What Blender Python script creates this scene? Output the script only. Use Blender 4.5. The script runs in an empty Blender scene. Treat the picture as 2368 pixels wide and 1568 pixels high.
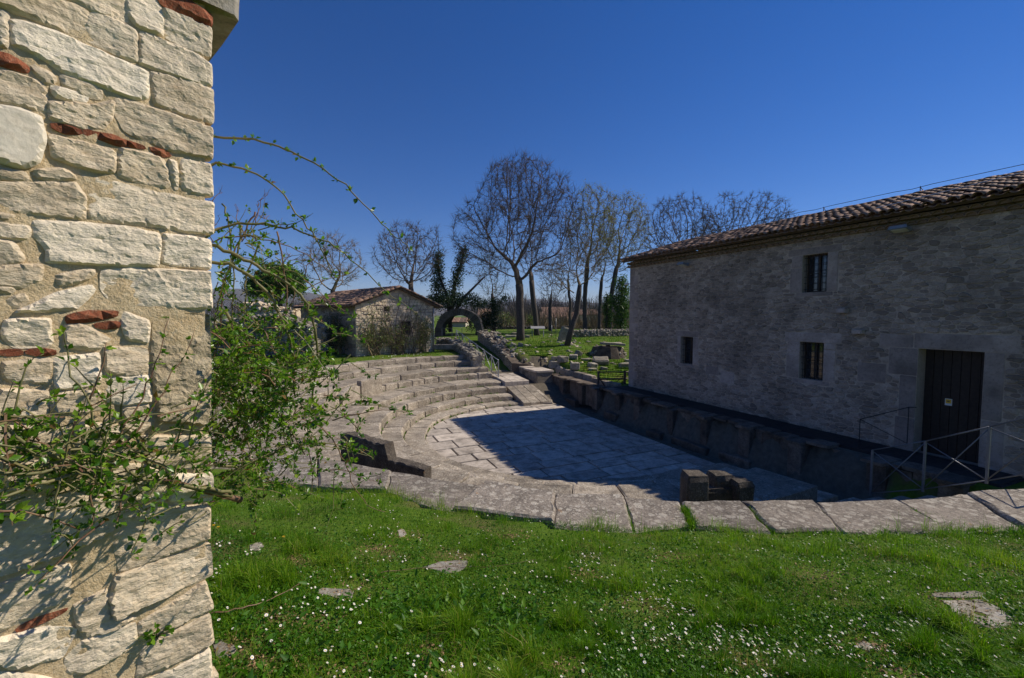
import bpy, math, random
import numpy as np
from mathutils import Vector, Matrix, noise as mn

random.seed(7); rng = np.random.default_rng(11)
S = bpy.context.scene

# ---------------------------------------------------------------- camera, sky, sun
FPX, CX, CY, HZ = 1000.0, 1183.5, 784.0, 729.0      # focal length and centre of a 2367 px wide frame
PIT = math.atan((CY - HZ) / FPX)
cam = bpy.data.objects.new('camera', bpy.data.cameras.new('camera'))
S.collection.objects.link(cam); S.camera = cam
cam.location = (0, 0, 0)
cam.rotation_euler = (math.pi / 2 - PIT, 0, 0)
cam.data.sensor_width = 36.0
cam.data.lens = 36.0 * FPX / 2367.0
cam.data.clip_start = 0.05; cam.data.clip_end = 20000

SUN = Vector((7.65, 2.4, 7.0)).normalized()
world = bpy.data.worlds.new('World'); S.world = world; world.use_nodes = True
wn = world.node_tree
bg = wn.nodes['Background']
sky = wn.nodes.new('ShaderNodeTexSky'); sky.sky_type = 'NISHITA'; sky.sun_disc = False
sky.sun_elevation = math.asin(SUN.z); sky.sun_rotation = math.atan2(SUN.x, SUN.y)
sky.altitude = 600; sky.air_density = 1.0; sky.dust_density = 0.0; sky.ozone_density = 2.0
hsv = wn.nodes.new('ShaderNodeHueSaturation'); hsv.inputs['Saturation'].default_value = 1.36
wn.links.new(sky.outputs[0], hsv.inputs['Color']); 
tnt = wn.nodes.new('ShaderNodeMix'); tnt.data_type = 'RGBA'; tnt.blend_type = 'MULTIPLY'; tnt.inputs[0].default_value = 1.0
tnt.inputs[7].default_value = (0.80, 0.88, 1.26, 1)     # cool white balance of the photograph
wn.links.new(hsv.outputs[0], tnt.inputs[6]); wn.links.new(tnt.outputs[2], bg.inputs[0])
bg.inputs[1].default_value = 0.074
sun = bpy.data.objects.new('sun', bpy.data.lights.new('sun', 'SUN')); S.collection.objects.link(sun)
sun.data.energy = 5.0; sun.data.angle = math.radians(0.53); sun.data.color = (1.0, 0.915, 0.78)
sun.rotation_euler = SUN.to_track_quat('Z', 'Y').to_euler()
S.view_settings.view_transform = 'Standard'; S.view_settings.look = 'None'
S.view_settings.exposure = 0.0; S.view_settings.gamma = 1.0
S.view_settings.use_curve_mapping = False
S.cycles.max_bounces = 6; S.cycles.diffuse_bounces = 3; S.cycles.transparent_max_bounces = 6
S.cycles.caustics_reflective = False; S.cycles.caustics_refractive = False

# ---------------------------------------------------------------- helpers
def ray(u, v):
    a = (u - CX) / FPX; b = -(v - CY) / FPX; c, s = math.cos(PIT), math.sin(PIT)
    return np.array([a, c + b * s, -s + b * c])
def atz(u, v, z):
    d = ray(u, v); return d * (z / d[2])
def aty(u, v, y):
    d = ray(u, v); return d * (y / d[1])

MATS = {}
def nd(nt, t, props=None, **ins):
    n = nt.nodes.new('ShaderNode' + t)
    for k, v in (props or {}).items(): setattr(n, k, v)
    for k, v in ins.items():
        k = k.replace('_', ' ')
        s = n.inputs[int(k[1:])] if k[0] == 'i' and k[1:].isdigit() else n.inputs[k]
        if isinstance(v, bpy.types.NodeSocket): nt.links.new(v, s)
        else: s.default_value = v
    return n
def rgb(c): return (c[0], c[1], c[2], 1.0)
def ramp(nt, fac, stops):
    r = nt.nodes.new('ShaderNodeValToRGB'); nt.links.new(fac, r.inputs[0])
    e = r.color_ramp.elements
    while len(e) < len(stops): e.new(0.5)
    for q, (p, c) in zip(e, stops):
        q.position = p; q.color = rgb(c) if isinstance(c, (tuple, list)) else (c, c, c, 1)
    return r.outputs[0]
def mix(nt, fac, a, b, mode='MIX'):
    m = nt.nodes.new('ShaderNodeMix'); m.data_type = 'RGBA'; m.blend_type = mode
    for i, v in ((0, fac), (6, a), (7, b)):
        if isinstance(v, bpy.types.NodeSocket): nt.links.new(v, m.inputs[i])
        else: m.inputs[i].default_value = rgb(v) if isinstance(v, tuple) else v
    return m.outputs[2]
def math_(nt, op, a, b=0.0, c=None):
    n = nt.nodes.new('ShaderNodeMath'); n.operation = op
    for i, v in enumerate((a, b) if c is None else (a, b, c)):
        if isinstance(v, bpy.types.NodeSocket): nt.links.new(v, n.inputs[i])
        else: n.inputs[i].default_value = v
    return n.outputs[0]
def newmat(name):
    m = bpy.data.materials.new(name); m.use_nodes = True; MATS[name] = m
    return m, m.node_tree, m.node_tree.nodes['Principled BSDF']
def noise(nt, pos, scale, detail=4, rough=0.6, dist=0.0):
    return nd(nt, 'TexNoise', Vector=pos, Scale=scale, Detail=detail, Roughness=rough, Distortion=dist).outputs[0]
def rnd_of(nt):
    oi = nd(nt, 'ObjectInfo'); at = nd(nt, 'Attribute', {'attribute_name': 'tint'})
    return math_(nt, 'FRACT', math_(nt, 'ADD', oi.outputs['Random'], at.outputs['Fac']))

def stone_mat(name, ca, cb, cc, sc=6.0, vary=0.3, lichen=0.0, lsc=22.0, lcol=(0.52, 0.5, 0.46), orange=0.0,
              stain=0.0, ssc=1.2, bump=0.4, bsc=40.0, rough=0.92, bdist=0.012, strata=0.0, hue=None):
    m, nt, b = newmat(name)
    pos = nd(nt, 'NewGeometry').outputs['Position']
    if strata:
        pos2 = nd(nt, 'Mapping', Vector=pos, Scale=(1, 1, strata)).outputs[0]
    else: pos2 = pos
    r = rnd_of(nt)
    n1 = noise(nt, pos2, sc, 5, 0.65, 0.3)
    col = ramp(nt, n1, [(0.3, ca), (0.7, cb)])
    n2 = noise(nt, pos2, sc * 5, 4, 0.7)
    col = mix(nt, ramp(nt, n2, [(0.5, 0.0), (0.72, 0.8)]), col, cc)
    if hue:
        col = mix(nt, ramp(nt, r, [(0.0, 0.0), (0.55, 0.0), (1.0, 0.9)]), col, hue)
    if lichen:
        dpos = nd(nt, 'VectorMath', {'operation': 'ADD'}, i0=pos, i1=nd(nt, 'VectorMath', {'operation': 'SCALE'},
                  i0=nd(nt, 'TexNoise', Vector=pos, Scale=lsc * 2.2, Detail=2.0).outputs[1], Scale=0.45 / lsc).outputs[0]).outputs[0]
        v = nd(nt, 'TexVoronoi', Vector=dpos, Scale=lsc, Randomness=1.0)
        v2 = nd(nt, 'TexVoronoi', Vector=dpos, Scale=lsc * 2.7, Randomness=1.0)
        pick = nd(nt, 'SeparateColor', Color=v.outputs['Color']).outputs[0]
        pick2 = nd(nt, 'SeparateColor', Color=v2.outputs['Color']).outputs[1]
        patch = noise(nt, pos, 2.4, 3)
        a = math_(nt, 'LESS_THAN', v.outputs['Distance'], math_(nt, 'MULTIPLY', pick, 0.52))
        a2 = math_(nt, 'LESS_THAN', v2.outputs['Distance'], math_(nt, 'MULTIPLY', pick2, 0.55))
        a = math_(nt, 'MAXIMUM', a, math_(nt, 'MULTIPLY', a2, 0.75))
        a = math_(nt, 'MULTIPLY', a, ramp(nt, patch, [(0.34, 0.12), (0.6, 1.0)]))
        a = math_(nt, 'MULTIPLY', a, lichen)
        col = mix(nt, a, col, lcol)
    if orange:
        o = math_(nt, 'MULTIPLY', ramp(nt, noise(nt, pos, 5.5, 5, 0.7), [(0.66, 0.0), (0.72, 1.0)]), orange)
        col = mix(nt, o, col, (0.42, 0.2, 0.045))
    if stain:
        st = math_(nt, 'MULTIPLY', ramp(nt, noise(nt, pos, ssc, 5, 0.6), [(0.45, 0.0), (0.7, 1.0)]), stain)
        col = mix(nt, st, col, tuple(0.25 * x for x in ca))
    k = math_(nt, 'MULTIPLY_ADD', r, 2 * vary, 1 - vary)
    col = mix(nt, 1.0, col, nd(nt, 'CombineColor', Red=k, Green=k, Blue=k).outputs[0], 'MULTIPLY')
    nt.links.new(col, b.inputs['Base Color'])
    b.inputs['Roughness'].default_value = rough
    b.inputs['Specular IOR Level'].default_value = 0.25
    h = math_(nt, 'ADD', noise(nt, pos2, bsc, 6, 0.7), math_(nt, 'MULTIPLY', noise(nt, pos2, bsc * 0.22, 4, 0.6), 1.6))
    bp = nd(nt, 'Bump', Height=h, Strength=bump, Distance=bdist)
    nt.links.new(bp.outputs[0], b.inputs['Normal'])
    return m
def plain_mat(name, c, rough=0.7, metal=0.0, var=0.15, sc=8.0, c2=None, spec=0.4):
    m, nt, b = newmat(name)
    pos = nd(nt, 'NewGeometry').outputs['Position']
    k = noise(nt, pos, sc, 4)
    col = ramp(nt, k, [(0.3, tuple(x * (1 - var) for x in c)), (0.7, c2 or tuple(min(1, x * (1 + var)) for x in c))])
    nt.links.new(col, b.inputs['Base Color'])
    b.inputs['Roughness'].default_value = rough; b.inputs['Metallic'].default_value = metal
    b.inputs['Specular IOR Level'].default_value = spec
    return m
def leaf_mat(name, stops, rough=0.45, trans=0.3, spec=0.4):
    m, nt, b = newmat(name)
    at = nd(nt, 'Attribute', {'attribute_name': 'tint'})
    oi = nd(nt, 'ObjectInfo')
    col = ramp(nt, at.outputs['Fac'], stops)
    nt.links.new(col, b.inputs['Base Color'])
    b.inputs['Roughness'].default_value = rough; b.inputs['Specular IOR Level'].default_value = spec
    out = nt.nodes['Material Output']
    t = nd(nt, 'BsdfTranslucent', Color=mix(nt, 1.0, col, (1.0, 1.15, 0.5), 'MULTIPLY'))
    mx = nd(nt, 'MixShader', i0=trans, i1=b.outputs[0], i2=t.outputs[0])
    nt.links.new(mx.outputs[0], out.inputs[0])
    return m

def mesh_np(name, V, F, mats, smooth=False, tint=None, mi=None):
    V = np.ascontiguousarray(V, dtype=np.float32)
    me = bpy.data.meshes.new(name)
    if isinstance(F, np.ndarray):
        F = np.ascontiguousarray(F, dtype=np.int32); n, k = F.shape
        me.vertices.add(len(V)); me.vertices.foreach_set('co', V.ravel())
        me.loops.add(n * k); me.loops.foreach_set('vertex_index', F.ravel())
        me.polygons.add(n)
        me.polygons.foreach_set('loop_start', np.arange(0, n * k, k, dtype=np.int32))
        me.polygons.foreach_set('loop_total', np.full(n, k, dtype=np.int32))
        me.update(calc_edges=True)
    else:
        me.from_pydata([tuple(map(float, v)) for v in V], [], F); me.update()
    for m in (mats if isinstance(mats, (list, tuple)) else [mats]): me.materials.append(m)
    if mi is not None: me.polygons.foreach_set('material_index', np.asarray(mi, dtype=np.int32))
    if smooth: me.polygons.foreach_set('use_smooth', np.ones(len(me.polygons), dtype=bool))
    if tint is not None:
        a = me.attributes.new('tint', 'FLOAT', 'POINT'); a.data.foreach_set('value', np.asarray(tint, dtype=np.float32))
    return me
ROOTLOC = {}
def link(o, parent=None):
    S.collection.objects.link(o)
    if parent is not None:
        o.parent = parent
        L = ROOTLOC.get(parent.name)
        if L is not None: o.matrix_parent_inverse = Matrix.Translation(-Vector(L))
    return o
def obj(name, me, parent=None, kind=None):
    o = link(bpy.data.objects.new(name, me), parent)
    if kind: o['kind'] = kind
    return o
def tag(o, label, cat=None, group=None, kind=None):
    o['label'] = label
    if cat: o['category'] = cat
    if group: o['group'] = group
    if kind: o['kind'] = kind
    elif cat: o['kind'] = 'thing'
    return o
def thing(name, label, cat, loc=(0, 0, 0), group=None):
    o = bpy.data.objects.new(name, None); S.collection.objects.link(o)
    o.location = [float(v) for v in loc]; o.empty_display_size = 0.2
    ROOTLOC[o.name] = tuple(float(v) for v in loc)
    return tag(o, label, cat, group)

class MB:
    """collects pieces into one mesh"""
    def __init__(s): s.V = []; s.F = []; s.T = []; s.M = []; s.n = 0
    def add(s, V, F, t=0.0, m=0):
        V = np.asarray(V, dtype=float).reshape(-1, 3)
        s.V.append(V); s.F += [tuple(int(i) + s.n for i in f) for f in F]; s.M += [m] * len(F)
        s.T.append(np.full(len(V), t)); s.n += len(V); return s
    def box(s, c, size, t=0.0, m=0, axes=None, jit=0.0):
        V, F = box(c, size, axes, jit); return s.add(V, F, t, m)
    def bar(s, a, b, r, k=6, t=0.0, m=0):
        V, F = tube([a, b], [r, r], k); return s.add(V, F, t, m)
    def tube(s, pts, rad, k=5, t=0.0, m=0):
        V, F = tube(pts, rad, k); return s.add(V, F, t, m)
    def mesh(s, name, mats, smooth=False):
        return mesh_np(name, np.vstack(s.V), s.F, mats, smooth, np.concatenate(s.T), s.M)
BF = [(0, 2, 3, 1), (4, 5, 7, 6), (0, 1, 5, 4), (2, 6, 7, 3), (0, 4, 6, 2), (1, 3, 7, 5)]
def box(c, size, axes=None, jit=0.0):
    c = np.asarray(c, float); sx, sy, sz = [v / 2 for v in size]
    V = np.array([(x, y, z) for z in (-sz, sz) for y in (-sy, sy) for x in (-sx, sx)])
    if jit: V = V + rng.uniform(-jit, jit, V.shape)
    if axes is not None: V = V @ np.asarray(axes, float)
    return V + c, BF
def tube(pts, rad, k=5, cap=True):
    P = np.asarray(pts, float); n = len(P); rad = np.asarray(rad, float) if np.ndim(rad) else np.full(n, rad)
    T = np.gradient(P, axis=0); T /= np.linalg.norm(T, axis=1)[:, None] + 1e-9
    up = np.array([0, 0, 1.0]) if abs(T[0][2]) < 0.9 else np.array([1.0, 0, 0])
    A = np.cross(T, up); A /= np.linalg.norm(A, axis=1)[:, None] + 1e-9
    B = np.cross(T, A)
    an = np.arange(k) * 2 * math.pi / k
    V = (P[:, None] + rad[:, None, None] * (np.cos(an)[None, :, None] * A[:, None] + np.sin(an)[None, :, None] * B[:, None])).reshape(-1, 3)
    F = [(i * k + j, i * k + (j + 1) % k, (i + 1) * k + (j + 1) % k, (i + 1) * k + j) for i in range(n - 1) for j in range(k)]
    if cap and k > 2: F += [tuple(range(k - 1, -1, -1)), tuple(range((n - 1) * k, n * k))]
    return V, F
def fbm(p, sc=1.0, oct=4, h=0.6): return mn.fractal(Vector(p) * sc, h, 2.0, oct)
def sstep(a, b, x):
    t = np.clip((np.asarray(x, float) - a) / (b - a), 0, 1); return t * t * (3 - 2 * t)

# theatre frame: centre of the orchestra, s along the stage front (away from the camera), n towards the stage
C0 = np.array([1.94, 16.9]); ES = np.array([-0.405, 0.9143]); EN = np.array([0.9143, 0.405])
def W(s, n, z): p = C0 + s * ES + n * EN; return np.array([p[0], p[1], z])
def WR(R, phi, z):
    a = math.radians(phi); return W(R * math.cos(a), -R * math.sin(a), z)
AX = np.array([[ES[0], ES[1], 0], [EN[0], EN[1], 0], [0, 0, 1]])    # rows: s, n, z axes
def sn(x, y):
    rx, ry = np.asarray(x) - C0[0], np.asarray(y) - C0[1]
    return rx * ES[0] + ry * ES[1], rx * EN[0] + ry * EN[1]

ZS = -2.74                                            # top of the big slabs along the lawn
inner = [(640, 1045), (735, 1056), (903, 1088), (1119, 1113), (1283, 1142), (1440, 1142), (1576, 1157), (1717, 1161), (1883, 1157), (2073, 1151), (2236, 1138), (2367, 1131), (2520, 1120)]
outer = [(600, 1110), (735, 1128), (893, 1131), (1046, 1176), (1281, 1205), (1463, 1222), (1604, 1210), (1786, 1230), (1945, 1228), (2192, 1222), (2361, 1215), (2480, 1205), (2600, 1190)]
SLX_I, SLY_I = np.array([atz(u, v, ZS)[:2] for u, v in inner]).T
SLX_O, SLY_O = np.array([atz(u, v, ZS)[:2] for u, v in outer]).T
def ground_h(x, y):
    x = np.asarray(x, float); y = np.asarray(y, float)
    s, n = sn(x, y); R = np.hypot(s, n)
    phi = np.degrees(np.arctan2(-n, s))
    near = sstep(100, 122, np.where(phi < -90, phi + 360, phi))
    far = np.interp(R, [0, 5.2, 5.6, 7.6, 9, 9.6, 10.8, 11.9, 12.4, 15, 20, 30, 60], [-4.8, -4.8, -4.75, -4.3, -4.05, -3.6, -3.3, -2.95, -2.6, -2.47, -2.3, -1.95, -1.9])
    yo = np.interp(x, SLX_O, SLY_O); yi = np.interp(x, SLX_I, SLY_I)
    pit = np.interp(R, [0, 5.2, 5.6, 7.6, 9, 9.6], [-4.8, -4.8, -4.75, -4.3, -4.05, -3.95])
    d = yo - y
    nr = np.where(y > yi, pit, np.where(y > yo, -2.98 + 0 * R, np.interp(d, [0, 0.15, 1.9, 3.9, 5.9, 14], [-2.755, -2.735, -2.32, -1.90, -1.68, -1.6])))
    cav = far * (1 - near) + nr * near
    zs = np.interp(s, [-20, -15, -12, -9, -7.8, 4.6, 7, 8.5, 12, 16, 20, 60], [-3.5, -4.1, -4.3, -4.5, -4.8, -4.8, -4.05, -3.8, -2.95, -2.3, -1.95, -1.9])
    zh = np.interp(s, [-40, -16, 2, 4.5, 8, 13, 16, 40], [-2.6, -3.58, -3.6, -3.5, -2.95, -2.15, -1.87, -1.9])
    k = np.where((s > 2.6) & (s < 10), sstep(4.75, 5.0, n), sstep(3.5, 3.9, n))
    nw = np.interp(s, [9.7, 18.4, 20], [2.5, 3.35, 2.0]); k = np.where(s > 9.8, sstep(0.0, 0.5, n - nw), k)
    st = zs * (1 - k) + zh * k
    w = np.where((R > 20) & (s > 0), sstep(-0.8, 1.6, n), np.where((R > 13) & (s > 0), sstep(0.0, 0.75, n), sstep(0.75, 1.0, n)))
    w = np.where((s < -6) & (y < yi + 0.2), 0.0, w)
    near = np.where((s < -6), 1.0, near); cav = far * (1 - near) + nr * near
    zs = np.where(s < -8, np.maximum(zs, -9.0), zs)
    h = cav * (1 - w) + st * w
    bump = 0.05 * np.sin(x * 1.3 + 0.7 * y) * np.sin(y * 0.9 - 0.4 * x) * sstep(11.5, 13, R)
    farw = sstep(45, 70, np.hypot(x, y))
    return (h + bump) * (1 - farw) + -1.9 * farw
# ---------------------------------------------------------------- materials
stone_mat('wall_stone', (0.68, 0.535, 0.355), (0.86, 0.725, 0.53), (0.49, 0.36, 0.215), sc=7, vary=0.13, bump=0.95, bsc=70, bdist=0.007, strata=2.2, stain=0.32, ssc=9, hue=(0.87, 0.765, 0.60))
stone_mat('wall_mortar', (0.56, 0.405, 0.22), (0.70, 0.55, 0.34), (0.76, 0.635, 0.43), sc=14, vary=0.05, bump=0.9, bsc=120, bdist=0.008)
stone_mat('wall_brick', (0.22, 0.06, 0.03), (0.33, 0.115, 0.055), (0.30, 0.19, 0.12), sc=22, vary=0.25, stain=0.55, ssc=14, bump=0.9, bsc=90, bdist=0.008)
stone_mat('wall_marble', (0.66, 0.58, 0.45), (0.78, 0.70, 0.56), (0.56, 0.48, 0.35), sc=6, vary=0.04, bump=0.35, bsc=160, bdist=0.003, stain=0.2, ssc=12)
stone_mat('rough_quoin', (0.46, 0.36, 0.22), (0.62, 0.52, 0.355), (0.32, 0.25, 0.16), sc=18, vary=0.05, stain=0.25, ssc=8, bump=1.0, bsc=90, bdist=0.012)
stone_mat('seat_stone', (0.27, 0.222, 0.17), (0.45, 0.38, 0.295), (0.10, 0.082, 0.063), sc=3, vary=0.24, lichen=0.95, lsc=17, lcol=(0.60, 0.535, 0.43), orange=0.2, stain=0.55, ssc=2.2, bump=0.95, bsc=45, bdist=0.02)
stone_mat('slab_stone', (0.22, 0.185, 0.15), (0.37, 0.315, 0.255), (0.09, 0.075, 0.06), sc=4, vary=0.2, lichen=1.0, lsc=8, lcol=(0.60, 0.54, 0.445), orange=0.6, stain=0.55, ssc=2.4, bump=0.95, bsc=60, bdist=0.016)
stone_mat('paving_stone', (0.46, 0.39, 0.32), (0.63, 0.55, 0.46), (0.26, 0.21, 0.165), sc=2.5, vary=0.2, stain=0.65, ssc=2.4, bump=0.5, bsc=40, bdist=0.010)
stone_mat('shade_tinted_stone', (0.07, 0.056, 0.044), (0.135, 0.11, 0.086), (0.036, 0.03, 0.024), sc=5, vary=0.1, stain=0.6, ssc=3.0, lichen=0.6, lsc=30, lcol=(0.28, 0.245, 0.19), orange=0.5, bump=0.9, bsc=60, bdist=0.016)  # darker copy of the seat stone; shade put into its colour
stone_mat('stage_stone', (0.10, 0.076, 0.058), (0.20, 0.155, 0.12), (0.045, 0.034, 0.026), sc=3, vary=0.35, stain=0.75, ssc=2.0, lichen=0.3, lsc=26, lcol=(0.28, 0.24, 0.19), bump=0.7, bsc=45, bdist=0.014)  # base colour lowered so the stage front's shade sits in the stone
stone_mat('house_stone', (0.32, 0.25, 0.198), (0.51, 0.41, 0.33), (0.15, 0.115, 0.09), sc=6, vary=0.40, stain=0.55, ssc=0.8, bump=0.8, bsc=40, bdist=0.016, hue=(0.12, 0.092, 0.075))
stone_mat('house_mortar', (0.42, 0.33, 0.26), (0.55, 0.445, 0.355), (0.30, 0.23, 0.175), sc=8, vary=0.05, stain=0.5, ssc=0.8, bump=0.6, bsc=70, bdist=0.01)
stone_mat('house_ashlar', (0.30, 0.24, 0.205), (0.42, 0.34, 0.295), (0.20, 0.155, 0.13), sc=3, vary=0.2, stain=0.55, ssc=1.2, bump=0.5, bsc=50, bdist=0.010)
stone_mat('cottage_stone', (0.60, 0.48, 0.33), (0.76, 0.64, 0.47), (0.34, 0.27, 0.18), sc=4, vary=0.2, bump=0.5, bsc=30, bdist=0.02)
stone_mat('ruin_stone', (0.24, 0.205, 0.155), (0.40, 0.355, 0.28), (0.12, 0.10, 0.078), sc=4, vary=0.3, lichen=0.5, lsc=10, stain=0.3, bump=0.7, bsc=25, bdist=0.025)
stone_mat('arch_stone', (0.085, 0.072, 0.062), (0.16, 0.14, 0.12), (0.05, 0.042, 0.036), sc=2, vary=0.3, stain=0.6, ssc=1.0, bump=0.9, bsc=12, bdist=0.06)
stone_mat('roof_tile', (0.30, 0.165, 0.105), (0.42, 0.26, 0.18), (0.18, 0.135, 0.105), sc=9, vary=0.35, lichen=0.4, lsc=18, lcol=(0.32, 0.28, 0.23), stain=0.6, ssc=2.4, bump=0.4, bsc=60, bdist=0.006, hue=(0.075, 0.058, 0.048))
stone_mat('eave_tile', (0.20, 0.13, 0.085), (0.29, 0.20, 0.13), (0.14, 0.09, 0.06), sc=9, vary=0.2, bump=0.3, bsc=60, bdist=0.005)
stone_mat('far_wall', (0.46, 0.41, 0.32), (0.58, 0.53, 0.43), (0.32, 0.27, 0.2), sc=2.5, vary=0.08, stain=0.2, bump=0.4, bsc=6, bdist=0.05)
plain_mat('roof_base', (0.10, 0.07, 0.055), 0.9)
plain_mat('door_wood', (0.030, 0.020, 0.014), 0.75, var=0.35, sc=14)
plain_mat('frame_wood', (0.055, 0.035, 0.022), 0.7, var=0.3, sc=14)
plain_mat('fence_wood', (0.085, 0.065, 0.05), 0.85, var=0.3, sc=10)
plain_mat('stage_board', (0.03, 0.025, 0.022), 0.9, var=0.3, sc=5)  # boards' base lowered too, to deepen the shade on the stage
plain_mat('rail_metal', (0.17, 0.175, 0.19), 0.5, 0.5, var=0.15, sc=20)
plain_mat('iron', (0.03, 0.03, 0.032), 0.6, 0.5)
plain_mat('cable', (0.42, 0.43, 0.45), 0.45, 0.6)
plain_mat('lamp_body', (0.22, 0.24, 0.27), 0.5, 0.2)
plain_mat('lamp_glass', (0.55, 0.53, 0.46), 0.2)
plain_mat('white_paint', (0.62, 0.62, 0.6), 0.55)
plain_mat('sticker_yellow', (0.72, 0.42, 0.03), 0.5, var=0.05)
plain_mat('black_paint', (0.02, 0.02, 0.02), 0.5)
plain_mat('bin_metal', (0.36, 0.35, 0.34), 0.6, 0.3)
plain_mat('glass', (0.02, 0.024, 0.03), 0.06, 0.0, spec=0.9)
plain_mat('dark_inside', (0.012, 0.011, 0.011), 0.95)
plain_mat('wood_grey', (0.10, 0.085, 0.078), 0.95, var=0.3, sc=0.5)
plain_mat('joint_soil', (0.05, 0.045, 0.03), 1.0, var=0.5, sc=6, c2=(0.06, 0.075, 0.02))
plain_mat('bark', (0.075, 0.06, 0.05), 0.95, var=0.55, sc=14)
plain_mat('twig', (0.125, 0.09, 0.07), 0.9, var=0.25, sc=3)
plain_mat('twig_brown', (0.23, 0.165, 0.09), 0.9, var=0.25, sc=3)
plain_mat('cane_green', (0.15, 0.17, 0.05), 0.6, var=0.35, sc=12, c2=(0.23, 0.19, 0.085))
plain_mat('cane_red', (0.19, 0.085, 0.055), 0.6, var=0.3, sc=14, c2=(0.24, 0.15, 0.08))
plain_mat('hill_ground', (0.085, 0.07, 0.075), 1.0, var=0.35, sc=0.012, c2=(0.10, 0.10, 0.075))
leaf_mat('rose_leaf', [(0.0, (0.04, 0.12, 0.008)), (0.6, (0.13, 0.265, 0.016)), (0.92, (0.26, 0.40, 0.035)), (1.0, (0.24, 0.14, 0.04))], 0.33, 0.48, 0.5)
leaf_mat('ivy_leaf', [(0.0, (0.012, 0.032, 0.010)), (1.0, (0.035, 0.075, 0.018))], 0.5, 0.15)
leaf_mat('bud_leaf', [(0.0, (0.22, 0.20, 0.06)), (1.0, (0.36, 0.34, 0.10))], 0.7, 0.45)
leaf_mat('bush_leaf', [(0.0, (0.07, 0.11, 0.025)), (1.0, (0.17, 0.22, 0.05))], 0.6, 0.35)
leaf_mat('green_leaf', [(0.0, (0.03, 0.075, 0.010)), (1.0, (0.085, 0.17, 0.022))], 0.5, 0.3)
leaf_mat('grass_blade', [(0.0, (0.022, 0.085, 0.004)), (0.45, (0.082, 0.205, 0.006)), (0.8, (0.20, 0.35, 0.013)), (0.92, (0.32, 0.35, 0.045)), (1.0, (0.46, 0.34, 0.16))], 0.5, 0.42, 0.14)
leaf_mat('weed_leaf', [(0.0, (0.028, 0.10, 0.008)), (0.7, (0.085, 0.22, 0.013)), (1.0, (0.17, 0.31, 0.025))], 0.45, 0.36, 0.25)
leaf_mat('dead_leaf', [(0.0, (0.15, 0.08, 0.035)), (1.0, (0.42, 0.28, 0.15))], 0.85, 0.15)
plain_mat('petal', (0.80, 0.78, 0.77), 0.6, var=0.03)
plain_mat('flower_disc', (0.75, 0.50, 0.03), 0.7, var=0.1)

def ground_mat():
    m, nt, b = newmat('ground')
    pos = nd(nt, 'NewGeometry').outputs['Position']
    a = noise(nt, pos, 0.9, 6, 0.65); c = noise(nt, pos, 14.0, 5, 0.7); d = noise(nt, pos, 0.05, 4)
    g = ramp(nt, c, [(0.3, (0.05, 0.09, 0.010)), (0.55, (0.09, 0.16, 0.014)), (0.75, (0.15, 0.21, 0.028))])
    g = mix(nt, ramp(nt, a, [(0.50, 0.0), (0.64, 0.8)]), g, (0.15, 0.11, 0.055))
    g = mix(nt, ramp(nt, d, [(0.35, 0.0), (0.65, 0.5)]), g, (0.11, 0.18, 0.02))
    at = nd(nt, 'Attribute', {'attribute_name': 'tint'})      # 1 on the bare soil inside the theatre
    soil = ramp(nt, noise(nt, pos, 7.0, 5), [(0.3, (0.10, 0.085, 0.065)), (0.7, (0.17, 0.145, 0.11))])
    g = mix(nt, at.outputs['Fac'], g, soil)
    nt.links.new(g, b.inputs['Base Color']); b.inputs['Roughness'].default_value = 1.0
    b.inputs['Specular IOR Level'].default_value = 0.1
    bp = nd(nt, 'Bump', Height=noise(nt, pos, 30.0, 6, 0.7), Strength=0.8, Distance=0.03)
    nt.links.new(bp.outputs[0], b.inputs['Normal'])
ground_mat()
# ---------------------------------------------------------------- ground sheet
def axis(lo, hi, step):
    a = list(np.arange(lo, hi + 1e-6, step)); g = step
    b = []; v = hi
    while v < 7000: g *= 1.35; v += g; b.append(v)
    g = step; v = lo; c = []
    while v > -7000: g *= 1.35; v -= g; c.append(v)
    return np.array(c[::-1] + a + b)
gx, gy = axis(-20, 20, 0.3), axis(-4, 44, 0.3)
XX, YY = np.meshgrid(gx, gy); ZZ = ground_h(XX, YY)
nx, ny = len(gx), len(gy)
idx = np.arange(nx * ny).reshape(ny, nx)
GF = np.stack([idx[:-1, :-1], idx[:-1, 1:], idx[1:, 1:], idx[1:, :-1]], -1).reshape(-1, 4)
gs, gn = sn(XX, YY); gR = np.hypot(gs, gn)
gphi = np.degrees(np.arctan2(-gn, gs)); gphi = np.where(gphi < -90, gphi + 360, gphi)
lim = 11.9 * (1 - sstep(100, 122, gphi)) + 10.5 * sstep(100, 122, gphi)
soil = np.where(gn < 0.8, (gR < lim) * 1.0, ((gs > -9) & (gs < 10) & (gn < np.where(gs > 2.6, 4.8, 5.4))) * 1.0)
ground = obj('ground', mesh_np('ground', np.stack([XX, YY, ZZ], -1).reshape(-1, 3), GF, MATS['ground'], True, soil.ravel()), kind='structure')

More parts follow.
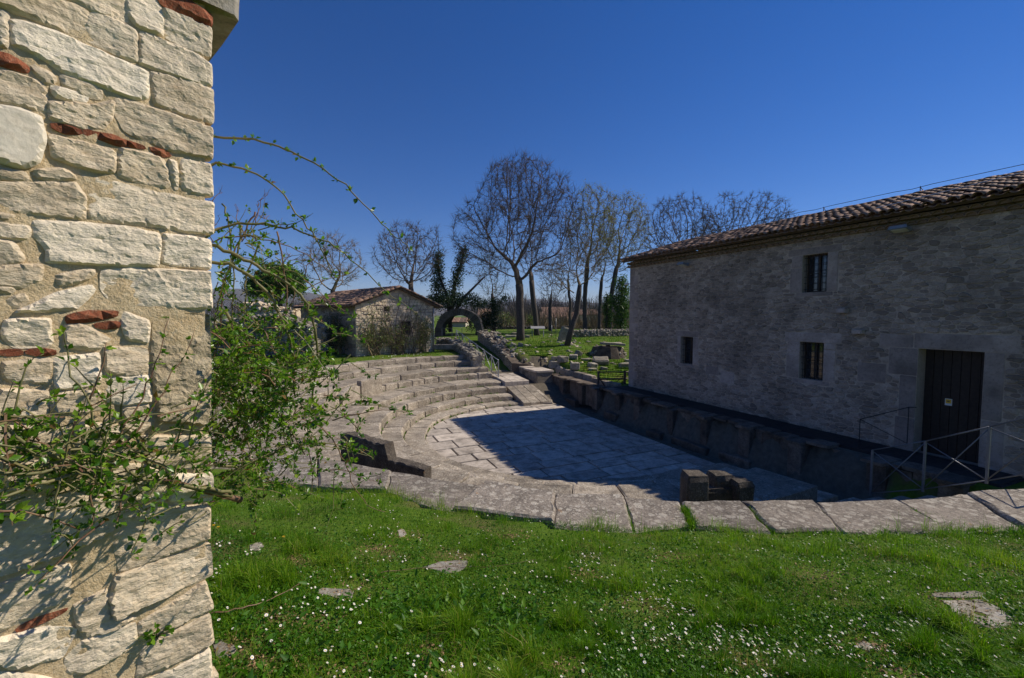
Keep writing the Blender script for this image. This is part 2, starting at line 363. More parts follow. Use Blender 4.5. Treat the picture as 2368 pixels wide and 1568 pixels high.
# ---------------------------------------------------------------- stone pieces
def ring_block(R0, R1, a0, a1, z0, z1, seg=3, bev=0.03, jit=0.010, dz=0.0):
    """a seat block of a curved row; angles in degrees"""
    e = math.degrees(0.03 / R0)
    al = [a0] + list(np.linspace(a0 + e, a1 - e, seg + 1)) + [a1]
    V = []
    for i, a in enumerate(al):
        q = 1.0 if i in (0, len(al) - 1) else 0.0
        b = bev * (random.uniform(.6, 1.4) + q * random.uniform(0.3, 1.8))
        zt = z1 + dz * (i / (len(al) - 1) - 0.5) - q * 0.012
        for (R, z) in ((R0 + q * 0.012, z0), (R0 + q * 0.012, zt - b), (R0 + b, zt), (R1, zt), (R1, z0)):
            p = WR(R, a, z)
            k = fbm(p, 2.2, 3) * 0.016
            V.append(p + rng.uniform(-jit, jit, 3) + np.array([0, 0, k]))
    n = len(al); F = []
    for i in range(n - 1):
        for j in range(5):
            F.append((i * 5 + j, i * 5 + (j + 1) % 5, (i + 1) * 5 + (j + 1) % 5, (i + 1) * 5 + j))
    F += [(4, 3, 2, 1, 0), tuple((n - 1) * 5 + j for j in range(5))]
    return np.array(V), F
def prism(poly, zt, zb, bev=0.0, jit=0.0, tops=None):
    """upright prism over a counter-clockwise polygon, with a chamfered top edge"""
    P = np.asarray(poly, float)[:, :2]; n = len(P); c = P.mean(0)
    zt = np.full(n, zt) if np.ndim(zt) == 0 else np.asarray(zt, float)
    if tops is not None: zt = zt + tops
    D = P - c; L = np.linalg.norm(D, axis=1)[:, None] + 1e-9
    I = P - D / L * bev * 1.4
    rows = [np.c_[P, np.full(n, zb)], np.c_[P, zt - bev], np.c_[I, zt]] if bev else [np.c_[P, np.full(n, zb)], np.c_[P, zt]]
    V = np.vstack(rows)
    if jit: V = V + rng.uniform(-jit, jit, V.shape)
    F = []
    for r in range(len(rows) - 1):
        for i in range(n): F.append((r * n + i, r * n + (i + 1) % n, (r + 1) * n + (i + 1) % n, (r + 1) * n + i))
    F.append(tuple((len(rows) - 1) * n + i for i in range(n)))
    return V, F
def rough_block(c, size, rz=0.0, tilt=(0, 0), jit=0.03, bev=0.04, seed=0):
    """a worn squared block: subdivided box with rounded edges and noise"""
    sx, sy, sz = [v / 2 for v in size]; g = [-1, -0.82, 0, 0.82, 1]
    key = {}; V = []; F = []
    def vid(i, j, k):
        if (i, j, k) not in key:
            p = np.array([g[i] * sx, g[j] * sy, g[k] * sz])
            edge = sum(abs(v) == 1 for v in (g[i], g[j], g[k]))
            if edge >= 2:
                for ax, (v, h) in enumerate(((g[i], sx), (g[j], sy), (g[k], sz))):
                    if abs(v) == 1: p[ax] -= v * min(bev, h * 0.4) * (0.5 if edge == 2 else 0.9)
            q = Vector(p) * 3.1 + Vector((seed * 7.3, seed * 3.1, seed))
            p = p + np.array(mn.noise_vector(q)) * jit
            key[(i, j, k)] = len(V); V.append(p)
        return key[(i, j, k)]
    for a in range(4):
        for b in range(4):
            for k, fl in ((0, 1), (4, 0)):
                f = [vid(a, b, k), vid(a + 1, b, k), vid(a + 1, b + 1, k), vid(a, b + 1, k)]; F.append(tuple(f[::-1] if fl else f))
                f = [vid(k, a, b), vid(k, a + 1, b), vid(k, a + 1, b + 1), vid(k, a, b + 1)]; F.append(tuple(f[::-1] if fl else f))
                f = [vid(a, k, b), vid(a, k, b + 1), vid(a + 1, k, b + 1), vid(a + 1, k, b)]; F.append(tuple(f[::-1] if fl else f))
    V = np.array(V)
    M = np.array(Matrix.Rotation(rz, 3, 'Z') @ Matrix.Rotation(tilt[0], 3, 'X') @ Matrix.Rotation(tilt[1], 3, 'Y'))
    return V @ M.T + np.asarray(c, float), F
ICO = {}
def rock(c, r, flat=0.7, seed=0, amp=0.35, sub=1):
    if sub not in ICO:
        import bmesh
        bm = bmesh.new(); bmesh.ops.create_icosphere(bm, subdivisions=sub, radius=1.0)
        ICO[sub] = (np.array([v.co for v in bm.verts]), [tuple(v.index for v in f.verts) for f in bm.faces]); bm.free()
    V, F = ICO[sub]
    o = Vector((seed * 5.1, seed * 2.7, seed * 9.9))
    k = np.array([1 + amp * 1.15 * mn.fractal(Vector(v) * 1.1 + o, 0.7, 2.0, 3) for v in V])
    V = V * k[:, None]; a = seed * 1.7; R = np.array([[math.cos(a), -math.sin(a), 0], [math.sin(a), math.cos(a), 0], [0, 0, 1]])
    return (V * np.array([1, random.uniform(0.65, 1.0), flat])) @ R.T * r + np.asarray(c, float), F
def blocks_along(R0, R1, a0, a1, z0, z1, lens, parent, mat, skip=(), bev=0.03, var=0.012, gap=0.022, name='stone_block'):
    a = a0; i = 0
    while a < a1 - 0.6:
        L = random.uniform(*lens); da = math.degrees(L / R0)
        b = min(a + da, a1)
        if a1 - b < math.degrees(0.3 / R0): b = a1
        g = math.degrees(gap / R0) * random.uniform(0.4, 1.6)
        if not any(lo <= (a + b) / 2 <= hi for lo, hi in skip):
            rr = random.uniform(-var, var) * 1.5
            V, F = ring_block(R0 + rr, R1, a + g / 2, b - g / 2, z0, z1 + random.uniform(-var, var), bev=bev * random.uniform(0.7, 1.5), dz=random.uniform(-var, var))
            obj(name, mesh_np(name, V, F, mat), parent)
        a = b; i += 1

SEAT = MATS['seat_stone']; SLAB = MATS['slab_stone']
def far_end(R, n=0.65): return -math.degrees(math.asin(n / R))
def near_end(R, n=1.0): return 180 + math.degrees(math.asin(n / R))
rowspec = [  # R front, R back, z bottom, z top, end angle, lens, label
    (5.28, 6.02, -4.9, -4.48, 'n', (0.9, 1.5), 'low curved stone kerb rimming the paved orchestra floor'),
    (6.08, 6.80, -4.9, -4.22, 'n', (0.7, 1.2), 'lowest curved row of grey stone seats above the orchestra kerb'),
    (6.86, 7.58, -4.7, -3.93, 'n', (0.7, 1.2), 'second curved row of grey stone seats above the orchestra'),
    (7.64, 9.02, -4.4, -3.70, 'n', (0.9, 1.5), 'broad curved stone walkway running behind the lower seats'),
    (9.05, 9.56, -4.0, -3.42, 118, (0.6, 1.1), 'low broken stone footing step at the back of the curved walkway'),
    (9.62, 10.84, -3.8, -3.13, 116, (1.0, 2.2), 'lower row of tall stone seats behind the curved walkway'),
    (10.9, 11.79, -3.5, -2.86, 114, (0.8, 1.9), 'middle row of tall weathered stone seats below the lawn'),
    (11.85, 12.75, -3.2, -2.58, 112, (0.8, 1.4), 'topmost row of stone seats along the lawn edge by the small house'),
]
for k, (R0, R1, z0, z1, end, lens, lab) in enumerate(rowspec):
    a0 = far_end(R0, 2.3 if k == 0 else 0.6); a1 = near_end(R0) if end == 'n' else end
    row = thing('stone_seat_row', lab, 'stone seats', WR(R0, 60, z0), 'curved rows of stone seating')
    blocks_along(R0, R1, a0, a1, z0, z1, lens, row, SEAT, bev=0.035, var=0.02 if k > 3 else 0.012, skip=((96, 99),) if k == 5 else ())
# grass tufts and small broken stones are added later
# upright parapet slabs between lower and upper seats
def parapet(phi0, phi1, R, z0, ztop, th, label, steps=8, mat=SEAT):
    al = np.linspace(phi0, phi1, steps); V = []; F = []
    for i, a in enumerate(al):
        zt = np.interp(a, [p[0] for p in ztop], [p[1] for p in ztop]) + random.uniform(-0.02, 0.02)
        for (r, z) in ((R - th / 2, z0), (R - th / 2, zt - 0.02), (R - th / 2 + 0.02, zt), (R + th / 2 - 0.02, zt), (R + th / 2, zt - 0.03), (R + th / 2, z0)):
            V.append(WR(r, a, z) + rng.uniform(-0.008, 0.008, 3))
    n = len(al)
    for i in range(n - 1):
        for j in range(6): F.append((i * 6 + j, i * 6 + (j + 1) % 6, (i + 1) * 6 + (j + 1) % 6, (i + 1) * 6 + j))
    F += [(5, 4, 3, 2, 1, 0), tuple((n - 1) * 6 + j for j in range(6))]
    o = obj('parapet_slab', mesh_np('parapet_slab', np.array(V), F, mat))
    return tag(o, label, 'parapet slab', 'upright parapet slabs behind the walkway')
parapet(116.8, 132.6, 9.12, -4.0, [(116.8, -2.72), (118.5, -2.66), (126.4, -2.70), (126.6, -2.98), (130, -3.04), (130.5, -3.0), (132.6, -3.06)], 0.26, 'upright parapet slab tinted dark for shade, with a broken stepped end above the foreground slabs', 26, MATS['shade_tinted_stone'])
parapet(42.0, 51.6, 9.05, -3.9, [(42, -2.97), (51.6, -2.93)], 0.24, 'tall upright parapet slab with a split edge on the walkway, pale face to the orchestra')
parapet(52.2, 61.5, 9.05, -3.9, [(52.2, -3.14), (56, -3.05), (61.5, -3.25)], 0.24, 'lower leaning parapet slab half hidden by the rose bush leaves')
parapet(66.0, 78.0, 9.05, -3.9, [(66, -3.25), (72, -3.15), (78, -3.4)], 0.24, 'broken parapet slab seen through the rose bush twigs')

# big slabs along the lawn in front of the camera
dzs = [0, 0.03, -0.02, 0.04, 0.0, -0.03, 0.015, 0.03, 0.0, -0.03, 0.02, 0]; oxt = [0, .05, .14, .02, .12, .0, .10, .02, .12, .03, .08, 0]
slabrow = thing('stone_slab_row', 'row of broad lichen-spotted stone slabs edging the daisy lawn in the foreground', 'stone slabs', atz(1450, 1180, ZS))
SLABQ = []
for i in range(len(inner) - 1):
    g = 0.012
    a, b, c, d = atz(*inner[i], ZS)[:2], atz(*inner[i + 1], ZS)[:2], atz(*outer[i + 1], ZS)[:2], atz(*outer[i], ZS)[:2]
    ux = (b - a) / np.linalg.norm(b - a)
    gl = 0.004; gr = {5: 0.05, 6: 0.03, 7: 0.02, 8: 0.0}.get(i, 0.004)
    a, d = a + ux * gl, d + ux * gl; b, c = b - ux * gr * 0.7, c - ux * gr * (1.6 if i in (6, 7) else 1)
    poly = []
    for p, q in ((d, c), (c, b), (b, a), (a, d)):
        for t in (0.0, 0.33, 0.66):
            w = p + (q - p) * t; nrm = np.array([-(q - p)[1], (q - p)[0]]); nrm = nrm / (np.linalg.norm(nrm) + 1e-9)
            poly.append(w + nrm * random.uniform(-0.025, 0.015) * (1 if t else 0.4))
    ov = (d - a) / np.linalg.norm(d - a); d, c = d + ov * (oxt[i] + random.uniform(-.03, .03)), c + ov * (oxt[i] + random.uniform(-.05, .05))
    poly = []
    for p, q in ((d, c), (c, b), (b, a), (a, d)):
        for t in (0.0, 0.2, 0.4, 0.6, 0.8):
            w = p + (q - p) * t; nrm = np.array([-(q - p)[1], (q - p)[0]]); nrm = nrm / (np.linalg.norm(nrm) + 1e-9)
            poly.append(w + nrm * random.uniform(-0.03, 0.02) * (1 if t else 0.5))
    SLABQ.append(np.array([d, c, b, a]))
    pa = np.array(poly); tl = np.array([random.gauss(0, .018), random.gauss(0, .018)])
    V, F = prism(poly, ZS + dzs[i] + (pa - pa.mean(0)) @ tl, ZS - 0.45, bev=0.03, jit=0.006)
    # dense top so that the worn surface undulates
    obj('stone_slab', mesh_np('stone_slab', V, F, SLAB), slabrow)

# broken seat end standing behind the slabs
st = thing('broken_seat_end', 'broken stone seat end tinted dark for shade, with two upright stubs behind the foreground slabs', 'stone block', aty(1650, 1155, 7.7))
for (u0, u1, vt, D, w) in ((1578, 1632, 1092, 7.62, 0.34), (1640, 1690, 1094, 7.95, 0.34), (1690, 1732, 1108, 7.75, 0.36)):
    p0, p1 = aty(u0, vt, D), aty(u1, vt, D); zt = p0[2]
    cen = (p0 + p1) / 2
    V, F = rough_block((cen[0], cen[1], (zt - 4.0) / 2), (p1[0] - p0[0], w, zt + 4.0), rz=0.12, jit=0.035, bev=0.05, seed=u0)
    obj('upright_stub', mesh_np('upright_stub', V, F, MATS['shade_tinted_stone']), st)
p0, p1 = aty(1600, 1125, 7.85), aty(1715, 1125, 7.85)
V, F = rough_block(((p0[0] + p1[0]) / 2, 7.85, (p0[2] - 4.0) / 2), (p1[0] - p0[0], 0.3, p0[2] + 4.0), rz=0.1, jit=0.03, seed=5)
obj('seat_base', mesh_np('seat_base', V, F, MATS['shade_tinted_stone']), st)

# ---------------------------------------------------------------- orchestra paving
def clip_poly(poly, edges):
    for (p, nrm) in edges:      # keep the side where (x-p).nrm <= 0
        out = []
        for i in range(len(poly)):
            a, b = poly[i], poly[(i + 1) % len(poly)]
            da, db = np.dot(a - p, nrm), np.dot(b - p, nrm)
            if da <= 0: out.append(a)
            if da * db < 0: out.append(a + (b - a) * da / (da - db))
        poly = out
        if len(poly) < 3: return []
    return poly
edges = []
for k in range(33):
    a = math.radians(k * 180 / 32)
    nr_ = np.array([math.cos(a), -math.sin(a)]); edges.append((nr_ * 5.24, nr_))
edges.append((np.array([0, 2.5]), np.array([0, 1.0])))
orch = obj('orchestra_floor', mesh_np('orchestra_floor', np.array([W(*q, -4.66) for q in ((-5.25, -5.3), (5.25, -5.3), (5.25, 2.55), (-5.25, 2.55))]), [(0, 1, 2, 3)][::-1], MATS['joint_soil']), kind='structure')
sv = -5.3
while sv < 5.25:
    ws = random.uniform(0.55, 0.95); nv = -5.4 - random.uniform(0, 0.9)
    while nv < 2.5:
        wl = random.uniform(0.7, 1.7); g = random.uniform(0.018, 0.034)
        q = [np.array(v) for v in ((sv + g, nv + g), (sv + g, nv + wl - g), (sv + ws - g, nv + wl - g), (sv + ws - g, nv + g))]
        q = clip_poly(q, edges)
        if len(q) >= 3:
            P = np.array([W(p[0], p[1], 0)[:2] for p in q])
            ar = 0.5 * np.sum(P[:, 0] * np.roll(P[:, 1], -1) - np.roll(P[:, 0], -1) * P[:, 1])
            if ar < 0: P = P[::-1]
            if abs(ar) > 0.003:
                V, F = prism(P, -4.6 + random.uniform(-0.008, 0.008), -4.72, bev=0.006)
                obj('paving_slab', mesh_np('paving_slab', V, F, MATS['paving_stone']), orch)
        nv += wl
    sv += ws

def quad_slab(pts, th, name, mat, parent, bev=0.015, jit=0.004):
    """slab on four points (s, n, z), free slope"""
    P = np.array([W(*p) for p in pts]); c = P.mean(0)
    I = P - (P - c) / np.linalg.norm(P - c, axis=1)[:, None] * bev * 1.4
    Pt = P.copy(); Pt[:, 2] -= bev; Pb = P.copy(); Pb[:, 2] -= th
    V = np.vstack([Pb, Pt, I]); n = 4; F = []
    for r in range(2):
        for i in range(n): F.append((r * n + i, r * n + (i + 1) % n, (r + 1) * n + (i + 1) % n, (r + 1) * n + i))
    F += [(8, 9, 10, 11), (3, 2, 1, 0)]
    V = V + rng.uniform(-jit, jit, V.shape)
    a = P[1] - P[0]; b = P[2] - P[0]
    if np.cross(a, b)[2] < 0: F = [f[::-1] for f in F]
    return obj(name, mesh_np(name, V, F, mat), parent)
def paved(name, label, s0, s1, n0, n1, zf, mat, ls, ln):
    t = thing(name, label, 'paving', W((s0 + s1) / 2, (n0 + n1) / 2, zf((s0 + s1) / 2)))
    n = n0
    while n < n1 - 0.1:
        wn_ = min(random.uniform(*ln), n1 - n); s = s0
        if n1 - n - wn_ < 0.2: wn_ = n1 - n
        while s < s1 - 0.1:
            w = min(random.uniform(*ls), s1 - s)
            if s1 - s - w < 0.25: w = s1 - s
            g = 0.008; dz = random.uniform(-0.01, 0.01)
            quad_slab([(s + g, n + g, zf(s) + dz), (s + w - g, n + g, zf(s + w) + dz), (s + w - g, n + wn_ - g, zf(s + w) + dz), (s + g, n + wn_ - g, zf(s) + dz)], 0.3, 'paving_slab', mat, t)
            s += w
        n += wn_
    return t
paved('paved_ramp', 'sunlit paved ramp of pale slabs rising behind the lower seats to the far railing', 7.25, 9.9, 0.68, 2.15, lambda s: np.interp(s, [7.2, 9.9], [-3.70, -3.52]), MATS['paving_stone'], (0.8, 1.6), (0.4, 0.8))
paved('paved_ramp', 'lower sloping paved ramp between the seat ends and the dark stage channel', 4.95, 7.2, 0.72, 2.35, lambda s: np.interp(s, [4.9, 7.2], [-4.46, -3.92]), MATS['seat_stone'], (0.7, 1.3), (0.4, 0.6))
paved('paved_ramp', 'shaded paved passage floor between the broken seat end and the stage wall', -8.6, -5.3, 1.0, 2.6, lambda s: np.interp(s, [-8.6, -5.3], [-4.30, -4.52]), MATS['seat_stone'], (0.8, 1.6), (0.5, 1.0))
far_row = None

# ---------------------------------------------------------------- stage front wall
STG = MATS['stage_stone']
stage = thing('stage_front_wall', 'low stage front of stone tinted dark for shade, with niches, pilasters and lichen-covered cap slabs', 'stage wall', W(-1, 3.9, -4.6))
def sbox(s0, s1, n0, n1, z0, z1, jit=0.012): return box(W((s0 + s1) / 2, (n0 + n1) / 2, (z0 + z1) / 2), (s1 - s0, n1 - n0, z1 - z0), AX, jit)
def sblock(s0, s1, n0, n1, z0, z1, jit=0.02, bev=0.025, seed=0):
    return rough_block(W((s0 + s1) / 2, (n0 + n1) / 2, (z0 + z1) / 2), (s1 - s0, n1 - n0, z1 - z0), rz=math.atan2(ES[1], ES[0]), jit=jit, bev=bev, seed=seed)
s = -10.4; k = 0
while s < 7.6:
    wp = random.uniform(0.28, 0.42); wn2 = random.uniform(0.9, 1.6); top = -3.60 + random.uniform(-0.05, 0.03)
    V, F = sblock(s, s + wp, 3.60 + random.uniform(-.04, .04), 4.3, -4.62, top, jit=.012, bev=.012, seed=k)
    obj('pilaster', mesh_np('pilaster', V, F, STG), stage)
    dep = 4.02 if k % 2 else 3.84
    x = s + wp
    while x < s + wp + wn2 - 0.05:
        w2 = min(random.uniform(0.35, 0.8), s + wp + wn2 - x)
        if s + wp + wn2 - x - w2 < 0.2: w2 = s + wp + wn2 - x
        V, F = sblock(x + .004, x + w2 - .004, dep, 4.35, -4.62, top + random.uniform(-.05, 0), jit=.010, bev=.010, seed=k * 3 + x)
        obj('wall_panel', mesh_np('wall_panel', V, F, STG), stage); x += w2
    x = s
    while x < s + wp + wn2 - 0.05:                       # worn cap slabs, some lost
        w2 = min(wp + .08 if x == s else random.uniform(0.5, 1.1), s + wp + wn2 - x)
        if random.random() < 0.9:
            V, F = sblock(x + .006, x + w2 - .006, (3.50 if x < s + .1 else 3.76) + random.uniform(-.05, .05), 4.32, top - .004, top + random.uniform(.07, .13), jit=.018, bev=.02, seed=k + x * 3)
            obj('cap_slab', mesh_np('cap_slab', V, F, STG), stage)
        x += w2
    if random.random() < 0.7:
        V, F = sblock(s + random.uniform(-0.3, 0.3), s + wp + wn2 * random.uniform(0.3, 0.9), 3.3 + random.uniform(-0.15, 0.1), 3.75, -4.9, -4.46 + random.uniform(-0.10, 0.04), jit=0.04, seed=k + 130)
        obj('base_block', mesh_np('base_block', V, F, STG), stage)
    s += wp + wn2; k += 1
sf = obj('stage_floor', mesh_np('stage_floor', *box(W(-4.0, 4.9, -3.6), (13.5, 1.3, 0.08), AX), MATS['stage_board']), kind='structure')
sv = -10.7
while sv < 2.6:
    V, F = sbox(sv, sv + 0.19, 4.28, 5.36, -3.56, -3.53 + random.uniform(-0.004, 0.004), 0.002)
    obj('plank', mesh_np('plank', V, F, MATS['stage_board']), sf); sv += 0.2
# low walls that carry on the stage line beyond the far end
lw = thing('low_wall', 'low stone wall with flat sunlit coping continuing the stage line towards the far stair', 'low wall', W(9.2, 3.2, -3.6))
for (a, b, n0, n1, z) in ((7.55, 9.2, 2.75, 3.9, -3.22), (9.22, 10.6, 2.65, 3.45, -3.18)):
    V, F = sblock(a, b, n0, n1, -4.6, z - 0.12, seed=a); obj('wall_block', mesh_np('wall_block', V, F, SEAT), lw)
    V, F = sblock(a - 0.03, b + 0.02, n0 - 0.03, n1 + 0.03, z - 0.12, z, seed=b); obj('coping_slab', mesh_np('coping_slab', V, F, MATS['paving_stone']), lw)
lw = thing('low_wall', 'thin low stone wall running from the tumbled blocks to the wooden fence', 'low wall', W(6.0, 4.9, -3.6))
a = 2.75
while a < 9.8:
    L = random.uniform(0.8, 1.5)
    V, F = sblock(a, a + L - 0.02, 4.75, 5.1, -4.2, np.interp(a, [2.7, 9.8], [-3.42, -3.1]) + random.uniform(-0.03, 0.03), seed=a)
    obj('stone_block', mesh_np('stone_block', V, F, SEAT), lw); a += L
# ---------------------------------------------------------------- masonry facing for the houses
def wall_stones(w, h, ch, cw, holes, seed, proud=0.012):
    """rubble courses on a w x h face; returns list of (x0, x1, z0, z1)"""
    r = random.Random(seed); out = []; z = 0.0
    while z < h - 0.03:
        c = min(r.uniform(*ch), h - z)
        if h - z - c < ch[0] * 0.6: c = h - z
        x = -r.uniform(0, cw[0])
        while x < w:
            L = r.uniform(*cw) * (0.7 + 0.6 * c / ch[1])
            x0, x1 = max(x, 0.0), min(x + L, w)
            wv = 0.03 * math.sin(x * 0.9 + z * 5.0) + 0.02 * math.sin(x * 2.3 + z * 9.0); wv *= min(1, z * 3, (h - z - c) * 3) if h - z - c > 0.02 else 0
            dz0, dz1 = wv + r.uniform(-0.02, 0.02) * (c > 0.07), wv + r.uniform(-0.02, 0.02) * (c > 0.07)
            segs = [(x0, x1)]
            for (hx0, hx1, hz0, hz1) in holes:
                if z + c > hz0 + 0.02 and z < hz1 - 0.02:
                    ns = []
                    for a, b in segs:
                        if b <= hx0 or a >= hx1: ns.append((a, b)); continue
                        if a < hx0: ns.append((a, hx0))
                        if b > hx1: ns.append((hx1, b))
                    segs = ns
            for a, b in segs:
                if b - a > 0.05: out.append((a, b, z + dz0, z + c + dz1))
            x += L
        z += c
    return out
def stone_mesh(a, b, z0, z1, O, U, Nn, r, proud, g=0.012):
    """irregular faced stone on a wall plane: origin O, along U, outward Nn"""
    g1 = r.uniform(0.5, 1.5) * g
    w, h = b - a, z1 - z0; cc = min(0.35 * min(w, h), 0.05)
    P = [(a + g1 + r.uniform(0.3, 1) * cc * .5, z0 + g1), (b - g1 - r.uniform(0.3, 1) * cc * .5, z0 + g1 * r.uniform(.6, 1.6)), (b - g1, z0 + g1 + r.uniform(.2, 1) * cc), (b - g1 * r.uniform(.6, 1.6), z1 - g1 - r.uniform(.2, 1) * cc),
         (b - g1 - r.uniform(.3, 1) * cc * .6, z1 - g1), (a + g1 + r.uniform(.3, 1) * cc * .6, z1 - g1 * r.uniform(.6, 1.6)), (a + g1, z1 - g1 - r.uniform(.2, 1) * cc), (a + g1 * r.uniform(.6, 1.6), z0 + g1 + r.uniform(.2, 1) * cc)]
    P = np.array(P); c = P.mean(0); I = c + (P - c) * 0.82
    pr = proud * r.uniform(0.3, 1.5)
    up = np.array([0, 0, 1.0])
    to = lambda Q, d: O + Q[:, :1] * U + Q[:, 1:] * up + d * Nn
    V = np.vstack([to(P, -0.02), to(P, pr * 0.5), to(I, pr + np.array([[r.uniform(-.3, .3) * proud] for _ in range(8)]))])
    F = []
    for k in range(2):
        for i in range(8): F.append((k * 8 + i, k * 8 + (i + 1) % 8, (k + 1) * 8 + (i + 1) % 8, (k + 1) * 8 + i))
    F.append(tuple(range(16, 24)))
    return V, F
def face_wall(parent, O, U, Nn, w, h, ch, cw, holes, seed, mat, proud=0.012, keep=300, name='stone', minvis=None):
    r = random.Random(seed + 1)
    L = wall_stones(w, h, ch, cw, holes, seed)
    def size(q):
        p = O + U * (q[0] + q[1]) / 2
        return (q[1] - q[0]) * (q[3] - q[2]) / (p @ p)
    L.sort(key=size, reverse=True)
    mb = MB()
    for i, q in enumerate(L):
        V, F = stone_mesh(*q, O, U, Nn, r, proud)
        if np.cross(U, [0, 0, 1]) @ Nn < 0: F = [f[::-1] for f in F]
        if i < keep: obj(name, mesh_np(name, V, F, mat, tint=np.full(len(V), 0.0)), parent)
        else: mb.add(V, F, r.random())
    if mb.n: obj('small_stones', mb.mesh('small_stones', [mat]), parent, 'stuff')

def rubble_cells(w, h, dx, dz, holes, seed):
    """irregular rubble: cells round jittered sites, flattened"""
    r = random.Random(seed); asp = dx / dz; sites = []; z = -dz; row = 0
    while z < h + dz:
        x = -dx + (dx / 2 if row % 2 else 0)
        while x < w + dx:
            if r.random() > 0.16: sites.append(((x + r.uniform(-.42, .42) * dx) / asp, z + r.uniform(-.30, .30) * dz))
            x += dx
        z += dz; row += 1
    G = {}; c = 2.0 * dz
    for i, p in enumerate(sites): G.setdefault((int(p[0] // c), int(p[1] // c)), []).append(i)
    out = []
    for i, p in enumerate(sites):
        X, Z = p[0] * asp, p[1]
        if not (0 < X < w and 0 < Z < h) or any(a < X < b and c0 < Z < d for a, b, c0, d in holes): continue
        gi, gj = int(p[0] // c), int(p[1] // c); P = np.array(p)
        nb = [j for a in (-1, 0, 1) for b in (-1, 0, 1) for j in G.get((gi + a, gj + b), []) if j != i]
        nb.sort(key=lambda j: (sites[j][0] - p[0]) ** 2 + (sites[j][1] - p[1]) ** 2)
        poly = [P + q for q in (np.array((-c, -c)), np.array((c, -c)), np.array((c, c)), np.array((-c, c)))]
        cuts = [((P + np.array(sites[j])) / 2, np.array(sites[j]) - P) for j in nb[:14]]
        cuts += [(np.array((0, 0)), np.array((-1, 0))), (np.array((w / asp, 0)), np.array((1, 0))), (np.array((0, 0)), np.array((0, -1))), (np.array((0, h)), np.array((0, 1)))]
        for a, b, c0, d in holes:
            if a - 2 * dx < X < b + 2 * dx and c0 - 2 * dz < Z < d + 2 * dz:
                e = max(((a - X) / asp, 0), ((X - b) / asp, 1), (c0 - Z, 2), (Z - d, 3))[1]
                cuts.append([(np.array((a / asp, 0)), np.array((1, 0))), (np.array((b / asp, 0)), np.array((-1, 0))), (np.array((0, c0)), np.array((0, 1))), (np.array((0, d)), np.array((0, -1)))][e])
        poly = clip_poly(poly, cuts)
        if len(poly) < 3: continue
        Q = np.array(poly) * [asp, 1]; A = 0.5 * np.sum(Q[:, 0] * np.roll(Q[:, 1], -1) - np.roll(Q[:, 0], -1) * Q[:, 1])
        if A < 0: Q = Q[::-1]
        if abs(A) > 0.003: out.append((abs(A), Q))
    return out
def rubble_mesh(Q, O, U, Nn, r, proud, g):
    c = Q.mean(0); n = len(Q); C = []
    for i in range(n):                                   # cut corners
        a, b = Q[i], Q[(i + 1) % n]; C += [a + (b - a) * r.uniform(.12, .3), a + (b - a) * r.uniform(.7, .88)]
    C = np.array(C); D = C - c; L = np.linalg.norm(D, axis=1)[:, None]; C = C - D / L * np.minimum(g * r.uniform(.5, 1.5), L * .3)
    I = c + (C - c) * r.uniform(.74, .86); m = len(C); pr = proud * r.uniform(.1, 1.5); up = np.array([0, 0, 1.0]); tl = np.array([r.gauss(0, .05), r.gauss(0, .05)])
    to = lambda T, d: O + T[:, :1] * U + T[:, 1:] * up + np.asarray(d).reshape(-1, 1) * Nn
    V = np.vstack([to(C, np.full(m, -.02)), to(C, pr * .4 + (C - c) @ tl * .5), to(I, pr + (I - c) @ tl)])
    F = [(k * m + i, k * m + (i + 1) % m, (k + 1) * m + (i + 1) % m, (k + 1) * m + i) for k in range(2) for i in range(m)] + [tuple(range(2 * m, 3 * m))]
    if np.cross(U, [0, 0, 1]) @ Nn < 0: F = [f[::-1] for f in F]
    return V, F
def face_rubble(parent, O, U, Nn, w, h, dx, dz, holes, seed, mat, proud, keep, g=0.010):
    r = random.Random(seed + 1); L = rubble_cells(w, h, dx, dz, holes, seed)
    def size(q): p = O + U * q[1][:, 0].mean(); return q[0] / (p @ p)
    L.sort(key=size, reverse=True); mb = MB()
    for i, (A, Q) in enumerate(L):
        V, F = rubble_mesh(Q, O, U, Nn, r, proud, g)
        if i < keep: obj('stone', mesh_np('stone', V, F, mat), parent)
        else: mb.add(V, F, r.random())
    obj('small_stones', mb.mesh('small_stones', [mat]), parent, 'stuff')
def tile_mesh(L=0.45, w0=0.105, w1=0.085, k=6, th=0.014, up=True):
    """curved roof tile along +x (down the slope); hollow side down when up"""
    V = []; F = []
    for x, w in ((0, w1), (L, w0)):
        for rr in (w, w - th):
            for j in range(k + 1):
                a = math.pi * j / k; z = rr * math.sin(a) * 0.8
                V.append((x, -rr * math.cos(a), z if up else -z))
    n = k + 1
    for j in range(k):
        F.append((j, j + 1, 2 * n + j + 1, 2 * n + j)); F.append((n + j + 1, n + j, 3 * n + j, 3 * n + j + 1))
        F.append((2 * n + j, 2 * n + j + 1, 3 * n + j + 1, 3 * n + j)); F.append((j + 1, j, n + j, n + j + 1))
    if not up: F = [f[::-1] for f in F]
    return np.array(V), F
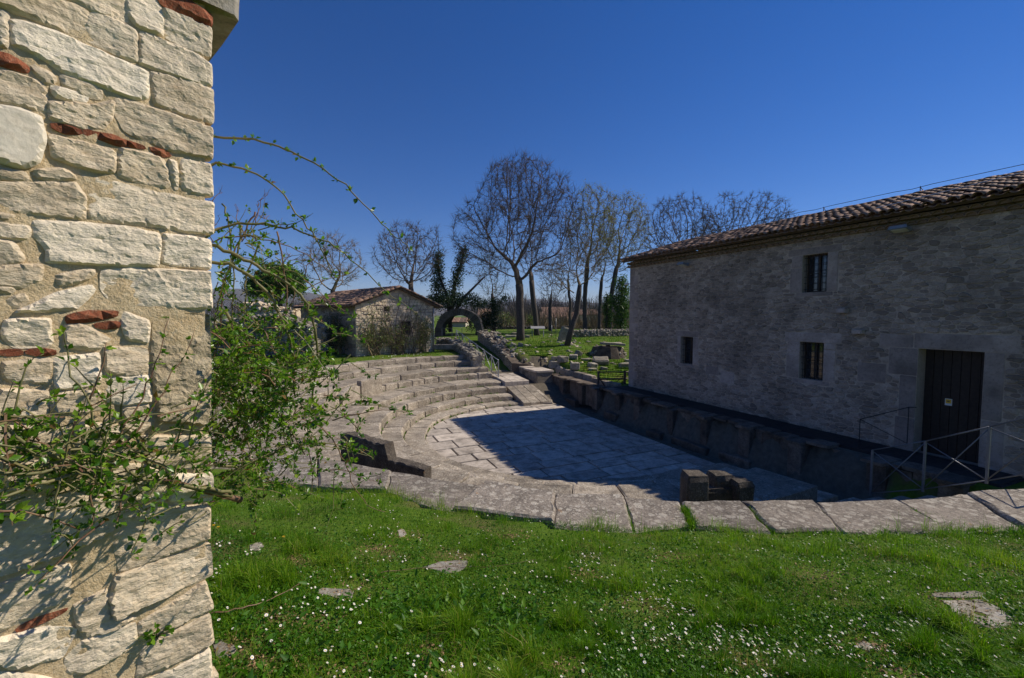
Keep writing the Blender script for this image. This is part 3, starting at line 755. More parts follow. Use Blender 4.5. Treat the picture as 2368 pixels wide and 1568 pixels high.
def tiled_slope(roof, E0, U, D, w, L, pitch, course, mat, seed, keep=300, lift=0.02, jit=1.0):
    """cover and pan tiles: E0 ridge start, U along the ridge, D down the slope (unit), w and L sizes"""
    r = random.Random(seed); Nn = np.cross(D, U); Nn = Nn if Nn[2] > 0 else -Nn; Y = np.cross(Nn, D)
    cv, cf = tile_mesh(); pv, pf = tile_mesh(up=False, w0=0.09, w1=0.105)
    me = mesh_np('tile', cv, cf, mat, True)
    rows = int(round(L / course)); cols = int(w / pitch)
    cand = []; mb = MB()
    for c in range(cols):
        for q in range(rows):
            p = E0 + U * ((c + 0.5) * pitch) + D * (q * course) + Nn * (lift + 0.028)
            j = np.array([r.gauss(0, .012), r.gauss(0, .01), r.gauss(0, .006)]) * jit
            a = r.gauss(0, 0.03) * jit; b = 0.06 + r.gauss(0, 0.012)
            dd = D * math.cos(a) + Y * math.sin(a); yy = np.cross(Nn, dd)
            d2 = dd * math.cos(b) + Nn * math.sin(b) * 0.5; n2 = np.cross(d2, yy); 
            R = np.stack([d2, yy, n2], 1)
            cand.append((p + j, R, r.random()))
            Vp = (pv * np.array([1, 1.0, 0.75])) @ np.stack([D, Y, Nn], 1).T + E0 + U * (c * pitch) + D * (q * course) + Nn * (lift + 0.015 - 0.02 * 0) + j * 0.3
            mb.add(Vp, pf, r.random())
    cand.sort(key=lambda t: t[0] @ t[0])
    for i, (p, R, t) in enumerate(cand):
        if i < keep:
            o = bpy.data.objects.new('tile', me); S.collection.objects.link(o); o.parent = roof
            Mx = np.eye(4); Mx[:3, :3] = R; Mx[:3, 3] = p
            Lr = ROOTLOC.get(roof.parent.name) if roof.parent else None
            o.matrix_parent_inverse = Matrix.Identity(4)
            o.matrix_basis = Matrix(Mx.tolist())
        else: mb.add(cv @ R.T + p, cf, t)
    o = obj('tiles', mb.mesh('tiles', [mat], True), roof, 'stuff')
    return o

# ---------------------------------------------------------------- the long stone house on the right
HM = MATS
HN = 5.38; HS0 = 2.58; HLEN = 13.75; HZ0, HZ1 = -3.62, 2.60
O = W(HS0, HN, HZ0); U3 = np.array([-ES[0], -ES[1], 0]); N3 = np.array([-EN[0], -EN[1], 0])
house = thing('stone_house', 'long two-storey rubble stone house with tiled roof, its shaded front over the stage', 'house', O)
def on_wall(u, v, off=0.0):
    d = ray(u, v); base = W(0, HN + off, 0); k = (base[:2] @ EN) / (d[:2] @ EN)
    p = d * k; x = (p - O) @ U3; return x, p[2] - HZ0
# openings measured on the wall plane: x0, x1, z0, z1 (wall coordinates)
def rect(u0, v0, u1, v1):
    a = on_wall(u0, v0); b = on_wall(u1, v1); return (a[0], b[0], b[1], a[1])
def R4(ul, ur, vt_l, vb_l): a = on_wall(ul, vt_l); b = on_wall(ul, vb_l); c = on_wall(ur, vt_l); return [a[0], c[0], b[1], a[1]]
win_up = R4(1856, 1914, 591, 677); win_lo = R4(1849, 1905, 790, 875); win_sm = R4(1574, 1602, 778, 840)
door = R4(2123, 2277, 806, 1062)
door[2] = 0.06
openings = [win_up, win_lo, win_sm, door]
# frame stones (ashlar) around the openings and at the corner
ash = []
def frame(o, jw, lh, sill=0.0, ext=0.25):
    x0, x1, z0, z1 = o; r = random.Random(int(x0 * 100))
    for (a, b) in ((x0 - jw, x0), (x1, x1 + jw)):
        z = z0
        while z < z1 - 0.01:
            hh = min(r.uniform(0.45, 1.0), z1 - z)
            if z1 - z - hh < 0.2: hh = z1 - z
            e = r.uniform(-0.05, 0.09)
            ash.append((a - (e if a < x0 - 0.01 else 0), b + (e if b > x1 + 0.01 else 0), z, z + hh)); z += hh
    ash.append((x0 - jw - ext * r.random(), x1 + jw + ext * r.random(), z1, z1 + lh))
    if sill: ash.append((x0 - jw * 0.6, x1 + jw * 0.6, z0 - sill, z0))
frame(win_up, 0.30, 0.22, 0.12); frame(win_lo, 0.34, 0.30, 0.14); frame(win_sm, 0.22, 0.24, 0.12, 0.1); 
x0, x1, z0, z1 = door
for (a, b, c, d) in ((x0 - .42, x0, 0, .95), (x0 - .36, x0, .95, 2.05), (x0 - .62, x0, 2.05, z1), (x1, x1 + .40, 0, 1.2), (x1, x1 + .34, 1.2, z1),
                     (x0 - .85, x0 - .10, z1, z1 + .36), (x0 - .10, x1 + .55, z1, z1 + .40)): ash.append((a, b, c, d))
ash.append((x0 - 1.35, x0 - .66, 1.75, 2.3))
z = 0.0; k = 0
while z < HZ1 - HZ0 - 0.05:
    hh = random.uniform(0.3, 0.5); hh = min(hh, HZ1 - HZ0 - z); ash.append((0.0, 0.62 if k % 2 else 0.36, z, z + hh)); z += hh; k += 1
for q in ((1.2, 1.65, 1.25, 1.6), (2.6, 3.3, 1.05, 1.5), (3.4, 3.85, 1.35, 1.7), (3.9, 4.6, 1.2, 1.65), (4.7, 5.3, 1.3, 1.62), (5.4, 6.0, 1.05, 1.5)): 
    if not any(q[0] < o[1] + .3 and q[1] > o[0] - .3 and q[2] < o[3] + .3 and q[3] > o[2] - .2 for o in openings): ash.append(q)
holes = [tuple(o) for o in openings] + ash
# wall core with real openings: rectangles between the openings
def wall_core(parent, O, U, Nn, w, h, ops, th, mat, name='wall'):
    xs = sorted({0.0, w} | {v for o in ops for v in o[:2]}); zs = sorted({0.0, h} | {v for o in ops for v in o[2:]})
    mb = MB(); up = np.array([0, 0, 1.0]); key = {}
    V = []; F = []
    P = lambda x, z, d: O + U * x + up * z + Nn * d
    inside = lambda x, z: any(o[0] < x < o[1] and o[2] < z < o[3] for o in ops)
    for i in range(len(xs) - 1):
        for j in range(len(zs) - 1):
            if inside((xs[i] + xs[i + 1]) / 2, (zs[j] + zs[j + 1]) / 2): continue
            mb.add([P(xs[i], zs[j], 0), P(xs[i + 1], zs[j], 0), P(xs[i + 1], zs[j + 1], 0), P(xs[i], zs[j + 1], 0)], [(0, 1, 2, 3)])
    for (a, b, c, d) in ops:   # reveals
        for q in (((a, c), (a, d)), ((a, d), (b, d)), ((b, d), (b, c)), ((b, c), (a, c))):
            mb.add([P(*q[0], 0), P(*q[1], 0), P(*q[1], -th), P(*q[0], -th)], [(0, 1, 2, 3)])
    return obj(name, mb.mesh(name, [mat]), parent)
HH = HZ1 - HZ0
wall_core(house, O, U3, N3, HLEN, HH, [tuple(o) for o in openings], 0.45, HM['house_mortar'])
mb = MB()                                              # the other three walls
for a, b in (((0, 0.02), (0, 7.2)), ((0, 7.2), (HLEN, 7.2)), ((HLEN, 7.2), (HLEN, 0.02))):
    p = [O + U3 * q[0] - N3 * q[1] for q in (a, b)]
    mb.add([p[0], p[1], p[1] + [0, 0, HH], p[0] + [0, 0, HH]], [(0, 1, 2, 3)])
RISE = 1.08; HALF = 3.6
for x in (0.0, HLEN):
    p = [O + U3 * x + np.array([0, 0, HH]), O + U3 * x - N3 * HALF + np.array([0, 0, HH + RISE - 0.04]), O + U3 * x - N3 * 7.2 + np.array([0, 0, HH])]
    mb.add(p, [(0, 1, 2)])
obj('side_wall', mb.mesh('side_wall', [HM['house_mortar']]), house)
face_rubble(house, O, U3, N3, HLEN, HH, 0.215, 0.098, holes, 5, HM['house_stone'], 0.022, 300)
r = random.Random(3)
for q in ash:
    V, F = stone_mesh(*q, O, U3, N3, r, 0.012, 0.008)
    if np.cross(U3, [0, 0, 1]) @ N3 < 0: F = [f[::-1] for f in F]
    obj('ashlar_block', mesh_np('ashlar_block', V, F, HM['house_ashlar']), house)
# windows: frame, bars, glass
def PW(x, z, d): return O + U3 * x + np.array([0, 0, z]) + N3 * d
HAX = np.array([U3, N3, [0, 0, 1]])
def window(o, bars, cross, glass=True):
    x0, x1, z0, z1 = o; w_, h_ = x1 - x0, z1 - z0
    f = MB()
    for (a, b, c, d) in ((x0, x0 + .05, z0, z1), (x1 - .05, x1, z0, z1), (x0, x1, z1 - .05, z1), (x0, x1, z0, z0 + .05), ((x0 + x1) / 2 - .025, (x0 + x1) / 2 + .025, z0, z1)):
        f.box(PW((a + b) / 2, (c + d) / 2, -0.28), (b - a, 0.06, d - c - 0.002), axes=HAX)
    wo = obj('window', f.mesh('window', [HM['frame_wood']]), house)
    for a, b in ((x0 + .05, (x0 + x1) / 2 - .025), ((x0 + x1) / 2 + .025, x1 - .05)):
        for c, d in ((z0 + .05, (z0 + z1) / 2 - .01), ((z0 + z1) / 2 + .01, z1 - .05)):
            V, F = box(PW((a + b) / 2, (c + d) / 2, -0.29), (b - a, 0.008, d - c), HAX); obj('pane', mesh_np('pane', V, F, HM['glass']), wo)
    g = MB()
    for i in range(bars):
        x = x0 + w_ * (i + 0.5) / bars; g.bar(PW(x, z0, -0.1), PW(x, z1, -0.1), 0.008)
    for j in range(cross):
        z = z0 + h_ * (j + 0.5) / cross; g.bar(PW(x0, z, -0.1), PW(x1, z, -0.1), 0.008)
    obj('bar_grille', g.mesh('bar_grille', [HM['iron']]), wo)
    V, F = box(PW((x0 + x1) / 2, (z0 + z1) / 2, -0.46), (w_, 0.02, h_), HAX); obj('dark_room', mesh_np('dark_room', V, F, HM['dark_inside']), wo)
window(win_up, 6, 6); window(win_lo, 6, 6); window(win_sm, 4, 5)
# plank door
x0, x1, z0, z1 = door
dm = MB(); dm.box(PW((x0 + x1) / 2, (z0 + z1) / 2, -0.44), (x1 - x0, 0.02, z1 - z0), axes=HAX)
dob = obj('door', dm.mesh('door', [HM['door_wood']]), house)
npk = 7
for i in range(npk):
    a = x0 + (x1 - x0) * i / npk; b = x0 + (x1 - x0) * (i + 1) / npk
    V, F = box(PW((a + b) / 2, (z0 + z1) / 2 - 0.01, -0.40), (b - a - 0.012, 0.05, z1 - z0 - 0.02), HAX); obj('plank', mesh_np('plank', V, F, HM['door_wood']), dob)
# the small notice on the door
dx, dz_ = on_wall(2192, 930, 0.36)
notice = thing('door_notice', 'small white and yellow notice fixed to the dark plank door', 'notice', PW(dx, dz_, -0.372))
V, F = box(PW(dx, dz_, -0.372), (0.135, 0.004, 0.17), HAX); obj('sheet', mesh_np('sheet', V, F, HM['white_paint']), notice)
V, F = box(PW(dx, dz_ + 0.02, -0.369), (0.105, 0.004, 0.10), HAX); obj('yellow_panel', mesh_np('yellow_panel', V, F, HM['sticker_yellow']), notice)
V, F = box(PW(dx - 0.005, dz_ + 0.02, -0.366), (0.05, 0.003, 0.022), HAX); obj('black_mark', mesh_np('black_mark', V, F, HM['black_paint']), notice)
# roof
eave = 0.34; slope = math.atan2(RISE, HALF); Dn = (N3 * math.cos(slope) + np.array([0, 0, -math.sin(slope)])); Dn /= np.linalg.norm(Dn)
ridge0 = PW(-0.22, HH + RISE + 0.16, -HALF); L = (HALF + eave) / math.cos(slope)
Nr = np.cross(U3, Dn); Nr = Nr if Nr[2] > 0 else -Nr
rb = MB()
P0 = ridge0 - Nr * 0.03; w_ = HLEN + 0.4
rb.add([P0, P0 + U3 * w_, P0 + U3 * w_ + Dn * (L - 0.06), P0 + Dn * (L - 0.06)] + [q - Nr * 0.07 for q in (P0, P0 + U3 * w_, P0 + U3 * w_ + Dn * (L - 0.06), P0 + Dn * (L - 0.06))],
       [(3, 2, 1, 0), (4, 5, 6, 7), (0, 1, 5, 4), (2, 3, 7, 6), (1, 2, 6, 5), (3, 0, 4, 7)])
Db = Dn * np.array([-1, -1, 1])
rb.add([P0, P0 + U3 * w_, P0 + U3 * w_ + Db * L, P0 + Db * L], [(0, 1, 2, 3)])
roof = obj('roof', rb.mesh('roof', [HM['roof_base']]), house)
def reroot(o, par):     # children of a mesh part: the part sits at world origin inside its thing
    return o
tiled_slope(roof, ridge0, U3, Dn, w_, L, 0.225, 0.385, HM['roof_tile'], 21, 300)
rt = MB(); x = 0
tv, tf = tile_mesh(0.46, 0.13, 0.12)
while x < w_ - 0.3:
    R = np.stack([U3, np.cross([0, 0, 1], U3), [0, 0, 1]], 1)
    obj('ridge_tile', mesh_np('ridge_tile', tv @ R.T + ridge0 + U3 * x + np.array([0, 0, 0.0]) + rng.normal(0, .008, 3), tf, HM['roof_tile'], True), roof); x += 0.40
# two corbelled rows of half-round tiles under the eave
et = MB(); ev, ef = tile_mesh(0.34, 0.115, 0.115, 6)
for rowi, (d, zz) in enumerate(((-0.20, HH - 0.29), (-0.08, HH - 0.15))):
    x = 0.1 + 0.11 * rowi
    while x < HLEN:
        R = np.stack([N3, np.cross([0, 0, 1], N3), [0, 0, 1]], 1)
        et.add(ev @ R.T + PW(x, zz, d), ef, random.random()); x += 0.225
obj('eave_tiles', et.mesh('eave_tiles', [HM['eave_tile']]), house, 'stuff')
em = MB()
em.box(PW(HLEN / 2, HH - 0.235, 0.045), (HLEN, 0.08, 0.09), axes=HAX); em.box(PW(HLEN / 2, HH - 0.095, 0.10), (HLEN, 0.19, 0.09), axes=HAX)
obj('eave_band', em.mesh('eave_band', [HM['eave_tile']]), house)
# lightning conductor along the ridge
zr = ridge0 + np.array([0, 0, 0.13])
lc = thing('roof_cable', 'thin lightning cable on small brackets along the ridge of the long house', 'cable', ridge0)
pts = []; x = 0.2
while x < w_:
    pts.append(zr + U3 * x + np.array([0, 0, 0.13 - 0.03 * (math.sin(x * 2.1) > 0.6)])); x += 0.5
V, F = tube(pts, 0.009, 5); obj('wire', mesh_np('wire', V, F, HM['iron']), lc)
x = 1.2
while x < w_:
    b = MB(); q = zr + U3 * x; b.bar(q - np.array([0, 0, .03]), q + np.array([0, 0, .14]), 0.012); b.bar(q + U3 * .08 - np.array([0, 0, .03]), q + np.array([0, 0, .12]), 0.010)
    obj('bracket', b.mesh('bracket', [HM['iron']]), lc); x += 2.9
zc = lambda x, d: ridge0 + U3 * x + Dn * d + Nr * 0.15
V, F = tube([zc(13.3, 0.0) + [0, 0, .05], zc(13.2, 0.5), zc(12.3, 1.6), zc(11.3, 2.7), zc(10.4, 3.5)], 0.011, 5); obj('slope_cable', mesh_np('slope_cable', V, F, HM['cable']), lc)
# floodlights under the eave
def flood(u, v, label, sc=1.0):
    x, z = on_wall(u, v); p = PW(x, z, 0.0); t = thing('floodlight', label, 'floodlight', p, 'floodlights under the eave')
    b = MB(); b.box(p + N3 * 0.10, (0.06, 0.20, 0.05), axes=HAX); b.box(p + N3 * 0.02, (0.14, 0.03, 0.14), axes=HAX); obj('bracket', b.mesh('bracket', [HM['lamp_body']]), t)
    ax = HAX @ np.array(Matrix.Rotation(0.25, 3, Vector(U3)))
    V, F = box(p + N3 * 0.30 + [0, 0, .0], (0.36 * sc, 0.28, 0.09), ax); V[4:] = V[4:]; c = V.mean(0)
    top = V[:, 2] > c[2]; V[top] = c + (V[top] - c) * np.array([.86, .86, 1])
    obj('housing', mesh_np('housing', V, F, HM['lamp_body']), t)
    V, F = box(p + N3 * 0.30 - [0, 0, .055], (0.27 * sc, 0.2, 0.012), ax); obj('lens', mesh_np('lens', V, F, HM['lamp_glass']), t)
flood(2095, 531, 'larger grey floodlight under the eave above the plank door side', 1.15)
flood(1590, 612, 'grey floodlight under the eave near the far corner of the long house')
# small camera at the far corner
p = PW(-0.02, HH - 1.05, 0.0); t = thing('security_camera', 'small pale security camera on the far corner of the long house', 'camera', p)
V, F = tube([p - U3 * 0.12, p - U3 * 0.34], [0.055, 0.06], 8); obj('camera_body', mesh_np('camera_body', V, F, HM['white_paint'], True), t)
b = MB(); b.bar(p + U3 * 0.05 - N3 * .1, p - U3 * 0.14, 0.02); obj('arm', b.mesh('arm', [HM['white_paint']]), t)
# small stone corbels standing out of the wall
for (u, v, lab) in ((1787, 614 + 120, 'weathered stone corbel sticking out of the wall between the two barred windows'), (1843, 822, 'stone corbel stub in the wall just left of the lower barred window')): pass
for (u, v, lab) in ((1951, 719, 'rounded stone corbel below and right of the upper barred window'), (1989, 768, 'dark stone corbel stub left of the big door lintel')):
    x, z = on_wall(u, v); V, F = rough_block(PW(x, z, 0.07), (0.24, 0.26, 0.13), rz=math.atan2(U3[1], U3[0]), seed=u)
    tag(obj('stone_corbel', mesh_np('stone_corbel', V, F, HM['house_ashlar'])), lab, 'corbel')

# ---------------------------------------------------------------- railings
def railing(pts, H, label, name='metal_railing', rod=0.011, post=0.018, cross=True, mat='rail_metal', group=None):
    t = thing(name, label, 'railing', pts[0], group); up = np.array([0, 0, H]); M_ = HM[mat]
    for p in pts:
        V, F = box(p + up / 2, (post * 2, post * 2, H), AX); obj('post', mesh_np('post', V, F, M_), t)
    for i in range(len(pts) - 1):
        a, b = pts[i], pts[i + 1]
        V, F = tube([a + up, b + up], rod * 1.1, 8); obj('top_rail', mesh_np('top_rail', V, F, M_, True), t)
        V, F = tube([a + up * 0.05, b + up * 0.05], rod, 8); obj('bottom_rail', mesh_np('bottom_rail', V, F, M_, True), t)
        if cross:
            for q0, q1 in ((a + up * 0.06, b + up * 0.98), (a + up * 0.98, b + up * 0.06)):
                V, F = tube([q0, q1], rod * 0.9, 8); obj('diagonal_bar', mesh_np('diagonal_bar', V, F, M_, True), t)
    return t
rp = []
for (u, vb, D) in ((2012, 1146, 9.15), (2133, 1137, 8.25), (2280, 1118, 7.38), (2500, 1082, 6.45)): rp.append(aty(u, vb, D))
railing(rp, 1.0, 'grey metal railing with crossed bars above the slabs by the plank door')
# steps under it
stn = thing('stone_stair', 'dark stone steps going down beside the crossed metal railing', 'stair', W(-10.5, 1.4, -4))
for i in range(8):
    s1 = -9.3 - i * 0.42; z = np.interp(s1, [-13, -9.3], [-2.35, -3.95]) + 0.06
    V, F = sblock(s1 - 0.44, s1, 0.75, 1.78, z - 0.6, z, seed=i); obj('step', mesh_np('step', V, F, SEAT), stn)
# small dark handrail beside the door
dxa = door[0] - 0.42
hp = [PW(dxa - 0.35, 0.1, 0.9), PW(dxa + 0.35, 0.3, 0.15)]
t = thing('door_handrail', 'short dark handrail sloping down beside the plank door', 'handrail', hp[0])
for p, h_ in ((hp[0], 0.75), (hp[1], 0.95)):
    V, F = tube([p, p + [0, 0, h_]], 0.010, 6); obj('post', mesh_np('post', V, F, HM['iron']), t)
V, F = tube([hp[0] + [0, 0, .75], hp[1] + [0, 0, .95], PW(dxa + 0.45, 1.25, 0.02)], 0.010, 6); obj('rail', mesh_np('rail', V, F, HM['iron']), t)
V, F = tube([hp[0] + [0, 0, .75], hp[1]], 0.008, 6); obj('brace', mesh_np('brace', V, F, HM['iron']), t)
# ---------------------------------------------------------------- the sunlit stone wall close by on the left
WP = np.array([-1.251, 1.8, 0.0]); WD = np.array([0.655, 0.756, 0.0]); WD /= np.linalg.norm(WD)
WN = np.array([WD[1], -WD[0], 0.0])                     # faces the camera
def on_near(u, v):
    d = ray(u, v); k = (WP @ WN) / (d @ WN); p = d * k; return np.array([(p - WP) @ WD, p[2]])
Z1 = lambda pts: [on_near(x * 0.516, y * 0.516) for x, y in pts]
Z2 = lambda pts: [on_near(x * 0.5574, y * 0.5574 + 693.5) for x, y in pts]
gate = thing('stone_wall', 'sunlit cream stone wall end with brick chips, close by at the picture edge', 'stone wall', (-1.3, 1.75, -1.9))
from mathutils.geometry import delaunay_2d_cdt
def rock_face(poly, mat, name, proud=0.02, rough=0.012, inset=0.010, seed=0, layers=6):
    """one wall stone from its outline (t, z): rounded rim, hewn face"""
    P = np.array(poly, float); r = random.Random(int(seed * 997) + 5)
    if 0.5 * np.sum(P[:, 0] * np.roll(P[:, 1], -1) - np.roll(P[:, 0], -1) * P[:, 1]) < 0: P = P[::-1]
    Q = []
    for i in range(len(P)):                              # resample and roughen the outline
        a, b = P[i], P[(i + 1) % len(P)]; L = np.linalg.norm(b - a); m = max(1, int(L / 0.012))
        for k in range(m): Q.append(a + (b - a) * k / m)
    Q = np.array(Q)
    Q = 0.6 * Q + 0.2 * (np.roll(Q, 1, 0) + np.roll(Q, -1, 0))
    Dq = Q - Q.mean(0); Q = Q + Dq / (np.linalg.norm(Dq, axis=1)[:, None] + 1e-9) * 0.0050
    Q = Q + np.array([[mn.noise(Vector((q[0] * 30, q[1] * 30, seed))), mn.noise(Vector((q[0] * 30, q[1] * 30, seed + 9.5)))] for q in Q]) * 0.0035
    n = len(Q); step = 0.011 if layers > 4 else 0.022
    lo, hi = Q.min(0), Q.max(0)
    pts = []
    A = Q; B = np.roll(Q, -1, 0); AB = B - A; L2 = (AB ** 2).sum(1) + 1e-12
    def edge_d(p):
        t = np.clip(((p - A) * AB).sum(1) / L2, 0, 1); return np.sqrt((((A + AB * t[:, None]) - p) ** 2).sum(1).min())
    def inside(p):
        c = (A[:, 1] > p[1]) != (B[:, 1] > p[1])
        x = A[:, 0] + (p[1] - A[:, 1]) / (B[:, 1] - A[:, 1] + 1e-12) * AB[:, 0]
        return (c & (p[0] < x)).sum() % 2 == 1
    zz = lo[1]; row = 0
    while zz < hi[1]:
        tt = lo[0] + (step / 2 if row % 2 else 0)
        while tt < hi[0]:
            p = np.array([tt + r.uniform(-.25, .25) * step, zz + r.uniform(-.25, .25) * step])
            if inside(p):
                d = edge_d(p)
                if d > step * 0.45: pts.append((p[0], p[1], d))
            tt += step
        zz += step * 0.87; row += 1
    av = [Vector((q[0], q[1])) for q in Q] + [Vector((p[0], p[1])) for p in pts]
    res = delaunay_2d_cdt(av, [(i, (i + 1) % n) for i in range(n)], [], 1, 1e-6)
    vo, fo, orig = res[0], res[2], res[3]
    dist = [0.0] * n + [p[2] for p in pts]
    c = Q.mean(0); tilt = np.array([r.gauss(0, 0.05), r.gauss(0, 0.06)]); H = []
    ox, oz = r.uniform(0, 50), r.uniform(0, 50)
    fac = [(np.array([r.uniform(lo[0], hi[0]), r.uniform(lo[1], hi[1])]), np.array([r.gauss(0, .22), r.gauss(0, .3)]), r.uniform(0, 0.5)) for _ in range(max(3, int((hi - lo).prod() / 0.006)))]
    for v, og in zip(vo, orig):
        d = dist[og[0]] if og else 0.0; q = np.array(v)
        e = min(1.0, d / (0.005 + inset * .6)); e = math.sin(e * math.pi / 2) ** 0.8 if e > 0 else 0.0
        ce = min(fac, key=lambda f: ((f[0] - q) ** 2).sum())           # hewn facets
        h = proud * (0.35 + 0.65 * e) + (q - c) @ tilt * e
        h += e * rough * (0.55 * ((q - ce[0]) @ ce[1] / 0.03) * 0.22 + 0.35 * ce[2])
        h += e * rough * 0.42 * mn.fractal(Vector((q[0] * 12 + ox, q[1] * 22 + oz, seed)), 0.6, 2.1, 6)
        H.append(h)
    U = np.array([[v[0], v[1]] for v in vo]); H = np.array(H)
    to = lambda T, h: WP[None] + T[:, :1] * WD + np.array([0, 0, 1.0]) * T[:, 1:] + WN * np.asarray(h).reshape(-1, 1)
    V = np.vstack([to(U, H), to(Q, np.full(n, -0.04))]); m = len(U)
    where = {}
    for k, og in enumerate(orig):
        for g in og:
            if g < n: where[g] = k
    F = [tuple(f) for f in fo]
    for i in range(n):
        j = (i + 1) % n
        if i in where and j in where: F.append((where[i], m + i, m + j, where[j]))
    return obj(name, mesh_np(name, V, F, mat, False), gate)
top_st = [
 [(-20,-20),(190,-20),(330,20),(395,55),(370,175),(280,140),(150,90),(-20,30)], [(205,-20),(555,-20),(560,60),(575,100),(545,105),(400,47),(330,10)],
 [(565,-20),(690,-20),(720,40),(733,165),(605,120),(575,70)], [(732,38),(945,130),(940,255),(860,232),(745,175)],
 [(-20,45),(42,60),(38,215),(-20,205)], [(48,88),(150,112),(270,150),(370,200),(590,292),(662,322),(662,440),(610,450),(300,335),(150,250),(52,208)],
 [(392,68),(440,58),(608,135),(618,280),(590,275),(400,192),(382,165)], [(630,142),(740,187),(880,242),(943,290),(948,390),(880,375),(625,290)],
 [(672,322),(850,362),(953,402),(953,555),(830,520),(692,470)], [(-20,312),(60,327),(190,377),(208,402),(204,508),(160,498),(60,468),(-20,460)],
 [(125,268),(250,345),(240,375),(207,383),(150,322)], [(272,333),(458,400),(452,448),(400,438),(282,390)], [(232,383),(395,437),(380,465),(250,442),(235,422)],
 [(217,452),(400,472),(515,445),(498,540),(458,578),(362,578),(222,535)], [(522,442),(600,457),(850,542),(948,572),(948,715),(780,680),(640,630),(562,590),(503,492)],
 [(217,602),(320,627),(500,672),(518,692),(513,780),(420,770),(320,740),(232,700)], [(542,662),(720,702),(745,742),(763,830),(740,845),(640,820),(532,790),(527,722)],
 [(757,714),(793,727),(798,850),(782,850),(762,800)], [(807,713),(943,737),(953,880),(870,870),(817,850),(807,780)], [(-20,757),(110,772),(130,810),(-20,800)],
 [(152,762),(280,757),(340,790),(340,808),(200,808),(152,790)], [(-20,817),(150,822),(340,817),(383,880),(383,985),(200,970),(-20,935)],
 [(378,787),(500,812),(700,862),(953,907),(953,1050),(850,1045),(700,1020),(400,985),(392,880)], [(-20,947),(80,967),(70,988),(-20,983)], [(-20,992),(130,1012),(133,1072),(60,1073),(-20,1058)],
 [(147,988),(400,1002),(600,1022),(713,1047),(722,1100),(703,1198),(500,1188),(202,1178),(217,1120),(152,1060)], [(732,1048),(860,1062),(943,1077),(940,1208),(880,1198),(728,1183)],
 [(-20,1070),(60,1090),(110,1162),(100,1178),(-20,1188)], [(-20,1197),(190,1182),(185,1258),(100,1288),(30,1288),(-20,1270)], [(252,1232),(420,1204),(428,1230),(350,1268),(262,1283)],
 [(70,1400),(85,1385),(260,1312),(410,1272),(428,1300),(345,1385),(200,1395)], [(457,1213),(600,1203),(938,1217),(948,1385),(830,1383),(502,1353),(452,1290)],
 [(-20,1282),(60,1287),(70,1308),(20,1315),(-20,1310)], [(35,1342),(110,1317),(130,1350),(90,1380),(35,1370)]]
low_st = [
 [(20,82),(210,77),(213,190),(60,198),(12,160)], [(267,102),(330,97),(458,162),(400,208),(272,198)], [(512,48),(618,87),(613,180),(532,165),(503,100)],
 [(12,257),(215,242),(200,350),(42,338),(12,320)], [(222,242),(408,222),(418,330),(370,358),(232,368)], [(-20,372),(198,372),(193,488),(120,508),(-20,470)], [(207,388),(418,372),(428,450),(330,478),(212,468)],
 [(432,193),(608,203),(613,300),(540,318),(442,300)], [(442,322),(618,312),(628,420),(520,438),(442,420)], [(512,442),(628,432),(638,520),(560,558),(512,540)], [(582,562),(868,562),(878,700),(702,700),(602,660)],
 [(-20,522),(150,522),(298,522),(298,638),(100,658),(-20,640)], [(312,503),(498,523),(558,640),(400,658),(312,640)], [(-20,663),(298,663),(308,780),(-20,798)], [(322,673),(578,683),(698,722),(680,838),(480,818),(332,790)],
 [(702,723),(878,723),(878,830),(702,838)], [(-20,823),(318,803),(478,843),(468,960),(330,1028),(200,1078),(-20,1148)], [(492,843),(690,853),(868,853),(868,990),(640,1078),(502,1128),(472,1000)],
 [(482,1143),(868,1013),(878,1140),(640,1248),(472,1328),(452,1240)], [(302,1262),(448,1193),(458,1308),(568,1312),(470,1368),(352,1398),(322,1350)], [(577,1333),(700,1263),(848,1160),(883,1280),(740,1348),(582,1418)],
 [(-20,1183),(180,1113),(288,1093),(288,1238),(120,1318),(-20,1378)], [(592,1433),(740,1363),(868,1300),(883,1420),(700,1518),(562,1568)], [(342,1413),(558,1335),(568,1420),(400,1528),(282,1558),(272,1480)],
 [(-20,1403),(200,1353),(318,1363),(258,1480),(62,1528),(-20,1500)], [(702,1533),(868,1445),(880,1600),(700,1680),(562,1650),(562,1590)], [(290,1575),(545,1585),(545,1660),(280,1680)], [(-20,1540),(50,1545),(270,1575),(260,1680),(-20,1690)]]
brick_top = [[(700,-20),(800,-20),(944,68),(944,122),(870,95),(722,27)], [(-20,242),(40,247),(128,302),(120,333),(60,310),(-20,290)], [(227,552),(360,577),(368,603),(300,600),(232,575)],
 [(372,577),(540,622),(640,652),(653,670),(600,665),(520,650),(377,605)], [(667,658),(750,682),(768,703),(700,700)], [(297,1412),(380,1397),(528,1392),(520,1420),(380,1443),(302,1453)], [(417,1447),(538,1443),(530,1473),(432,1473)]]
brick_low = [[(-20,212),(90,207),(90,230),(-20,228)], [(107,207),(230,207),(233,230),(112,228)], [(62,1362),(120,1332),(280,1272),(270,1293),(160,1343),(72,1378)]]
for i, q in enumerate(top_st): rock_face(Z1(q), MATS['wall_stone'], 'stone', random.uniform(0.009, 0.014), 0.013, 0.003, i)
for i, q in enumerate(low_st): rock_face(Z2(q), MATS['wall_stone'], 'stone', random.uniform(0.0095, 0.014), 0.013, 0.002, i + 60)
for i, q in enumerate(brick_top): rock_face(Z1(q), MATS['wall_brick'], 'brick', 0.020, 0.008, 0.003, i + 120, 4)
for i, q in enumerate(brick_low): rock_face(Z2(q), MATS['wall_brick'], 'brick', 0.019, 0.007, 0.003, i + 130, 4)
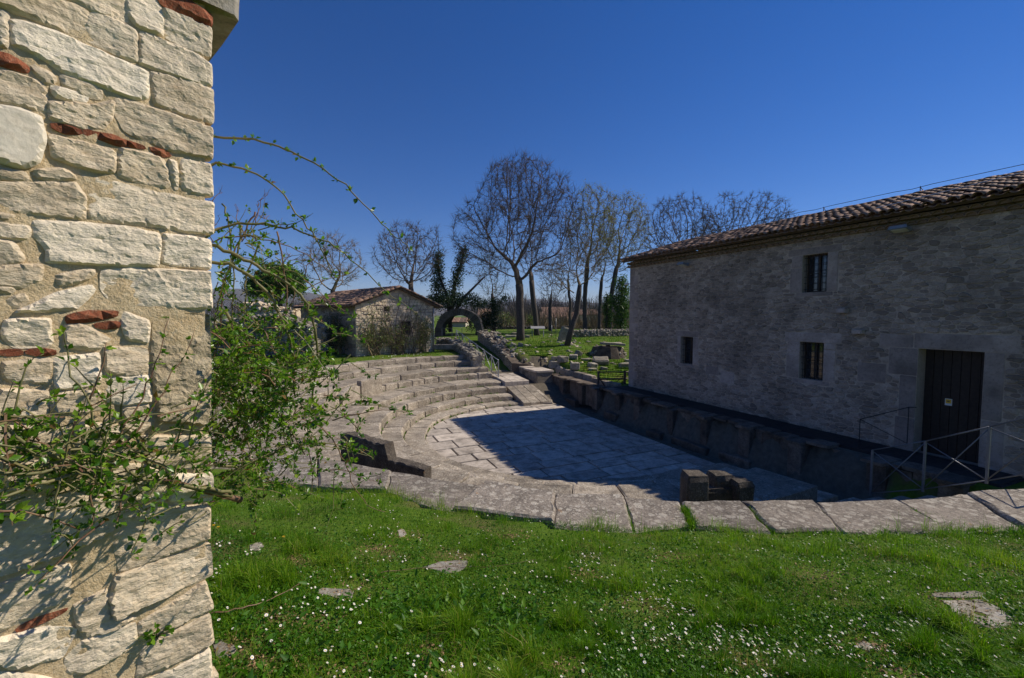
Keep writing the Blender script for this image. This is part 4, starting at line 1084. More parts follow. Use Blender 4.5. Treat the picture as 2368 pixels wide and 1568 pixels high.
o = rock_face(Z1([(-30,470),(90,490),(188,530),(203,640),(180,728),(110,753),(-30,720)]), MATS['wall_marble'], 'stone', 0.022, 0.004, 0.012, 140); o['label'] = 'smooth white marble block'
o = rock_face(Z2([(637,58),(868,63),(873,500),(830,518),(652,500),(627,300)]), MATS['rough_quoin'], 'stone', 0.012, 0.022, 0.008, 141, 9); o['label'] = 'coarse pitted corner stone'
# stones of the wall outside the picture, and of its foot
tl = on_near(-20, 700)[0]; zt_ = on_near(480, 38)[1]
rr_ = random.Random(8)
for (ta, tb, za, zb) in ((-2.2, tl - 0.03, -2.2, zt_ + 0.15), (tl, -0.02, -2.2, -1.52)):
    z = za
    while z < zb - 0.05:
        h_ = min(rr_.uniform(0.14, 0.24), zb - z); t = ta
        while t < tb - 0.05:
            w_ = min(rr_.uniform(0.2, 0.5), tb - t)
            rock_face([(t + .008, z + .008), (t + w_ - .008, z + .008), (t + w_ - .008, z + h_ - .008), (t + .008, z + h_ - .008)], MATS['wall_stone'], 'stone', 0.015, 0.014, 0.008, rr_.random() * 90, 3); t += w_
        z += h_
# mortar bed: a bumpy sheet just behind the stone faces, and the body of the wall; the end of the wall leans a little
ea, eb = on_near(487, 60), on_near(489, 1560)
lean = lambda z: (ea[0] + (z - ea[1]) * (eb[0] - ea[0]) / (eb[1] - ea[1])) if np.ndim(z) == 0 else ea[0] + (z - ea[1]) * (eb[0] - ea[0]) / (eb[1] - ea[1])
gt = np.arange(-2.25, 0.001, 0.02); gz = np.arange(-2.25, zt_ + 0.14, 0.02)
TT, GZ = np.meshgrid(gt, gz); hh_ = np.array([mn.fractal(Vector((a * 11, b * 11, 0.5)), 0.7, 2.0, 4) for a, b in zip(TT.ravel(), GZ.ravel())]) * 0.006 + 0.003
TT = TT * 1.0 + lean(GZ) - 0.012
V = WP[None] + TT.reshape(-1, 1) * WD + np.array([0, 0, 1.0]) * GZ.reshape(-1, 1) + WN * hh_[:, None]
ii = np.arange(TT.size).reshape(TT.shape)
obj('mortar_bed', mesh_np('mortar_bed', V, np.stack([ii[:-1, :-1], ii[:-1, 1:], ii[1:, 1:], ii[1:, :-1]], -1).reshape(-1, 4), MATS['wall_mortar'], True), gate)
WAX = np.array([WD, WN, [0, 0, 1]])
V, F = box(WP + WD * -1.135 - WN * 0.28 + np.array([0, 0, (zt_ + 0.12 - 2.3) / 2]), (2.235, 0.5, zt_ + 0.12 + 2.3), WAX)
V = V + WD * (lean(V[:, 2]) - 0.03)[:, None]; obj('wall_body', mesh_np('wall_body', V, F, MATS['wall_mortar']), gate)
z = -2.2                                                # stones of the end face (seen only from the side)
while z < zt_ + 0.1:
    h_ = rr_.uniform(0.13, 0.24)
    V, F = rough_block(WP + WD * (lean(z) - 0.055) - WN * 0.29 + np.array([0, 0, z + h_ / 2]), (0.09, 0.50, h_ - 0.012), rz=math.atan2(WD[1], WD[0]), jit=0.012, bev=0.02, seed=z)
    obj('stone', mesh_np('stone', V, F, MATS['wall_stone']), gate); z += h_
# projecting coping slab at the top
zc0 = on_near(487, 42)[1]
V, F = rough_block(WP + WD * -0.95 - WN * 0.255 + np.array([0, 0, zc0 + 0.10]), (2.2, 0.60, 0.15), rz=math.atan2(WD[1], WD[0]), jit=0.02, bev=0.05, seed=3)
obj('coping_slab', mesh_np('coping_slab', V, F, MATS['ruin_stone']), gate)
# ---------------------------------------------------------------- helpers for things standing on the ground
def on_ground(u, v):
    d = ray(u, v); t = np.geomspace(1.0, 200.0, 220)
    for _ in range(3):
        P = d[None] * t[:, None]; below = P[:, 2] <= ground_h(P[:, 0], P[:, 1])
        if not below.any(): return d * 60
        k = int(below.argmax())
        if k == 0: break
        t = np.linspace(t[k - 1], t[k], 40)
    return d * t[k]
def leaf_cloud(P, size, n_per, spread, seed=0, flat=0.0, aspect=0.6, tint=(0, 1)):
    """small two-triangle leaves scattered round the points P"""
    r = np.random.default_rng(seed); P = np.repeat(np.asarray(P, float), n_per, 0); n = len(P)
    P = P + r.normal(0, 1, (n, 3)) * spread
    a = r.normal(0, 1, (n, 3)); a[:, 2] *= (1 - flat); a /= np.linalg.norm(a, axis=1)[:, None]
    b = r.normal(0, 1, (n, 3)); b -= (b * a).sum(1)[:, None] * a; b /= np.linalg.norm(b, axis=1)[:, None]
    s = size * r.uniform(0.6, 1.3, (n, 1)); w = s * aspect * 0.5; c = np.cross(a, b)
    V = np.stack([P - a * s * 0.5, P + b * w + c * s * .06, P + a * s * 0.5, P - b * w + c * s * .06], 1).reshape(-1, 3)
    F = np.arange(n * 4).reshape(n, 4)
    T = np.repeat(r.uniform(*tint, n), 4)
    return V, F, T

# ---------------------------------------------------------------- hills on the horizon
def hill(name, az0, az1, dist, prof, depth, seed):
    az = np.linspace(az0, az1, 90); V = []; m = 10
    for a in az:
        top = np.interp(a, [p[0] for p in prof], [p[1] for p in prof]) * dist / FPX * 1.0
        top *= 1 + 0.10 * mn.fractal(Vector((a * 9, seed, 0)), 0.7, 2, 4)
        for j in range(m):
            t = j / (m - 1); d = dist - depth / 2 + depth * t
            k = math.sin(min(t * 2, 1) * math.pi / 2) ** 1.5 if t < 0.5 else math.cos((t - 0.5) * math.pi) ** 0.7 if t < 0.999 else 0
            z = -2.2 + top * k + (mn.fractal(Vector((a * 30, t * 5, seed)), 0.8, 2, 4) * top * 0.05 * (k > 0))
            V.append((d * math.sin(a), d * math.cos(a), z))
    n = len(az); F = [(i * m + j, (i + 1) * m + j, (i + 1) * m + j + 1, i * m + j + 1) for i in range(n - 1) for j in range(m - 1)]
    o = obj(name, mesh_np(name, np.array(V), F, MATS['hill_ground'], True), kind='structure')
hill('hill', -0.95, -0.05, 2600, [(-0.95, 30), (-0.70, 46), (-0.58, 53), (-0.46, 50), (-0.35, 36), (-0.2, 26), (-0.05, 18)], 900, 1)
hill('hill', -0.15, 0.62, 3200, [(-0.15, 18), (0.0, 33), (0.06, 37), (0.15, 30), (0.3, 26), (0.62, 20)], 1000, 5)

# ---------------------------------------------------------------- small cottage behind the seats
CA = np.array([-9.4, 26.0, 0.0]); CU = np.array([0.7071, 0.7071, 0]); CN_ = np.array([0.7071, -0.7071, 0]); CL = np.array([-0.7071, 0.7071, 0])
CW, CLEN, cz0, ce, cp = 5.66, 9.0, -2.75, 0.62, 1.70
cot = thing('small_house', 'small stone cottage with red tiled roof and shrubs climbing its sunlit gable', 'house', CA + [0, 0, cz0])
OC = CA + np.array([0, 0, cz0]); hE, hP = ce - cz0, cp - cz0
mb = MB(); up = np.array([0, 0, 1.0])
wx = lambda x, z, d=0.0: OC + CU * x + up * z + CN_ * d
mb.add([wx(0, 0), wx(CW, 0), wx(CW, hE), wx(CW / 2, hP), wx(0, hE)], [(0, 1, 2, 3, 4)])
for q0, q1 in ((OC, OC + CL * CLEN), (OC + CL * CLEN, OC + CL * CLEN + CU * CW), (OC + CL * CLEN + CU * CW, OC + CU * CW)):
    mb.add([q1, q0, q0 + up * hE, q1 + up * hE], [(0, 1, 2, 3)])
obj('wall', mb.mesh('wall', [MATS['house_mortar']]), cot)
chole = [(3.05, 3.75, 1.55, 2.35), (1.85, 2.25, 3.0, 3.3)]
L_ = [q for q in wall_stones(CW, hP, (0.13, 0.24), (0.2, 0.5), chole, 31) if max(q[3] - hE, 0) * (CW / 2) / (hP - hE) < min(q[0], CW - q[1]) + 0.02]
rr = random.Random(2); L_.sort(key=lambda q: -(q[1] - q[0]) * (q[3] - q[2])); mb = MB()
for i, q in enumerate(L_):
    V, F = stone_mesh(*q, OC, CU, CN_, rr, 0.03, 0.014)
    if i < 250: obj('stone', mesh_np('stone', V, F, MATS['cottage_stone']), cot)
    else: mb.add(V, F, rr.random())
if mb.n: obj('small_stones', mb.mesh('small_stones', [MATS['cottage_stone']]), cot, 'stuff')
rr = random.Random(4); mb = MB()
for q in wall_stones(CLEN, hE, (0.2, 0.32), (0.35, 0.75), [], 33):
    V, F = stone_mesh(*q, OC + CL * CLEN, -CL, -CU, rr, 0.02, 0.014); mb.add(V, F, rr.random())
obj('side_stones', mb.mesh('side_stones', [MATS['house_stone']]), cot, 'stuff')
for (a, b, c, d) in chole:
    V, F = box(wx((a + b) / 2, (c + d) / 2, 0.004), (b - a, 0.02, d - c), np.array([CU, CN_, up])); wo = obj('window', mesh_np('window', V, F, MATS['dark_inside']), cot)
    f = MB()
    for q in ((a - .06, a, c, d), (b, b + .06, c, d), (a - .06, b + .06, d, d + .08), (a - .06, b + .06, c - .06, c)): f.box(wx((q[0] + q[1]) / 2, (q[2] + q[3]) / 2, 0.03), (q[1] - q[0], 0.05, q[3] - q[2]), axes=np.array([CU, CN_, up]))
    obj('frame', f.mesh('frame', [MATS['house_ashlar']]), wo)
V, F = tube([wx(CW - .1, 0.05, .07), wx(CW - .1, hE - .1, .07)], 0.05, 8); obj('downpipe', mesh_np('downpipe', V, F, MATS['bin_metal'], True), cot)
csl = math.atan2(hP - hE, CW / 2); cD = -CU * math.cos(csl) - up * math.sin(csl); cL = (CW / 2 + 0.35) / math.cos(csl); cN2 = np.cross(CL, cD); cN2 = cN2 if cN2[2] > 0 else -cN2
cr0 = wx(CW / 2, hP + 0.10, 0.3); cD2 = CU * math.cos(csl) - up * math.sin(csl); rb = MB()
for D_ in (cD, cD2):
    q = [cr0, cr0 + CL * (CLEN + 0.6), cr0 + CL * (CLEN + 0.6) + D_ * cL, cr0 + D_ * cL]
    rb.add(q + [v - up * 0.10 for v in q], [(0, 1, 2, 3), (7, 6, 5, 4), (0, 3, 7, 4), (1, 0, 4, 5), (2, 1, 5, 6), (3, 2, 6, 7)])
croof = obj('roof', rb.mesh('roof', [MATS['roof_base']]), cot)
tiled_slope(croof, cr0, CL, cD, CLEN + 0.6, cL, 0.24, 0.40, MATS['roof_tile'], 51, 200, jit=1.4)
mb = MB(); tv2, tf2 = tile_mesh(0.45, 0.13, 0.12)
for D_ in (CL,):
    x = 0.0
    while x < CLEN + 0.4:
        R = np.stack([CL, np.cross(up, CL), up], 1); mb.add(tv2 @ R.T + cr0 + CL * x + rng.normal(0, .01, 3), tf2, random.random()); x += 0.4
for D_ in (cD, cD2):
    x = 0.0
    while x < cL - 0.2:
        nn_ = np.cross(D_, CN_); nn_ = nn_ if nn_[2] > 0 else -nn_
        R = np.stack([D_, np.cross(nn_, D_), nn_], 1); mb.add(tv2 @ R.T + cr0 + D_ * x + nn_ * .03 + rng.normal(0, .012, 3), tf2, random.random()); x += 0.38
obj('ridge_tiles', mb.mesh('ridge_tiles', [MATS['roof_tile']], True), croof, 'stuff')

# shrubs trained up the gable and the shaded side
def wall_shrub(O_, x0, w_, h_, label, dens, leafn, seed, U_=CU, N_=CN_, mat='bush_leaf', wood='twig_brown', tint=(0, 1)):
    r = random.Random(seed); b = O_ + U_ * (x0 + w_ / 2) + N_ * 0.35; b = np.array([b[0], b[1], float(ground_h(b[0], b[1]))])
    t = thing('climbing_shrub', label, 'shrub', b, 'shrubs growing against the cottage'); mb = MB(); tips = []
    for i in range(dens):
        p = O_ + U_ * (x0 + w_ * r.uniform(.3, .7)) + N_ * r.uniform(.1, .5); p[2] = b[2]
        tx, tz, td = x0 + w_ * r.uniform(-0.05, 1.05), h_ * r.uniform(.3, 1.1), r.uniform(0.05, 0.7)
        q = O_ + U_ * tx + N_ * td + np.array([0, 0, b[2] - O_[2] + tz]); mid = (p + q) / 2 + np.array([0, 0, tz * .25]) + U_ * r.uniform(-.3, .3) + N_ * .1
        pts = [p * (1 - s_) ** 2 + 2 * mid * s_ * (1 - s_) + q * s_ * s_ + np.array([r.gauss(0, .04) for _ in range(3)]) for s_ in np.linspace(0, 1, 7)]
        r0 = r.choice([.012, .018, .035]); mb.tube(pts, np.linspace(r0, .006, 7), 3)
        for k in range(6):
            a = pts[r.randint(2, 6)]; e = a + np.array([r.gauss(0, .25), r.gauss(0, .25), r.gauss(.05, .22)]); mb.tube([a, (a + e) / 2 + [0, 0, .04], e], [.008, .006, .004], 3); tips += [e, (a + e) / 2]
        tips += pts[3:]
    obj('stems', mb.mesh('stems', [MATS[wood]]), t, 'stuff')
    V, F, T = leaf_cloud(tips, 0.09, leafn, 0.10, seed, tint=tint); obj('leaves', mesh_np('leaves', V, F, MATS[mat], tint=T), t, 'stuff')
wall_shrub(OC, 0.1, 1.9, 2.6, 'broad olive-green shrub on the left half of the cottage gable', 34, 3, 61)
wall_shrub(OC, 1.8, 1.7, 2.0, 'thin twiggy shrub in the middle of the cottage gable below the window', 22, 2, 62)
wall_shrub(OC, 3.7, 1.5, 2.4, 'greener shrub beside the window at the right corner of the cottage gable', 26, 3, 63)
wall_shrub(OC, 1.0, 4.2, 3.7, 'bare reddish creeper spreading high over the cottage gable', 30, 1, 64, wood='twig')
wall_shrub(OC, 0.6, 2.6, 2.3, 'dark bush on the shaded long side of the cottage', 40, 6, 65, U_=CL, N_=-CU, mat='ivy_leaf')
# litter bin
pb = on_ground(790, 817); t = thing('litter_bin', 'grey round litter bin with a dark lid beside the cottage corner', 'litter bin', pb)
V, F = tube([pb, pb + [0, 0, .62]], [.24, .25], 14); obj('drum', mesh_np('drum', V, F, MATS['bin_metal'], False), t)
V, F = tube([pb + [0, 0, .66], pb + [0, 0, .70], pb + [0, 0, .82]], [.27, .28, .2], 14); obj('lid', mesh_np('lid', V, F, MATS['iron'], False), t)
V, F = tube([pb + [.28, 0, 0], pb + [.28, 0, .85]], .02, 6); obj('post', mesh_np('post', V, F, MATS['iron']), t)

# ---------------------------------------------------------------- rubble walls
def rubble_wall(name, label, pts, th, ztops, rsize, seed, mat='ruin_stone', cat='ruined wall', core='ruin_stone', rows=True):
    """dry rubble wall along ground points: rocks on face and top, a core behind"""
    r = random.Random(seed); P = [np.array(p, float) for p in pts]; t = thing(name, label, cat, P[0])
    core_b = MB(); n = 0; small = MB()
    for i in range(len(P) - 1):
        a, b = P[i], P[i + 1]; d = b - a; d[2] = 0; L = np.linalg.norm(d); d /= L; nn = np.array([d[1], -d[0], 0])
        za, zb = ztops[i], ztops[i + 1]
        q = [a - nn * th * .4, b - nn * th * .4, b + nn * th * .4, a + nn * th * .4]
        lo = [np.array([v[0], v[1], min(a[2], b[2]) - .4]) for v in q]; hi = [np.array([v[0], v[1], z - rsize * .5]) for v, z in zip(q, (za, zb, zb, za))]
        core_b.add(lo + hi, [(3, 2, 1, 0), (4, 5, 6, 7), (0, 1, 5, 4), (1, 2, 6, 5), (2, 3, 7, 6), (3, 0, 4, 7)])
        x = 0
        while x < L:
            f = x / L; base = a + (b - a) * f; zt = za + (zb - za) * f; z = base[2]
            while z < zt:
                rs = rsize * r.uniform(.6, 1.25)
                for sd in (-1, 1):
                    c = base + d * r.uniform(-.1, .1) + nn * sd * th * r.uniform(.38, .5); c[2] = z + rs * .4
                    V, F = rock(c, rs, r.uniform(.45, .75), r.random() * 60)
                    if n < 220 and sd == (1 if nn @ -c < 0 else 1) and n % 1 == 0: obj('rubble_stone', mesh_np('rubble_stone', V, F, MATS[mat]), t); n += 1
                    else: small.add(V, F, r.random())
                z += rs * .95
            for k in range(2):
                rs = rsize * r.uniform(.5, 1.2); c = base + d * r.uniform(-.2, .2) + nn * r.uniform(-.45, .45) * th; c[2] = zt + r.uniform(-.5, .1) * rs
                V, F = rock(c, rs, r.uniform(.45, .8), r.random() * 60); small.add(V, F, r.random())
            x += rsize * 1.5
    obj('core', core_b.mesh('core', [MATS[core]]), t); obj('small_rubble', small.mesh('small_rubble', [MATS[mat]]), t, 'stuff')
    return t
g3 = lambda x, y, dz=0.0: np.array([x, y, float(ground_h(x, y)) + dz])
rubble_wall('ruined_wall', 'long grey ruined rubble wall behind the rose bush', [g3(-17.0, 25.0), g3(-13.6, 25.6), g3(-11.3, 25.2)], 1.1, [-0.4, 0.1, -0.7], 0.17, 71)
rubble_wall('ruined_wall', 'pale sunlit ruin stub standing behind the grey rubble wall and rose bush', [g3(-20, 33.0), g3(-16.5, 33.5)], 1.2, [1.0, 0.4], 0.22, 72, mat='cottage_stone', core='cottage_stone')
rubble_wall('ruined_wall', 'low grey ruin on the lawn edge farther left behind the rose bush', [g3(-21.0, 24.0), g3(-18.5, 24.6)], 1.3, [-0.9, -0.5], 0.2, 78)
rubble_wall('dry_stone_wall', 'grey dry-stone wall across the bank behind the tumbled blocks', [aty(1318, 778, 37), aty(1390, 777, 38), aty(1475, 776, 40)], 0.7, [-1.35, -1.3, -1.35], 0.14, 73, cat='stone wall')
# brick-faced retaining wall beside the far stair, rubble on top
rw = thing('retaining_wall', 'low rubble-topped retaining wall beside the far metal railing', 'stone wall', W(9.7, 2.3, -3.6))
nseg = 8; ss = np.linspace(9.7, 18.4, nseg + 1); nns = np.linspace(2.15, 3.0, nseg + 1); zt = np.interp(ss, [9.7, 11.5, 14, 18.4], [-2.95, -2.45, -1.95, -1.30]); zb = np.interp(ss, [9.7, 18.4], [-3.9, -2.5])
cb = MB(); sm = MB(); r = random.Random(9); cnt = 0
for i in range(nseg):
    a, b = W(ss[i], nns[i], 0), W(ss[i + 1], nns[i + 1], 0); d = (b - a) / np.linalg.norm(b - a); nn = np.array([-d[1], d[0], 0])
    th = 1.3
    q = [a, b, b - nn * th, a - nn * th]
    lo = [v + np.array([0, 0, z]) for v, z in zip(q, (zb[i], zb[i + 1], zb[i + 1], zb[i]))]; hi = [v + np.array([0, 0, z]) for v, z in zip(q, (zt[i], zt[i + 1], zt[i + 1] - .15, zt[i] - .15))]
    cb.add(lo + hi, [(3, 2, 1, 0), (4, 5, 6, 7), (0, 1, 5, 4), (1, 2, 6, 5), (2, 3, 7, 6), (3, 0, 4, 7)])
    Lx = np.linalg.norm(b - a); z = 0
    while z < zt[i + 1] - zb[i]:
        x = -r.uniform(0, .15)
        while x < Lx:
            w_ = r.uniform(.16, .3); fx = (x + w_ / 2) / Lx
            if zb[i] + z + .1 < zt[i] + (zt[i + 1] - zt[i]) * fx and zb[i] + z > zb[i] + (zb[i + 1] - zb[i]) * fx:
                V, F = stone_mesh(max(x, 0), min(x + w_, Lx), z, z + .115, a + np.array([0, 0, zb[i]]), d, nn, r, .015, .008); F = [f[::-1] for f in F]
                if cnt < 250: obj('brick', mesh_np('brick', V, F, MATS['ruin_stone']), rw); cnt += 1
                else: sm.add(V, F, r.random())
            x += w_
        z += .12
    for k in range(26):
        f = r.random(); c = a + (b - a) * f - nn * r.uniform(-.05, th + .25); c[2] = zt[i] + (zt[i + 1] - zt[i]) * f + r.uniform(-.12, .06) - (0.25 if i == 0 else 0)
        V, F = rock(c, r.uniform(.08, .19), r.uniform(.5, .8), r.random() * 40); sm.add(V, F, r.random())
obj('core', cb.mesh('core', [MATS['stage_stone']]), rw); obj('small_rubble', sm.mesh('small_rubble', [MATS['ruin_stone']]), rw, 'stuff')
V, F = sblock(9.9, 11.2, 2.2, 4.1, -3.7, -2.95, seed=7); tag(obj('stone_block', mesh_np('stone_block', V, F, SEAT)), 'long squared stone block at the foot of the rubble retaining wall', 'stone block')
rubble_wall('rubble_edge', 'narrow rubble edge between the lawn corner and the far railing', [W(10.3, 0.15, -2.75), W(13.5, 0.25, -2.6), W(17.0, 0.4, -2.3)], 0.7, [-2.45, -2.05, -1.75], 0.13, 75, cat='rubble wall')
fstair = thing('stone_stair', 'worn stone steps climbing beside the far metal railing', 'stair', W(10, 1.3, -3.5))
for i in range(12):
    s0 = 9.95 + i * 0.62; z = -3.42 + i * 0.115
    V, F = sblock(s0, s0 + .66, .72, 2.05, z - .6, z, seed=i + 20); obj('step', mesh_np('step', V, F, SEAT), fstair)
rp = [W(s_, .78, z) for s_, z in ((8.5, -3.60), (9.6, -3.42), (10.9, -3.20), (12.3, -2.95), (13.8, -2.68), (15.4, -2.4), (17.0, -2.1))]
railing(rp, 1.0, 'slender metal railing climbing the far stair between the seats and the rubble wall', mat='cable', rod=.02, post=.026)
gr = [aty(1022, 786, 36), aty(1045, 786, 35.5), aty(1068, 785, 35.5)]
railing(gr, 0.95, 'low thin railing in front of the old stone arch', cross=False)
# low wall of the lawn corner beside the cottage
V, F = rough_block(aty(1040, 806, 30) + [0, 0, .12], (2.2, .4, .35), rz=.05, seed=12); tag(obj('stone_block', mesh_np('stone_block', V, F, SEAT)), 'long low kerb stone on the lawn right of the cottage corner', 'stone block')
rubble_wall('ruined_wall', 'small pale rubble wall stub in front of the old arch', [aty(1012, 795, 33), aty(1042, 793, 33)], .8, [-1.75, -1.8], .14, 77)

# ---------------------------------------------------------------- the old arch
aD = 40.0; ac = aty(1060, 768, aD); arch = thing('stone_arch', 'old round stone gate arch in shade beyond the cottage', 'arch', ac)
ri, ro, dep = 1.56, 2.22, 2.2; nv = 15
for i in range(nv):
    a0, a1 = math.pi * i / nv + .006, math.pi * (i + 1) / nv - .006; V = []; rr_o = ro + random.uniform(-.06, .06)
    for a in (a0, (a0 + a1) / 2, a1):
        for rad in (ri + random.uniform(0, .02), rr_o):
            for y in (0, dep): V.append(ac + np.array([-math.cos(a) * rad, y + random.uniform(-.02, .02), math.sin(a) * rad]))
    F = []
    for k in range(2):
        o_ = k * 4; F += [(o_, o_ + 4, o_ + 6, o_ + 2), (o_ + 1, o_ + 3, o_ + 7, o_ + 5), (o_ + 2, o_ + 6, o_ + 7, o_ + 3), (o_, o_ + 1, o_ + 5, o_ + 4)]
    F += [(0, 2, 3, 1), (8, 9, 11, 10)]
    obj('voussoir', mesh_np('voussoir', np.array(V), F, MATS['arch_stone']), arch)
for sx in (-1, 1):
    V, F = rough_block(ac + np.array([sx * (ri + ro) / 2, dep / 2, -.55]), (.72, dep, 1.15), jit=.06, seed=sx + 3); obj('pier', mesh_np('pier', V, F, MATS['arch_stone']), arch)
V, F = rough_block(ac + np.array([2.75, 1.0, -.35]), (1.5, 1.6, .55), jit=.1, seed=6); obj('side_wall', mesh_np('side_wall', V, F, MATS['arch_stone']), arch)

# ---------------------------------------------------------------- tumbled blocks on the bank
K = lambda x, y: ((1700 + x / 2.7535) * .57788, (1100 + y / 2.7535) * .57788)
blk = [((1365, 1520, 930, 1030), .12, (0, 0), 'squarish grey block nearest the thin low wall among tumbled blocks'), ((1465, 1580, 885, 965), .3, (0, .05), 'block leaning behind the squarish grey block on the bank'),
       ((1590, 1690, 868, 940), -.2, (.05, 0), 'dark block beside the tilted pale stone on the bank'), ((1655, 1730, 825, 905), .5, (.1, .5), 'pale stone tilted on its corner among the tumbled blocks'),
       ((1605, 1705, 945, 1045), .05, (0, .03), 'upright cube-like block in the grass in front of the tilted stone'), ((1855, 2035, 900, 1000), -.05, (.32, 0), 'largest flat block with sloping sunlit top on the bank'),
       ((1800, 1905, 960, 1032), .4, (.1, .1), 'rounded boulder left of the largest sloping block'), ((2145, 2280, 960, 1040), .1, (0, 0), 'dark low block in the grass against the corner of the long house'),
       ((1465, 1535, 1000, 1050), .6, (.1, .1), 'small stone right in front of the squarish grey block'), ((1800, 1900, 1028, 1062), .2, (0, 0), 'low flat stone in front of the rounded boulder'),
       ((1635, 1700, 1068, 1098), .1, (0, 0), 'small pale flat stone near the thin low wall'), ((1940, 2010, 1010, 1055), .3, (.1, .2), 'small grey stone in front of the largest sloping block'),
       ((1395, 1465, 895, 940), .3, (0, .1), 'small block tucked behind the squarish grey block'), ((1720, 1850, 920, 950), .1, (0, 0), 'long flat slab lying between the tilted stone and the largest block'),
       ((1028, 1080, 745, 795), .6, (.2, .2), 'lone pale stone on the slope above the retaining wall'), ((950, 1020, 630, 668), .1, (0, 0), 'flat stone lying left of the big bare tree trunk'), ((1105, 1155, 660, 698), .3, (.1, .1), 'pale stone lying right at the big bare tree trunk'),
       ((880, 1010, 662, 695), .0, (0, 0), 'low slab in the grass left of the big bare tree'), ((2205, 2290, 930, 965), 0, (0, 0), 'flat grey slab in the grass behind the dark low block')]
for (x0, x1, y0, y1), rz, tl, lab in blk:
    u0, v1 = K(x0, y1); u1, v0 = K(x1, y0); p = on_ground((u0 + u1) / 2, v1 - 1); D_ = p[1]
    w_ = (u1 - u0) * D_ / FPX * .92; h_ = (v1 - v0) * D_ / FPX * .82
    V, F = rough_block((p[0], D_ + w_ * .35, p[2] + h_ * .42), (w_, w_ * random.uniform(.7, 1.0), h_), rz=rz, tilt=tl, jit=w_ * .07, bev=w_ * .07, seed=x0)
    tag(obj('stone_block', mesh_np('stone_block', V, F, MATS['ruin_stone'])), lab, 'stone block', 'tumbled stone blocks on the bank')
# rubble stump with a slab on top
p = on_ground(*K(2050, 930)); st = thing('ruin_stump', 'round rubble ruin stump with a flat cap slab near the long house corner', 'ruin', p)
sm = MB(); n = 0
for i in range(130):
    a = random.uniform(0, 2 * math.pi); q = random.random() ** .5; h_ = random.random()
    c = p + np.array([math.cos(a) * 1.35 * q * (1.15 - .3 * h_), 1.2 + math.sin(a) * 1.1 * q * (1.15 - .3 * h_), h_ * 1.0 * (1 - .45 * q) - .1]); V, F = rock(c, random.uniform(.1, .2), .65, i); sm.add(V, F, random.random())
obj('rubble', sm.mesh('rubble', [MATS['ruin_stone']]), st, 'stuff')
V, F = rough_block(p + np.array([.3, 1.0, .95]), (1.5, 1.1, .16), tilt=(.04, .05), jit=.08, seed=4); obj('cap_slab', mesh_np('cap_slab', V, F, MATS['ruin_stone']), st)
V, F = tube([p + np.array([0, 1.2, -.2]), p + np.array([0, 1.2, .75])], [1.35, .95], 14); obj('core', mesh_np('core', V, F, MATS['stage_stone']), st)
# leaning upright slab by the leaning tree
p = on_ground(1299, 789); V, F = rough_block(p + np.array([.1, .2, .5]), (.62, .25, 1.25), rz=.3, tilt=(0, .35), jit=.08, seed=9)
tag(obj('standing_stone', mesh_np('standing_stone', V, F, MATS['ruin_stone'])), 'upright stone slab leaning against the foot of the leaning tree', 'standing stone')
# loose stones
r = random.Random(14)
for i in range(90):
    if i < 45: u, v = K(r.gauss(1560, 90), r.gauss(740, 55))
    else: u, v = K(r.uniform(1080, 2200), r.uniform(740, 1030))
    p = on_ground(u, v)
    if p[1] > 45 or p[1] < 18: continue
    V, F = rock(p, r.uniform(.07, .19), .6, i, sub=2)
    tag(obj('loose_stone', mesh_np('loose_stone', V, F, MATS['cottage_stone' if i % 3 == 0 else 'ruin_stone'])), 'small loose rubble stone lying on the grassy bank below the trees', 'stone', 'loose stones on the bank')

# wooden fence between the stage and the bank
pf = [aty(1383, 893, 21.9), aty(1444, 892, 22.2), aty(1453, 889, 24.5)]
fw = thing('wooden_fence', 'short dark wooden fence with two rails at the corner of the long house', 'fence', pf[0])
for q in pf:
    V, F = box(q + [0, 0, .36], (.10, .10, .8), None, .008); obj('post', mesh_np('post', V, F, MATS['fence_wood']), fw)
for a, b in ((0, 1), (1, 2)):
    for h_ in (.36, .72):
        V, F = tube([pf[a] + [0, 0, h_], pf[b] + [0, 0, h_]], .045 if h_ < .5 else .035, 4); obj('rail', mesh_np('rail', V, F, MATS['fence_wood']), fw)
V, F = tube([pf[0] + [0, 0, .5], pf[0] + [.35, .1, -.02]], .035, 4); obj('brace', mesh_np('brace', V, F, MATS['fence_wood']), fw)

# information panel
pi_ = on_ground(1243, 779); t = thing('information_panel', 'slanted grey information panel on trestle legs under the bare trees', 'panel', pi_)
V, F = box(pi_ + [0, 0, .82], (1.25, .75, .05), np.array(Matrix.Rotation(-.25, 3, 'X'))); obj('board', mesh_np('board', V, F, MATS['bin_metal']), t)
for sx in (-.5, .5):
    for dy in (-.3, .3):
        V, F = tube([pi_ + [sx, dy, -.05], pi_ + [sx, -dy * .2, .8]], .03, 6); obj('leg', mesh_np('leg', V, F, MATS['rail_metal']), t)
for i, (u, vb, h_) in enumerate(((1275, 779, .95), (1285, 778, 1.5))):
    p = aty(u, vb, 35 + i); V, F = tube([p, p + [0, 0, h_]], .03, 6); tag(obj('metal_post', mesh_np('metal_post', V, F, MATS['rail_metal'], True)), ['short thin metal post right of the information panel', 'taller thin metal post right of the information panel'][i], 'post')

